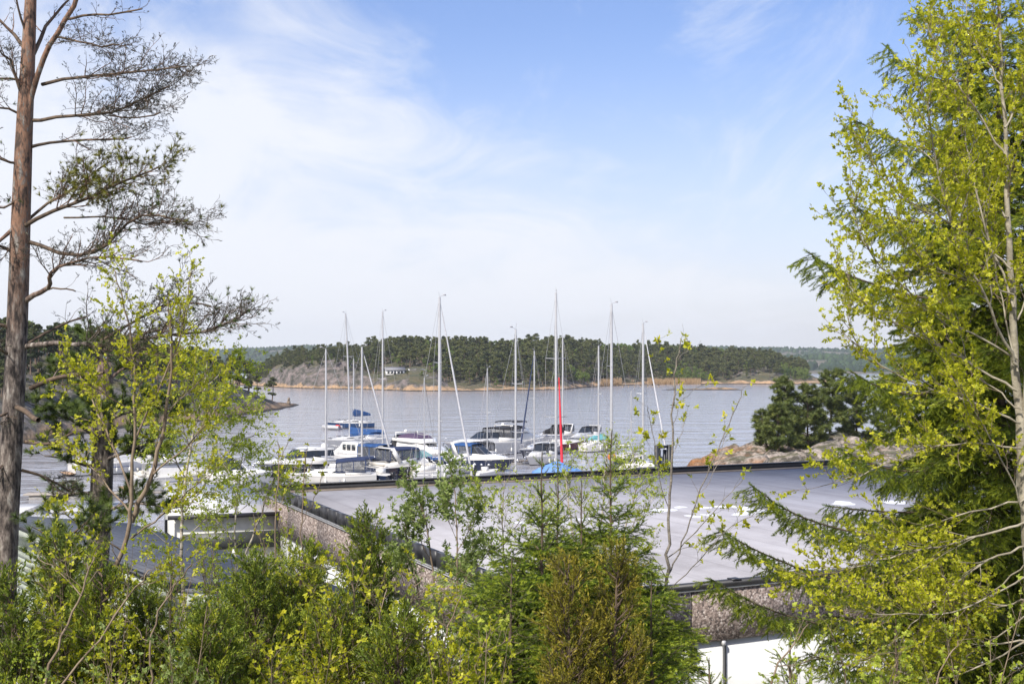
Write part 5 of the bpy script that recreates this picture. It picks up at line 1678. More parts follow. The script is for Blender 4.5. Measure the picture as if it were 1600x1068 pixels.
b = n.new('ShaderNodeBump'); b.inputs['Strength'].default_value = .9; b.inputs['Distance'].default_value = .03; l.new(nz.outputs[0], b.inputs['Height']); l.new(b.outputs[0], p.inputs['Normal'])


# --- leaf and needle stamps (axis +X, unit length)
def kite(x0, y0, ang, L, wdt, lift):
    c, s = math.cos(ang), math.sin(ang)
    pts = [(0, 0), (.42 * L, wdt), (L, 0), (.42 * L, -wdt)]
    return [(x0 + x * c - y * s, y0 + x * s + y * c, lift * x + (.12 * L if i in (1, 3) else 0)) for i, (x, y) in enumerate(pts)]


def leaf_stamp(k, seed, L=.55, wdt=.21, spread=1.2):
    r = np.random.default_rng(seed); V = []; Fc = []
    for i in range(k):
        a = (i / max(k - 1, 1) - .5) * 2 * spread + r.normal(0, .2)
        V += kite(r.uniform(0, .5), r.normal(0, .08), a, L * r.uniform(.7, 1.2), wdt * r.uniform(.8, 1.2), r.normal(0, .55))
        Fc.append([4 * i, 4 * i + 1, 4 * i + 2, 4 * i + 3])
    return np.array(V), np.array(Fc)


def needle_stamp(k, seed, nl=.28, w_=.03, lean=.9, star=False):
    """needles round a shoot of unit length"""
    r = np.random.default_rng(seed); V = []; Fc = []
    for i in range(k):
        x = (i + .5) / k if not star else r.uniform(.0, .35)
        a = r.uniform(0, 2 * math.pi); ln = nl * r.uniform(.75, 1.2)
        le = lean * r.uniform(.7, 1.2)
        d = np.array((math.cos(le), math.sin(le) * math.cos(a), math.sin(le) * math.sin(a)))
        sd = np.array((0, -math.sin(a), math.cos(a))) * w_
        b0 = np.array((x, 0, 0))
        V += [b0 - sd, b0 + sd, b0 + d * ln]
        Fc.append([3 * i, 3 * i + 1, 3 * i + 2])
    return np.array(V), np.array(Fc)


def scale_stamp(k, seed):
    """feathery juniper spray: short plumes off a central one"""
    r = np.random.default_rng(seed); V = []; Fc = []
    for i in range(k):
        x = r.uniform(0, .75); a = r.uniform(0, 2 * math.pi); le = r.uniform(.2, .75); ln = r.uniform(.22, .42)
        d = np.array((math.cos(le), math.sin(le) * math.cos(a), math.sin(le) * math.sin(a)))
        sd = np.cross(d, rdir(1, r)[0]); sd /= np.linalg.norm(sd)
        b0 = np.array((x, 0, 0)) + d * .05; w_ = r.uniform(.035, .06)
        V += [b0, b0 + d * ln * .5 + sd * w_, b0 + d * ln, b0 + d * ln * .5 - sd * w_]
        Fc.append([4 * i, 4 * i + 1, 4 * i + 2, 4 * i + 3])
    return np.array(V), np.array(Fc)


ST = dict(aspen=[leaf_stamp(5, 1), leaf_stamp(4, 2), leaf_stamp(6, 3)],
          birch=[leaf_stamp(3, 4, .5, .15), leaf_stamp(4, 5, .5, .16), leaf_stamp(2, 6, .55, .17)],
          willow=[leaf_stamp(4, 7, .7, .13, .8), leaf_stamp(5, 8, .65, .13, .8)],
          maple=[leaf_stamp(6, 9, .55, .2, 1.5), leaf_stamp(7, 10, .5, .2, 1.6)],
          spruce=[needle_stamp(24, 11, .36, .042, .8), needle_stamp(24, 12, .36, .042, .95)],
          pine=[needle_stamp(28, 13, .95, .040, .75, True), needle_stamp(28, 14, .9, .040, 1.0, True)],
          juniper=[scale_stamp(10, 15), scale_stamp(10, 16), scale_stamp(12, 17)])


class Tree:
    def __init__(s, seed):
        s.r = np.random.default_rng(seed)
        s.wood, s.twigs = MB(), MB()
        s.leaf = {}

    def put(s, kind, pos, d, size, tint, mi=0):
        s.leaf.setdefault((kind, mi), []).append((pos, d, size, tint))

    def walk(s, p, d, L, seg, wig=.15, bend=(0, 0, 0)):
        pts = [np.array(p, float)]
        d = np.array(d, float); d /= np.linalg.norm(d)
        bend = np.array(bend)
        for i in range(seg):
            d = d + s.r.normal(0, wig, 3) + bend / seg
            d /= np.linalg.norm(d)
            pts.append(pts[-1] + d * L / seg)
        return np.array(pts)

    def limb(s, pts, r0, r1, n=6, pw=1.0):
        k = np.linspace(0, 1, len(pts)) ** pw
        rad = r0 + (r1 - r0) * k
        (s.wood if r0 > .006 else s.twigs).tube(pts, rad, n if r0 > .02 else (5 if r0 > .008 else 3), 0, caps=False)
        return rad

    @staticmethod
    def at(pts, t):
        seg = np.linalg.norm(np.diff(pts, axis=0), axis=1); c = np.concatenate([[0], np.cumsum(seg)]); q = t * c[-1]
        i = min(int(np.searchsorted(c, q, 'right')) - 1, len(seg) - 1)
        tn = (pts[i + 1] - pts[i]) / max(seg[i], 1e-9)
        return pts[i] + tn * (q - c[i]), tn

    @staticmethod
    def length(pts): return float(np.linalg.norm(np.diff(pts, axis=0), axis=1).sum())

    def side(s, tn, ang, flat=0.0, sgn=None):
        """a direction leaving tangent tn by ang; flat keeps it near the horizontal plane, sgn = which side"""
        up = np.array((0, 0, 1.0))
        h = np.cross(tn, up)
        h = h / np.linalg.norm(h) if np.linalg.norm(h) > .05 else rdir(1, s.r)[0]
        if sgn is None: sgn = s.r.choice((-1, 1))
        a = s.r.uniform(-math.pi / 2, math.pi / 2) * (1 - flat)
        v = np.cross(h, tn)
        perp = (h * math.cos(a) + v * math.sin(a)) * sgn
        return tn * math.cos(ang) + perp * math.sin(ang)

    def ramify(s, pts, r0, spec, lev=0):
        """side shoots along pts after spec[lev], recursively; the last level carries leaves"""
        if lev >= len(spec): return
        q = spec[lev]
        L = s.length(pts)
        n = max(q.get('min', 1), int(L * q['n'] * s.r.uniform(.8, 1.2)))
        t0 = q.get('t0', .2)
        for k in range(n):
            t = t0 + (1 - t0) * (k + s.r.uniform(0, 1)) / n
            if k == n - 1 and q.get('tip', True): t = 1.0
            p, tn = s.at(pts, min(t, .999))
            d = s.side(tn, q['ang'] * s.r.uniform(.6, 1.3) * (1 if t < 1 else .2), q.get('flat', 0.), 1 if k % 2 else -1)
            d = d + np.array((0, 0, q.get('up', 0.)))
            ln = q['len'] * (1 - q.get('fall', .5) * t) * s.r.uniform(.55, 1.25)
            if q.get('prop'): ln *= L
            c = s.walk(p, d, ln, q.get('seg', 4), q.get('wig', .15), q.get('bend', (0, 0, 0)))
            rr = max(min(r0 * (1 - .6 * t) * q.get('rk', .55), q.get('rmax', 1)), q.get('rmin', .0022))
            if q.get('wood', True): s.limb(c, rr, max(rr * .45, .0014), 4)
            if 'leaf' in q:
                lf = q['leaf']
                m_ = int(lf['n'] * ln * s.r.uniform(.7, 1.3) + s.r.uniform(0, 1))
                for j in range(m_):
                    tt = lf.get('t0', .25) + (1 - lf.get('t0', .25)) * ((j + s.r.uniform(.2, 1)) / m_)
                    pp, tt2 = s.at(c, min(tt, .999))
                    dd = s.side(tt2, lf.get('ang', .7) * s.r.uniform(.3, 1.2), 0) + np.array((0, 0, lf.get('up', .0)))
                    s.put(lf['kind'], pp, dd, lf['size'] * s.r.uniform(.65, 1.3), np.clip(lf.get('tint', .5) + s.r.normal(0, lf.get('tv', .22)), 0, 1), lf.get('mi', 0))
            s.ramify(c, rr, spec, lev + 1)

    def needles_along(s, pts, kind, size, step, tint, tip=.5, mi=0, skip=0.0):
        """clothe a shoot in needle sleeves; the tips are the pale new growth"""
        L = s.length(pts); n = max(1, int(L / step))
        for k in range(n):
            t = skip + (1 - skip) * (k + .2) / n
            p, tn = s.at(pts, min(t, .99))
            s.put(kind, p, tn + s.r.normal(0, .12, 3), size * s.r.uniform(.85, 1.2), np.clip(tint + (tip if k == n - 1 else 0) + s.r.normal(0, .12), 0, 1), mi)

    def finish(s, name, loc, label, cat, wood, leafm, group=None, leafname='crown', twig=None):
        root = empty(name, tuple(loc), 0, label, cat, group)
        off = np.array(loc, float)
        if s.twigs.n and (twig is None or twig == wood):
            base = s.wood.n
            s.wood.v += s.twigs.v; s.wood.f += [(f + base, mi, t) for f, mi, t in s.twigs.f]; s.wood.n += s.twigs.n
            s.twigs = MB()
        for mb, nm, mt in ((s.wood, 'trunk', wood), (s.twigs, 'twigs', twig)):
            if mb.n:
                mb.v = [v - off for v in mb.v]
                mb.build(nm, mt, root, smooth=180)
        cb = MB()
        for (kind, mi), items in s.leaf.items():
            P = np.array([i[0] for i in items]) - off; D = np.array([i[1] for i in items]); Z = np.array([i[2] for i in items]); T = np.array([i[3] for i in items])
            which = s.r.integers(0, len(ST[kind]), len(P)); roll = s.r.uniform(0, 2 * math.pi, len(P))
            for w_, (tv, tf) in enumerate(ST[kind]):
                ok = which == w_
                if ok.any():
                    nt_ = np.repeat(T[ok][:, None], len(tf), 1) + s.r.normal(0, .06, (ok.sum(), len(tf)))
                    cb.scatter(tv, tf, P[ok], D[ok], Z[ok], mi, np.clip(nt_, 0, 1), roll[ok])
        if cb.n: cb.build(leafname, leafm, root)
        return root


def path(px, d0, d1=None, wob=.0):
    """pixels -> points, with the distance running from d0 to d1"""
    d1 = d0 if d1 is None else d1
    P = np.array([at(u, v, d0 + (d1 - d0) * i / max(len(px) - 1, 1)) for i, (u, v) in enumerate(px)])
    return P


def smooth(P, k=2):
    for _ in range(k):
        Q = [P[0]]
        for a, c in zip(P[:-1], P[1:]): Q += [a * .75 + c * .25, a * .25 + c * .75]
        P = np.array(Q + [P[-1]])
    return P


def jag(t, P, amt):
    Q = P.copy(); Q[1:-1] += t.r.normal(0, amt, Q[1:-1].shape); return Q


def gz_at(x, y): return float(np.interp(y, [-8, 0, 6, 30, 40], [10, 9.4, 8.2, 1.25, 1.2])) + float(fbm(np.array(x), np.array(y), 5, 4, 3)) * .45 - .05


def to_ground(P):
    """carry a trunk path on down to the ground"""
    a = P[0]; g = gz_at(a[0], a[1])
    if a[2] > g: return np.concatenate([[(a[0] - (P[1][0] - a[0]) * .3, a[1], g - .1)], P])
    return P


# ---------------------------------------------------------------- the tall, nearly bare pine on the left
t = Tree(1)
D = 20.0
tr = to_ground(smooth(path([(0, 1090), (8, 900), (14, 760), (22, 620), (28, 480), (33, 330), (38, 200), (44, 90), (48, 0), (51, -70), (56, -170)], D), 1))
k = np.linspace(0, 1, len(tr))
t.wood.tube(tr, np.interp(k, [0, .2, .45, .56, .75, .88, 1], [.225, .19, .172, .152, .108, .074, .042]), 16, 0)
twig = [dict(n=7.5, len=.85, ang=.75, flat=.45, up=.08, wig=.16, seg=5, t0=.28, fall=.45, rmax=.012, bend=(0, 0, .35)),
        dict(n=12, len=.34, ang=.75, flat=.3, up=.05, wig=.2, seg=3, t0=.15, rmin=.0045, rmax=.006),
        dict(n=15, len=.12, ang=.8, flat=.0, up=.08, wig=.2, seg=2, t0=.1, rmin=.004, rmax=.005)]


def pine_branch(px, r0, d1, spec, leaf=None, r1=.012, end=None):
    P = jag(t, smooth(path(px, D, d1), 1), .012)
    (t.wood if r0 > .056 else t.twigs).tube(P, np.linspace(r0 * .85, r1, len(P)), 7, 0, caps=False)
    sp = [dict(q) for q in spec]
    if sp:
        sp[1]['leaf'] = lich
        sp[2]['leaf'] = dict(lich, n=6)
    if leaf: sp[2]['leaf'] = leaf
    if sp: t.ramify(P, r0 * .6, sp)
    return P


sparse = [dict(twig[0], n=4, len=.5), dict(twig[1], n=7, len=.24), dict(twig[2], n=9)]
thick = [dict(twig[0], n=9, len=1.05), twig[1], dict(twig[2], n=17)]
lich = dict(kind='juniper', n=7, size=.10, tint=.4, ang=1.2, mi=2)
yel = dict(kind='pine', n=5, size=.11, tint=.5, ang=.5, mi=1, up=.3, t0=.8)
grn = dict(kind='pine', n=2.2, size=.085, tint=.45, ang=.5, mi=0, up=.2, t0=.8)
pine_branch([(38, 205), (55, 130), (72, 80), (96, 42), (122, 0), (140, -50)], .062, 19.4, [], r1=.036)
pine_branch([(46, 95), (66, 50), (92, 16), (120, -14)], .05, 20.8, sparse)
pine_branch([(40, 75), (18, 48), (-10, 26)], .05, 20.4, sparse)
pine_branch([(44, 60), (30, 20), (22, -20)], .03, 19.6, sparse)
pine_branch([(88, 58), (115, 63), (150, 72), (186, 70)], .026, 18.8, twig)
pine_branch([(104, 30), (140, 24), (180, 22), (222, 14)], .03, 19.2, sparse)
pine_branch([(66, 132), (110, 122), (165, 116), (222, 111), (292, 104)], .038, 18.6, twig)
pine_branch([(52, 188), (100, 181), (160, 178), (210, 163), (262, 136)], .04, 19.2, thick)
pine_branch([(50, 229), (90, 221), (150, 218), (206, 214)], .036, 20.6, twig)
pine_branch([(170, 180), (205, 186), (250, 176)], .018, 19.0, twig)
pine_branch([(26, 360), (70, 336), (125, 314), (180, 288), (246, 262)], .05, 19.0, thick, yel)
pine_branch([(30, 352), (64, 326), (110, 296), (150, 270), (172, 252)], .035, 20.6, twig, yel)
pine_branch([(45, 378), (110, 400), (160, 392), (190, 356), (232, 330), (292, 346)], .045, 18.8, thick, dict(grn, n=1.2))
pine_branch([(100, 340), (180, 338), (240, 352), (288, 344)], .02, 19.2, thick, dict(yel, n=.6))
pine_branch([(36, 474), (58, 458), (80, 446), (74, 430), (98, 413), (150, 398), (222, 408)], .062, 19.0, twig)
pine_branch([(76, 452), (98, 450), (118, 455)], .02, 19.8, sparse)
pine_branch([(40, 541), (70, 534), (130, 540), (185, 532), (260, 526), (335, 514), (384, 488)], .062, 18.8, thick, dict(grn, n=1.6))
pine_branch([(130, 538), (190, 550), (250, 556)], .03, 18.5, twig, dict(grn, n=1.6))
pine_branch([(150, 536), (210, 500), (270, 470), (330, 478)], .032, 19.4, thick, dict(grn, n=1.6))
pine_branch([(44, 536), (80, 514), (115, 500), (140, 492)], .035, 21, sparse)
pine_branch([(48, 606), (80, 590), (120, 584), (163, 582)], .052, 19.0, sparse, r1=.03)
pine_branch([(20, 632), (42, 644), (60, 656)], .055, 19.2, [], r1=.045)
pine_branch([(40, 690), (78, 696), (116, 675)], .045, 19.2, sparse)
pine_branch([(34, 734), (72, 746), (112, 768)], .035, 20.5, twig)
for px, r0 in (([(34, 260), (10, 250), (-30, 246)], .035), ([(30, 345), (8, 370), (-20, 392)], .06), ([(28, 400), (4, 384), (-30, 380)], .05), ([(26, 520), (0, 504), (-30, 500)], .05), ([(36, 180), (8, 168), (-30, 172)], .03),
               ([(22, 560), (6, 545), (-24, 545)], .05), ([(22, 640), (-6, 652)], .05), ([(40, 300), (14, 322), (-20, 325)], .03), ([(38, 170), (20, 100), (0, 80)], .04), ([(18, 720), (-16, 740)], .05), ([(40, 130), (10, 120), (-30, 128)], .03)):
    pine_branch(px, r0, 19.6, twig, dict(grn, n=1.5) if r0 < .04 else None)
t.finish('scots_pine', (tr[0][0], tr[0][1], tr[0][2]), 'tall nearly bare pine with orange upper bark rising at the left edge', 'tree', 'bark_pine', ['pine_needle', 'pine_yellow', 'lichen_twig'], twig='bark_dark')


# ---------------------------------------------------------------- generic builders
def decid(seed, stems, d, limbs, spec, name, label, wood, leafm, r0=.05, depth=1.2, group=None, twig=None, auto=None, cat='tree'):
    """stems: pixel paths root -> tip; limbs: further pixel paths; every path then ramifies by spec"""
    t = Tree(seed)
    base = None
    for i, px in enumerate(stems):
        P = path(px, d + (0 if i == 0 else t.r.uniform(-.3, .3)), d + t.r.uniform(-.4, .4))
        P = jag(t, smooth(P, 2), .012)
        if i == 0 or px[0][1] >= 1000: P = to_ground(P)
        if base is None: base = P[0]
        rr = r0 * (1 if i == 0 else .8)
        t.limb(P, rr, .006, 9, .8)
        if auto:
            a = auto
            L = t.length(P); n = int(L * a['n'])
            for k_ in range(n):
                tt = a.get('t0', .3) + (1 - a.get('t0', .3)) * (k_ + t.r.uniform(0, 1)) / n
                p, tn = t.at(P, min(tt, .995))
                az = t.r.uniform(0, 2 * math.pi)
                dr = np.array((math.cos(az), math.sin(az) * .8, a.get('rise', .6)))
                ln = a['len'] * (1 - a.get('fall', .6) * tt) * t.r.uniform(.6, 1.3)
                c = t.walk(p, dr, ln, 6, a.get('wig', .1), a.get('bend', (0, 0, .2)))
                q = max(rr * (1 - tt) * .5, .006)
                t.limb(c, q, .003, 5)
                t.ramify(c, q * .8, spec)
        t.ramify(P[int(len(P) * .55):], .012, spec[-1:] if auto else spec)
    for j, (px, lr) in enumerate(limbs):
        d1 = d + t.r.uniform(-depth, depth)
        P = jag(t, smooth(path(px, d, d1), 2), .012)
        t.limb(P, lr * .7, .004, 7, .8)
        t.ramify(P, lr * .6, spec)
    return t.finish(name, base, label, cat, wood, leafm, group, twig=twig)


def needle_tree(seed, tip, d, foot_v, spread, name, label, leafm='spruce_needle', wood='bark_dark', step=.36, droop=.25, kind='spruce', size=.085, group=None, top_bare=.0, whorl=5, dens=1.0, extra=(), lean=0.0, tint=.35, r0=.06,
                low=None, reach=None):
    """spruce: leader, whorls of boughs, flat sprays of needle-clothed twigs. spread = half width in metres per metre below the tip (reach caps it)"""
    t = Tree(seed)
    tp = at(*tip, d)
    g = gz_at(tp[0], d)
    H = tp[2] - g
    base = np.array((tp[0] - lean, d, g - .1))
    kk = np.linspace(0, 1, 14)
    P = base + (tp - base) * kk[:, None]; P[1:-1, :2] += t.r.normal(0, .012, (12, 2))
    t.limb(P, r0, .006, 9)
    t.needles_along(P[int(len(P) * .82):], kind, size * .8, size * .7, tint, .1)
    zlow = at(tip[0], foot_v, d)[2] if low is None else low
    z = tp[2] - .22
    i = 0
    while z > zlow:
        dz = tp[2] - z
        n = whorl if dz > .3 else 4
        a0 = t.r.uniform(0, 6.28)
        for k in range(n):
            az = a0 + k * 2 * math.pi / n + t.r.normal(0, .15)
            ln = min(.07 + min(dz, 1.0) * spread * .62 + max(dz - 1.0, 0) * spread * 1.5, reach or 9) * t.r.uniform(.8, 1.15)
            rise = np.interp(dz, [0, .8, 2.5, 5], [1.1, .7, .15, -droop])
            q = np.interp(z, [base[2], tp[2]], [0, 1])
            c0 = base + (tp - base) * q
            B = t.walk((c0[0], c0[1], z + t.r.normal(0, .05)), (math.cos(az), math.sin(az), rise), ln, 7, .05, (0, 0, -.25 if dz > 1.5 else .1))
            B[:, 2] += np.linspace(0, 1, 8) ** 3 * .10 * ln
            spruce_bough(t, B, ln, kind, size, tint, dens, .004 + .012 * min(dz / 4, 1))
        z -= step * t.r.uniform(.8, 1.2) * (1.15 if dz < 1.3 else .66); i += 1
    for px, d1 in extra:
        B = smooth(path(px, d, d1), 2)
        spruce_bough(t, B, t.length(B), kind, size, tint, dens * 1.15, .03, hang=.5)
    return t.finish(name, base, label, 'tree', wood, leafm, group)


def spruce_bough(t, B, ln, kind, size, tint, dens, r0, hang=.15):
    t.limb(B, r0, .003, 6)
    t.needles_along(B, kind, size, size * .75 / dens, tint, .35, skip=.25 if ln > .5 else .0)
    if ln < .25: return
    n = int(ln / .055 * dens)
    for k in range(n):
        tt = .12 + .88 * (k + .5) / n
        p, tn = t.at(B, min(tt, .99))
        sl = min(.7, .62 * ln) * (1 - .66 * tt) * t.r.uniform(.7, 1.25) + .05
        dv = t.side(tn, .95 * t.r.uniform(.8, 1.15), .8, 1 if k % 2 else -1) + np.array((0, 0, -hang))
        S_ = t.walk(p, dv, sl, 4, .08, (0, 0, -hang * .6))
        if sl > .08: t.limb(S_, .0035, .002, 3)
        t.needles_along(S_, kind, size, size * .8 / dens, tint, .42)
        if sl > .26:
            for j in range(int(sl / .07 * dens)):
                p2, t2 = t.at(S_, .2 + .8 * t.r.uniform())
                q = t.walk(p2, t.side(t2, .8, .6) + np.array((0, 0, -hang)), sl * .32 * t.r.uniform(.6, 1.2) + .04, 2, .05)
                t.needles_along(q, kind, size * .95, size * .8, tint, .45)


def juniper(seed, u, v_top, d, half_w, v_base, name, label, leafm, plumes=34, col=True, tint=.45, size=.15, dens=1.25, group=None, up=1.2):
    """upright bush of feathery plumes"""
    t = Tree(seed)
    tp = at(u, v_top, d); g = gz_at(tp[0], d)
    zlow = min(at(u, v_base, d)[2], tp[2] - .5)
    H = tp[2] - g
    base = np.array((tp[0], d, g - .05))
    P = t.walk(base, (0, 0, 1), H * .86, 9, .035)
    P += (tp - P[-1]) * np.linspace(0, 1, len(P))[:, None] ** 2 * np.array((1, 1, .6))
    t.limb(P, .05, .008, 8)
    for k in range(plumes):
        q = (k + t.r.uniform(0, 1)) / plumes
        z = zlow - .35 + (tp[2] - .1 - zlow + .35) * q
        wd = half_w * np.interp(q, [0, .35, .7, .92, 1], [1.0, .92, .5, .22, .06]) * t.r.uniform(.65, 1.12)
        az = t.r.uniform(0, 2 * math.pi)
        c = np.array((np.interp(z, P[:, 2], P[:, 0]), np.interp(z, P[:, 2], P[:, 1]), z - wd * .35))
        ln = wd * 1.12 + .16
        B = t.walk(c, (math.cos(az), math.sin(az), .55 * up), ln, 6, .09, (0, 0, .75 * up))
        t.limb(B, .011, .003, 5)
        n = max(4, int(ln / .055 * dens))
        for j in range(n):
            tt = .18 + .82 * (j + t.r.uniform()) / n
            p, tn = t.at(B, min(tt, .995))
            sl = t.r.uniform(.12, .30) * (1.1 - .5 * tt)
            dv = t.side(tn, t.r.uniform(.5, 1.0), 0) + np.array((0, 0, .25))
            S_ = t.walk(p, dv, sl, 3, .12, (0, 0, .2))
            t.limb(S_, .003, .0018, 3)
            m_ = max(2, int(sl / .055))
            tn0 = np.clip(tint + t.r.normal(0, .18), 0, 1)
            for i in range(m_):
                pp, t3 = t.at(S_, min((i + .6) / m_, .99))
                t.put('juniper', pp, t3 + t.r.normal(0, .25, 3) + (0, 0, .15), size * t.r.uniform(.75, 1.25), np.clip(tn0 + .18 * (i == m_ - 1) + t.r.normal(0, .08), 0, 1))
    return t.finish(name, base, label, 'shrub', 'bark_dark', leafm, group)
# ---------------------------------------------------------------- left side, behind and beside the pine
LF_ASPEN = dict(kind='aspen', n=28, size=.060, tint=.5, tv=.22, ang=.8, t0=.1)
asp = [dict(n=7, len=.8, ang=.75, up=.2, wig=.12, seg=5, t0=.25, fall=.5, rmax=.01, bend=(0, 0, .3)),
       dict(n=12, len=.28, ang=.8, up=.12, wig=.15, seg=3, t0=.2, rmin=.003, rmax=.005, leaf=LF_ASPEN)]
# second, thicker pine trunk standing further back
t = Tree(2); D = 24.0
tr = to_ground(smooth(path([(142, 1000), (150, 900), (157, 800), (161, 700), (163, 610), (160, 560)], D), 1))
t.wood.tube(tr, np.interp(np.linspace(0, 1, len(tr)), [0, .8, 1], [.25, .21, .07]), 14, 0)
dn = [dict(n=8, len=.75, ang=.8, up=.12, flat=.3, wig=.14, seg=4, t0=.2, rmax=.012, bend=(0, 0, .4), leaf=dict(kind='pine', n=9, size=.13, tint=.4, ang=.6, up=.3)),
      dict(n=9, len=.3, ang=.8, up=.15, wig=.15, seg=2, t0=.15, rmin=.003, rmax=.005, leaf=dict(kind='pine', n=20, size=.14, tint=.45, ang=.6, up=.3))]
for px, d1 in (([(160, 690), (120, 660), (80, 640), (50, 632)], 23), ([(162, 660), (205, 640), (240, 634), (272, 640)], 23.2), ([(160, 620), (120, 590), (90, 580)], 24.6), ([(163, 600), (200, 570), (230, 560)], 24.4),
               ([(160, 720), (205, 700), (250, 690)], 22.8), ([(158, 735), (110, 715), (70, 712)], 23.4), ([(162, 580), (150, 545), (140, 530)], 24), ([(161, 640), (150, 640), (130, 650)], 22.2), ([(160, 800), (210, 785), (250, 790)], 23), ([(158, 770), (110, 770), (84, 780)], 23.5)):
    P = jag(t, smooth(path(px, D, d1), 1), .015); t.limb(P, .045, .01, 7); t.ramify(P, .03, dn)
t.finish('scots_pine', tr[0], 'dark needled pine with a thick orange trunk among the lime green trees', 'tree', 'bark_pine', 'pine_needle')

decid(3, [[(160, 1090), (152, 980), (168, 920), (205, 820), (203, 760), (214, 640), (206, 520), (178, 420)], [(205, 815), (240, 740), (262, 640), (270, 540), (262, 470)]], 17.0,
      [([(208, 780), (180, 700), (140, 620), (112, 560)], .03), ([(210, 690), (250, 600), (290, 500), (300, 416)], .03), ([(203, 800), (150, 740), (110, 700), (86, 690)], .025), 
       ([(240, 740), (300, 690), (340, 640), (350, 600)], .024), ([(205, 840), (260, 800), (300, 760), (330, 740)], .024), ([(195, 860), (140, 830), (100, 800), (84, 810)], .02), ([(262, 640), (310, 600), (330, 570)], .018), ([(165, 930), (230, 900), (280, 880)], .018), ([(156, 960), (110, 920), (80, 905)], .018),
       ([(214, 650), (150, 600), (96, 600)], .02), ([(240, 740), (250, 660), (300, 600)], .02)],
      asp, 'aspen', 'bushy lime green aspen just right of the bare pine', 'bark_twig', 'aspen_leaf', r0=.06)

bir = [dict(n=10, len=.7, ang=.7, up=.1, wig=.1, seg=5, t0=.2, fall=.4, rmax=.008, bend=(0, 0, -.3)),
       dict(n=12, len=.32, ang=.7, up=-.1, wig=.12, seg=4, t0=.15, rmin=.0022, rmax=.004, bend=(0, 0, -.7), leaf=dict(kind='birch', n=30, size=.08, tint=.5, ang=.9, t0=.1, up=-.2))]
decid(4, [[(300, 1080), (290, 960), (283, 860), (285, 780), (300, 690), (318, 610), (322, 560)]], 19.0,
      [([(288, 800), (330, 740), (370, 690), (404, 678)], .02), ([(292, 750), (260, 690), (240, 640)], .02), ([(300, 690), (345, 620), (372, 580)], .018), ([(286, 840), (340, 800), (380, 780)], .016), ([(310, 650), (290, 600), (272, 570)], .014), ([(284, 870), (240, 830), (215, 810)], .014), ([(318, 610), (350, 570), (372, 560)], .012), ([(300, 700), (350, 660), (392, 640)], .014)],
      bir, 'birch', 'slender white stemmed birch with drooping tips over the left water', 'bark_birch', 'birch_leaf', r0=.045, twig='bark_twig')
decid(5, [[(378, 1060), (372, 940), (366, 840), (372, 760), (380, 700)], [(366, 900), (400, 830), (424, 760), (440, 720)]], 20.0,
      [([(368, 850), (330, 800), (300, 780)], .014), ([(370, 800), (410, 770), (440, 760)], .012), ([(372, 760), (345, 720), (340, 690)], .012)],
      bir, 'birch', 'fine leaved young birch in front of the low pale wing', 'bark_birch', 'birch_leaf', r0=.03, twig='bark_twig')
for sd, px, lab in ((6, [(478, 1000), (474, 900), (470, 820), (474, 760), (480, 700)], 'thin sapling with yellow green buds in front of the black hulled cruiser'), (7, [(432, 1000), (434, 900), (430, 800), (436, 730), (434, 690)], 'thin sapling left of the hall corner with few leaves')):
    decid(sd, [px], 16.0, [([px[2], (px[2][0] + 26, px[2][1] - 50), (px[2][0] + 34, px[2][1] - 84)], .008), ([px[1], (px[1][0] - 30, px[1][1] - 60), (px[1][0] - 38, px[1][1] - 96)], .008), ([px[3], (px[3][0] + 14, px[3][1] - 40)], .006)],
          [dict(n=10, len=.2, ang=.6, up=.5, wig=.1, seg=3, t0=.15, rmin=.0025, rmax=.005, leaf=dict(kind='aspen', n=11, size=.07, tint=.5))], 'sapling', lab, 'bark_twig', 'young_leaf', r0=.014)

# young dark pine low on the left, and what grows round its foot
t = Tree(8); D = 15.5
tr = to_ground(smooth(path([(104, 1080), (108, 980), (104, 900), (110, 830)], D), 1))
t.wood.tube(tr, np.linspace(.09, .02, len(tr)), 9, 0)
for k_ in range(42):
    q = t.r.uniform(.3, 1); p, tn = t.at(tr, q); az = t.r.uniform(0, 6.28)
    P = t.walk(p, (math.cos(az), math.sin(az), .5), (1.25 - q * .7) * t.r.uniform(.7, 1.1), 5, .1, (0, 0, .4)); t.limb(P, .018, .005, 5); t.ramify(P, .012, [dict(dn[0], n=4.5, len=.42), dict(dn[1], len=.2, n=8)])
t.finish('scots_pine', tr[0], 'young bushy dark pine low beside the big trunk at left', 'tree', 'bark_dark', 'pine_needle')
decid(9, [[(60, 1100), (90, 1000), (128, 930), (150, 860)], [(80, 1090), (150, 1010), (200, 930), (236, 890)], [(240, 1090), (232, 1000), (260, 930), (300, 880)]], 12.5,
      [([(128, 930), (90, 890), (60, 870)], .012), ([(200, 930), (190, 880), (170, 850)], .01), ([(150, 1010), (110, 980), (70, 960)], .01), ([(232, 1000), (200, 970), (170, 960)], .01), ([(140, 1080), (60, 1040), (30, 1000)], .01)],
      [dict(n=8, len=.5, ang=.8, up=.15, wig=.14, seg=4, t0=.2, rmax=.007), dict(n=10, len=.22, ang=.8, up=.1, seg=2, rmin=.0025, rmax=.004, leaf=dict(kind='aspen', n=13, size=.062, tint=.45))],
      'hazel_shrub', 'yellow green shrub with bare curving stems at the lower left', 'bark_twig', 'aspen_leaf', r0=.022, cat='shrub')
needle_tree(10, (268, 872), 14.0, 1110, .5, 'spruce', 'small dark spruce with pointed top low in front of the slate house', leafm='spruce_dark', reach=.9, step=.28)
needle_tree(11, (34, 930), 13.0, 1110, .5, 'spruce', 'small spruce in the lower left corner', leafm='spruce_needle', reach=.8, step=.28)

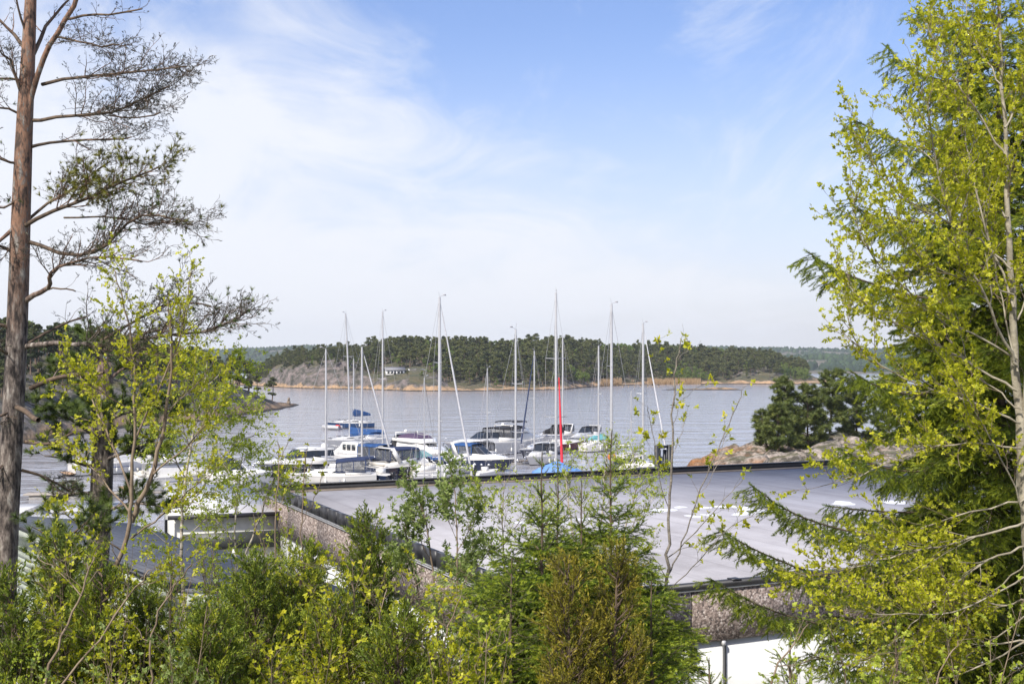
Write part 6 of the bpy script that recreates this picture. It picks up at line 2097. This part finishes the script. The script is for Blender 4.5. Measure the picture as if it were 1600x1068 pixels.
# ---------------------------------------------------------------- junipers and shrubs across the foot of the picture
juniper(12, 470, 868, 14.5, .95, 1120, 'juniper', 'broad juniper with yellow green tips before the white wall', 'juniper_green', 78, tint=.5)
juniper(13, 398, 880, 13.8, .8, 1120, 'juniper', 'dark juniper standing left of the broad yellow tipped one', 'juniper_green', 60, tint=.35)
juniper(14, 578, 812, 16.0, .62, 1010, 'juniper', 'tall dark olive juniper rising over the hall corner panels', 'juniper_green', 58, tint=.3, up=1.4)
juniper(15, 520, 940, 13.2, .55, 1120, 'juniper', 'low juniper below the white wall between two taller ones', 'juniper_green', 34, tint=.45)
decid(16, [[(560, 1100), (548, 1000), (556, 930), (540, 880)], [(600, 1100), (620, 1010), (640, 940), (660, 900)], [(580, 1090), (590, 980), (604, 920)]], 13.4,
      [([(548, 1000), (510, 960), (486, 930)], .012), ([(620, 1010), (590, 950), (570, 910)], .01), ([(640, 940), (690, 920), (720, 930)], .01), ([(620, 1010), (680, 980), (720, 970)], .01), ([(556, 930), (520, 900), (500, 880)], .009)],
      [dict(n=9, len=.5, ang=.8, up=.2, wig=.14, seg=4, t0=.15, rmax=.007), dict(n=10, len=.22, ang=.8, up=.1, seg=2, rmin=.0025, rmax=.004, leaf=dict(kind='aspen', n=14, size=.066, tint=.55))],
      'rowan_shrub', 'sunny yellow green shrub at the foot of the tall olive juniper', 'bark_twig', 'young_leaf', r0=.02, cat='shrub')
decid(17, [[(700, 1100), (690, 1040), (700, 980), (720, 930)], [(760, 1100), (740, 1030), (770, 980)]], 13.0,
      [([(690, 1040), (650, 1000), (630, 980)], .01), ([(740, 1030), (790, 1000), (810, 990)], .01), ([(700, 980), (660, 950), (650, 930)], .009)],
      [dict(n=9, len=.42, ang=.8, up=.2, wig=.14, seg=4, t0=.15, rmax=.007), dict(n=10, len=.2, ang=.8, up=.1, seg=2, rmin=.0025, rmax=.004, leaf=dict(kind='aspen', n=15, size=.062, tint=.55))],
      'rowan_shrub', 'bright green leafy shrub left of the spruces at the lower edge', 'bark_twig', 'birch_leaf', r0=.018, cat='shrub')
wil = [dict(n=10, len=.65, ang=.5, up=.35, wig=.1, seg=5, t0=.15, rmax=.008, bend=(0, 0, .3)), dict(n=12, len=.3, ang=.6, up=.25, seg=3, rmin=.0025, rmax=.004, leaf=dict(kind='willow', n=30, size=.10, tint=.5, tv=.25, ang=.8))]
decid(18, [[(690, 1060), (684, 960), (676, 880), (662, 800), (648, 760)], [(700, 1060), (712, 950), (716, 860), (712, 790), (706, 745)], [(680, 1000), (650, 920), (640, 860), (632, 820)]], 20.0,
      [([(684, 940), (720, 890), (742, 860)], .016), ([(712, 930), (750, 880), (772, 850)], .016), ([(676, 880), (650, 830), (640, 790)], .012), ([(716, 860), (740, 810), (744, 780)], .012), ([(690, 960), (740, 940), (780, 920)], .014), ([(660, 920), (630, 900), (620, 880)], .01), ([(716, 850), (696, 800), (690, 770)], .01)],
      wil, 'willow_shrub', 'grey green willow bush reaching over the roof edge', 'bark_twig', 'willow_leaf', r0=.03, cat='shrub')
birc = [dict(n=10, len=.65, ang=.6, up=.2, wig=.1, seg=5, t0=.15, rmax=.008, bend=(0, 0, -.1)), dict(n=13, len=.28, ang=.7, up=0, seg=3, rmin=.0022, rmax=.004, bend=(0, 0, -.4), leaf=dict(kind='birch', n=22, size=.072, tint=.55, ang=.9))]
decid(19, [[(786, 1050), (788, 960), (790, 880), (784, 810), (788, 750)]], 21.0,
      [([(788, 930), (830, 870), (850, 830)], .014), ([(789, 900), (750, 850), (738, 820)], .014), ([(788, 850), (820, 800), (830, 770)], .012), ([(786, 820), (756, 780), (750, 760)], .01), ([(788, 960), (740, 920), (716, 900)], .012)],
      birc, 'birch', 'small round headed birch over the roof left of the spruce tops', 'bark_birch', 'birch_leaf', r0=.026, twig='bark_twig')
decid(20, [[(930, 1050), (928, 950), (934, 850), (944, 780), (950, 690)], [(930, 960), (900, 860), (886, 780), (884, 730)], [(932, 930), (970, 850), (990, 780), (1004, 730)]], 22.0,
      [([(936, 840), (900, 780), (880, 740)], .014), ([(940, 800), (980, 740), (990, 705)], .014), ([(930, 900), (880, 840), (860, 800)], .016), ([(970, 850), (1010, 800), (1024, 770)], .014), ([(944, 780), (920, 730), (914, 700)], .012), ([(990, 790), (1020, 750), (1026, 730)], .01), ([(900, 860), (860, 810), (836, 770)], .012), ([(932, 900), (990, 870), (1020, 850)], .012), ([(946, 740), (960, 710), (972, 694)], .008)],
      birc, 'birch', 'airy light green birch behind the spruces, over the marina', 'bark_birch', 'birch_leaf', r0=.04, twig='bark_twig')

# the four young spruces in the middle
GS = 'young spruces in front of the hall'
needle_tree(21, (847, 706), 15.0, 1110, .36, 'spruce', 'leftmost young spruce of the middle clump, top against the blue tarpaulin', group=GS, tint=.42, reach=1.0, step=.34, whorl=6, dens=1.3)
needle_tree(22, (871, 720), 16.4, 1110, .34, 'spruce', 'young spruce just right of the leftmost one, slightly shorter', group=GS, tint=.42, reach=1.0, step=.34, whorl=6, dens=1.3)
needle_tree(23, (909, 752), 15.6, 1110, .36, 'spruce', 'shortest young spruce between the two spruces with tall leaders', group=GS, tint=.5, reach=1.0, step=.32, whorl=6, dens=1.3)
needle_tree(24, (956, 672), 16.0, 1110, .32, 'spruce', 'tallest young spruce with its leader against the orange buoy', group=GS, tint=.5, reach=1.15, step=.36, whorl=6, dens=1.3)
needle_tree(25, (1018, 905), 13.6, 1110, .55, 'spruce', 'low bright green spruce at the right foot of the middle clump', reach=.85, step=.24, tint=.55)
needle_tree(26, (800, 870), 13.8, 1110, .6, 'spruce', 'low bright green spruce at the left foot of the middle clump', reach=1.0, step=.26, tint=.5)
juniper(27, 888, 878, 12.6, .42, 1120, 'juniper', 'brownish olive juniper in front of the spruce clump, the left of a pair', 'juniper_brown', 70, tint=.5, size=.125)
juniper(28, 964, 862, 12.9, .40, 1120, 'juniper', 'tall brownish juniper in front of the tallest spruce', 'juniper_brown', 70, tint=.45, size=.125)

# bare young tree in front of the roof
sap = [dict(n=5, len=.34, ang=.7, up=.25, wig=.16, seg=4, t0=.25, rmin=.003, rmax=.006), dict(n=9, len=.12, ang=.7, up=.2, seg=2, rmin=.0025, rmax=.004, t0=.5, leaf=dict(kind='maple', n=20, size=.095, tint=.45, tv=.25, t0=.5))]
decid(29, [[(1034, 1090), (1040, 930), (1043, 860), (1046, 780), (1050, 700), (1050, 640), (1056, 580), (1064, 530)]], 17.0,
      [([(1042, 900), (1070, 840), (1092, 770), (1122, 700), (1150, 640), (1162, 606)], .020), ([(1044, 870), (1090, 830), (1130, 780), (1160, 750)], .014), ([(1041, 925), (1090, 880), (1130, 830), (1180, 800)], .014), ([(1046, 800), (1030, 740), (1016, 660), (1012, 636)], .012),
       ([(1040, 900), (1010, 850), (994, 800)], .010), ([(1060, 860), (1100, 850), (1150, 820)], .008), ([(1056, 580), (1040, 550), (1030, 530)], .007), ([(1060, 560), (1080, 540), (1090, 545)], .006), ([(1092, 770), (1120, 740), (1140, 660)], .009), ([(1050, 640), (1080, 610), (1098, 600)], .007), ([(1048, 720), (1060, 690), (1074, 650)], .007)],
      sap, 'sapling', 'thin almost bare young tree standing before the grey roof, with tufts of new leaves', 'bark_grey', 'young_leaf', r0=.034)


def bush(seed, u, v_top, d, half_w, label, leafm, kind, size, n_st=14, name='shrub', tint=.5, wood='bark_twig', up=.9, dens=1.0, group=None):
    """many-stemmed shrub: stems fan out of the ground and carry leafy twigs from low down"""
    t = Tree(seed)
    tp = at(u, v_top, d); g = gz_at(tp[0], d); H = max(tp[2] - g, 1.2)
    base = np.array((tp[0], d, g - .05))
    n_st = int(n_st * 1.5)
    sp = [dict(n=8 * dens, len=.5, ang=.75, up=.2, wig=.14, seg=4, t0=.3, rmax=.006), dict(n=9 * dens, len=.2, ang=.8, up=.1, seg=2, rmin=.0025, rmax=.004, leaf=dict(kind=kind, n=26, size=size, tint=tint, tv=.24))]
    for k in range(n_st):
        a = t.r.uniform(0, 2 * math.pi); q = t.r.uniform(0, 1) ** .6
        P = t.walk(base + t.r.normal(0, .06, 3) * (1, 1, 0), (math.cos(a) * half_w * q / H, math.sin(a) * half_w * q / H, up), H * t.r.uniform(.72, 1.05) * (1.05 - .25 * q), 8, .06, (0, 0, .1))
        t.limb(P, .016, .004, 6)
        t.ramify(P[3:], .01, sp)
    return t.finish(name, base, label, 'shrub', wood, leafm, group)


bush(51, 150, 850, 13.2, 1.1, 'yellow green leafy shrub between the big trunk and the slate house', 'aspen_leaf', 'aspen', .062, 13)
bush(52, 60, 930, 11.5, .9, 'green leafy shrub in the lower left corner', 'birch_leaf', 'birch', .066, 12)
bush(53, 330, 935, 14.2, .9, 'fine leaved green shrub hiding the boarded wall', 'birch_leaf', 'birch', .066, 13)
bush(54, 236, 940, 11.8, .8, 'low green shrub at the lower edge below the slate house', 'willow_leaf', 'aspen', .055, 12)
bush(55, 452, 905, 12.8, .8, 'bright yellow green shrub on top of the broad juniper', 'young_leaf', 'aspen', .062, 12)
bush(56, 556, 905, 13.4, .85, 'yellow green shrub below the white hall wall', 'young_leaf', 'aspen', .062, 14)
bush(57, 640, 905, 14.5, .8, 'mid green shrub at the foot of the willow bush', 'birch_leaf', 'aspen', .06, 14)
bush(58, 720, 950, 12.6, .75, 'leafy shrub left of the spruce clump at the lower edge', 'aspen_leaf', 'aspen', .06, 13)
bush(59, 1530, 960, 12.4, .9, 'leafy shrub in the lower right corner under the aspen', 'birch_leaf', 'aspen', .058, 12)
bush(60, 1330, 985, 11.8, .8, 'low bright green shrub under the spreading aspen', 'birch_leaf', 'aspen', .058, 12)
bush(64, 70, 850, 14.5, .9, 'leafy shrub right beside the foot of the big pine', 'aspen_leaf', 'aspen', .062, 13)
bush(65, 236, 930, 14.4, .8, 'leafy yellow green shrub under the eave of the slate house', 'young_leaf', 'aspen', .06, 12)
bush(66, 690, 840, 17.5, .8, 'pale green shrub in front of the diagonal roof edge', 'willow_leaf', 'willow', .085, 14)
bush(67, 610, 870, 16.5, .7, 'light green shrub just right of the tall olive juniper', 'birch_leaf', 'birch', .075, 13)
juniper(68, 92, 842, 14.6, .62, 1120, 'juniper', 'dark bushy juniper below the white boat shed at far left', 'juniper_green', 60, tint=.35)
juniper(69, 20, 905, 12.8, .5, 1120, 'juniper', 'dark juniper at the left edge in front of the pine trunk', 'juniper_green', 46, tint=.35)
juniper(70, 160, 880, 13.6, .55, 1120, 'juniper', 'dark green juniper in front of the boarded house wall', 'juniper_green', 54, tint=.4)
bush(71, 120, 800, 15.5, .8, 'tall leafy shrub in front of the slate roof near the pine trunks', 'aspen_leaf', 'aspen', .06, 12)
bush(72, 412, 775, 18.5, .75, 'fine light green shrub before the low pale wing', 'birch_leaf', 'birch', .08, 13)
bush(73, 345, 790, 18.5, .6, 'fine leafed shrub before the black gutter of the low wing', 'birch_leaf', 'birch', .08, 13)
juniper(61, 222, 925, 14.2, .6, 1120, 'juniper', 'dark juniper in front of the slate house wall', 'juniper_green', 50, tint=.3)
juniper(62, 330, 960, 12.4, .6, 1120, 'juniper', 'low dark juniper at the lower edge left of the broad one', 'juniper_green', 46, tint=.35)
juniper(63, 620, 960, 12.6, .5, 1120, 'juniper', 'low olive juniper between the two yellow green shrubs', 'juniper_green', 36, tint=.4)

# ---------------------------------------------------------------- right side: big spruce behind, big aspen in front
needle_tree(30, (1560, -150), 19.0, 1110, .24, 'spruce', 'tall dark spruce standing behind the big aspen at right', leafm='spruce_dark', reach=2.1, step=.51, size=.125, dens=1.0, r0=.2, whorl=6, droop=.35, tint=.3,
            extra=[([(1556, 330), (1480, 350), (1400, 345), (1340, 330), (1326, 310)], 18.2), ([(1552, 470), (1450, 470), (1350, 440), (1290, 415), (1263, 394)], 17.8), ([(1556, 250), (1480, 240), (1400, 220), (1350, 195), (1330, 186)], 18.4),
                   ([(1560, 120), (1480, 130), (1420, 110), (1384, 72)], 18.6), ([(1556, 40), (1490, 40), (1430, 14)], 18.8),
                   ([(1550, 850), (1440, 850), (1320, 830), (1230, 800), (1172, 756)], 17.4), ([(1546, 930), (1420, 930), (1280, 900), (1180, 860), (1124, 826)], 17.2), ([(1546, 1010), (1420, 1010), (1300, 980), (1190, 950), (1110, 903)], 17.0),
                   ([(1550, 700), (1450, 740), (1370, 730), (1310, 700)], 18.0), ([(1552, 600), (1450, 620), (1380, 610), (1330, 580)], 18.2), ([(1548, 780), (1460, 800), (1380, 800), (1290, 790)], 18.4), ([(1548, 880), (1480, 900), (1400, 890), (1330, 880)], 18.6), ([(1546, 960), (1450, 980), (1360, 970), (1290, 960)], 17.8), ([(1540, 1060), (1440, 1060), (1330, 1040), (1260, 1020)], 17.6)])
LA = dict(kind='aspen', n=28, size=.060, tint=.5, tv=.22, ang=.8, t0=.1)
aspR = [dict(n=8.6, len=.78, ang=.7, up=.22, wig=.12, seg=5, t0=.2, fall=.4, rmax=.009, bend=(0, 0, .25)), dict(n=12.5, len=.28, ang=.8, up=.12, wig=.15, seg=3, t0=.15, rmin=.003, rmax=.005, leaf=LA)]
decid(31, [[(1612, 1120), (1610, 900), (1598, 740), (1590, 600), (1580, 440), (1572, 280), (1565, 120), (1562, -60)], [(1598, 760), (1608, 560), (1620, 380), (1618, 160), (1610, -60)]], 14.0,
      [([(1588, 570), (1540, 470), (1498, 390), (1470, 300), (1452, 190), (1438, 118)], .03), ([(1584, 480), (1534, 340), (1504, 210), (1482, 80), (1466, 20)], .026), ([(1590, 610), (1490, 552), (1400, 510), (1340, 466), (1308, 410)], .028), ([(1594, 660), (1490, 616), (1400, 590), (1336, 540), (1318, 470)], .026),
       ([(1606, 815), (1530, 838), (1450, 856), (1382, 872), (1306, 894), (1250, 900)], .026), ([(1606, 850), (1530, 880), (1480, 925), (1440, 960), (1400, 1000)], .024), ([(1608, 935), (1550, 950), (1490, 910), (1440, 880)], .022), ([(1610, 1000), (1530, 1010), (1460, 930), (1430, 900)], .022), ([(1600, 700), (1520, 690), (1440, 700), (1350, 740), (1280, 760)], .022),
       ([(1570, 240), (1510, 150), (1460, 70), (1448, 30)], .02), ([(1566, 140), (1520, 60), (1500, -20)], .018), ([(1580, 420), (1500, 350), (1430, 330), (1370, 270), (1340, 200)], .024), ([(1576, 340), (1500, 290), (1440, 240), (1400, 160)], .02), ([(1590, 560), (1480, 500), (1400, 440), (1346, 380), (1330, 300)], .024),
       ([(1608, 1000), (1500, 1060), (1420, 1060), (1340, 1020)], .02), ([(1606, 880), (1540, 930), (1480, 1000), (1440, 1080)], .02), ([(1596, 640), (1540, 600), (1500, 560), (1470, 500)], .018), ([(1590, 500), (1620, 420), (1640, 340)], .02), ([(1570, 200), (1610, 120), (1640, 60)], .02), ([(1600, 800), (1560, 700), (1520, 640), (1500, 600)], .018), ([(1604, 900), (1500, 960), (1400, 960), (1310, 950)], .02),
       ([(1590, 580), (1560, 450), (1545, 330), (1530, 230)], .02), ([(1600, 780), (1470, 810), (1370, 850), (1290, 930)], .02), ([(1608, 960), (1480, 1040), (1380, 1090)], .018), ([(1584, 460), (1480, 430), (1420, 390), (1390, 330)], .018)],
      aspR, 'aspen', 'tall aspen with lime green young leaves filling the right edge', 'bark_aspen', 'aspen_leaf', r0=.10, depth=1.5, twig='bark_twig')
needle_tree(32, (1108, 1030), 12.0, 1120, .6, 'spruce', 'little spruce tip poking up below the white wall', reach=.6, step=.24)
needle_tree(33, (1236, 985), 13.0, 1120, .6, 'spruce', 'small bright spruce below the pebble dash at right', reach=.7, step=.24, tint=.5)
needle_tree(34, (1400, 960), 13.5, 1120, .55, 'spruce', 'small spruce under the big aspen at the lower right', reach=.9, step=.28, leafm='spruce_dark')
decid(35, [[(1200, 1110), (1210, 1040), (1250, 1000), (1262, 970)], [(1330, 1110), (1320, 1040), (1300, 990)], [(1450, 1110), (1470, 1040), (1500, 1000)]], 12.6,
      [([(1210, 1040), (1270, 1030), (1310, 1020)], .01), ([(1320, 1040), (1370, 1020), (1400, 1020)], .01)],
      [dict(n=9, len=.42, ang=.8, up=.2, wig=.14, seg=4, t0=.15, rmax=.007), dict(n=10, len=.2, ang=.8, up=.1, seg=2, rmin=.0025, rmax=.004, leaf=dict(kind='aspen', n=14, size=.06, tint=.55))],
      'rowan_shrub', 'bright green low shrub in the lower right corner', 'bark_twig', 'birch_leaf', r0=.016, cat='shrub')

# ---------------------------------------------------------------- pines on the rocky point (mid distance)
def point_pine(seed, u, v_top, v_base, d, wide, label, kind='pine'):
    t = Tree(seed)
    a = at(u, v_base, d); z0 = max(float(point_z(np.array(a[0]), np.array(d))), a[2] - .6) - .2
    tp = at(u, v_top, d)
    base = np.array((a[0], d, z0)); H = tp[2] - z0
    P = t.walk(base, (t.r.normal(0, .05), 0, 1), H * .97, 8, .04)
    t.limb(P, .16, .03, 8)
    lo = .05 if kind == 'fir' else .12
    n = int(56 * wide)
    for k in range(n):
        q = lo + (1 - lo) * (k + t.r.uniform()) / n
        p, tn = t.at(P, min(q, .99))
        az = t.r.uniform(0, 6.28)
        ln = wide * np.interp(q, [0, .25, .6, .9, 1], [2.5, 2.9, 2.2, 1.2, .5]) * t.r.uniform(.55, 1.1)
        B = t.walk(p, (math.cos(az), math.sin(az), .25), ln, 4, .12, (0, 0, .25))
        t.limb(B, .035, .01, 4)
        for j in range(int(9 + ln * 12)):
            pp, tt = t.at(B, min(.35 + .65 * t.r.uniform(), .99))
            t.put('pine', pp + t.r.normal(0, .17, 3) * (1, 1, .5), t.side(tt, .8) + (0, 0, .4), t.r.uniform(.32, .55), np.clip(t.r.normal(.5, .25), 0, 1))
    return t.finish('pine_tree', base, label, 'tree', 'bark_far', 'point_needle')


leafmat('point_needle', (.045, .068, .018), (.105, .135, .032), (.19, .21, .05), trans=.15)
ST['pine_far'] = ST['pine']
point_pine(41, 1200, 640, 712, 134, .7, 'low dark pine at the water end of the rocky point')
point_pine(42, 1232, 588, 708, 136, 1.1, 'tallest pine on the left of the rocky point', 'fir')
point_pine(43, 1262, 600, 706, 138, 1.15, 'dense pine just right of the tallest one on the point', 'fir')
point_pine(44, 1296, 576, 702, 142, 1.25, 'broad pine on the point beside the aspen leaves', 'fir')
point_pine(45, 1340, 590, 702, 146, 1.25, 'dark pine on the point behind the aspen crown', 'fir')
point_pine(46, 1216, 632, 708, 130, .85, 'small bushy pine on the point in front of the tallest')
point_pine(47, 1390, 585, 700, 154, 1.0, 'rearmost pine on the point, seen through the aspen')

# ---------------------------------------------------------------- haze over the water
b = MB(); b.box(-2350, 2350, -40, 4200, -12, 135)
m = bpy.data.materials.new('haze_air'); m.use_nodes = True; M['haze_air'] = m
n, l = m.node_tree.nodes, m.node_tree.links
for q in list(n):
    if q.type == 'BSDF_PRINCIPLED': n.remove(q)
pv = n.new('ShaderNodeVolumePrincipled')
pv.inputs['Color'].default_value = (.86, .92, 1, 1); pv.inputs['Density'].default_value = .00011; pv.inputs['Anisotropy'].default_value = .2
l.new(pv.outputs[0], n['Material Output'].inputs['Volume'])
o = b.build('haze', 'haze_air'); tag(o, 'thin pale haze over the water and far hills', 'haze', kind='stuff')
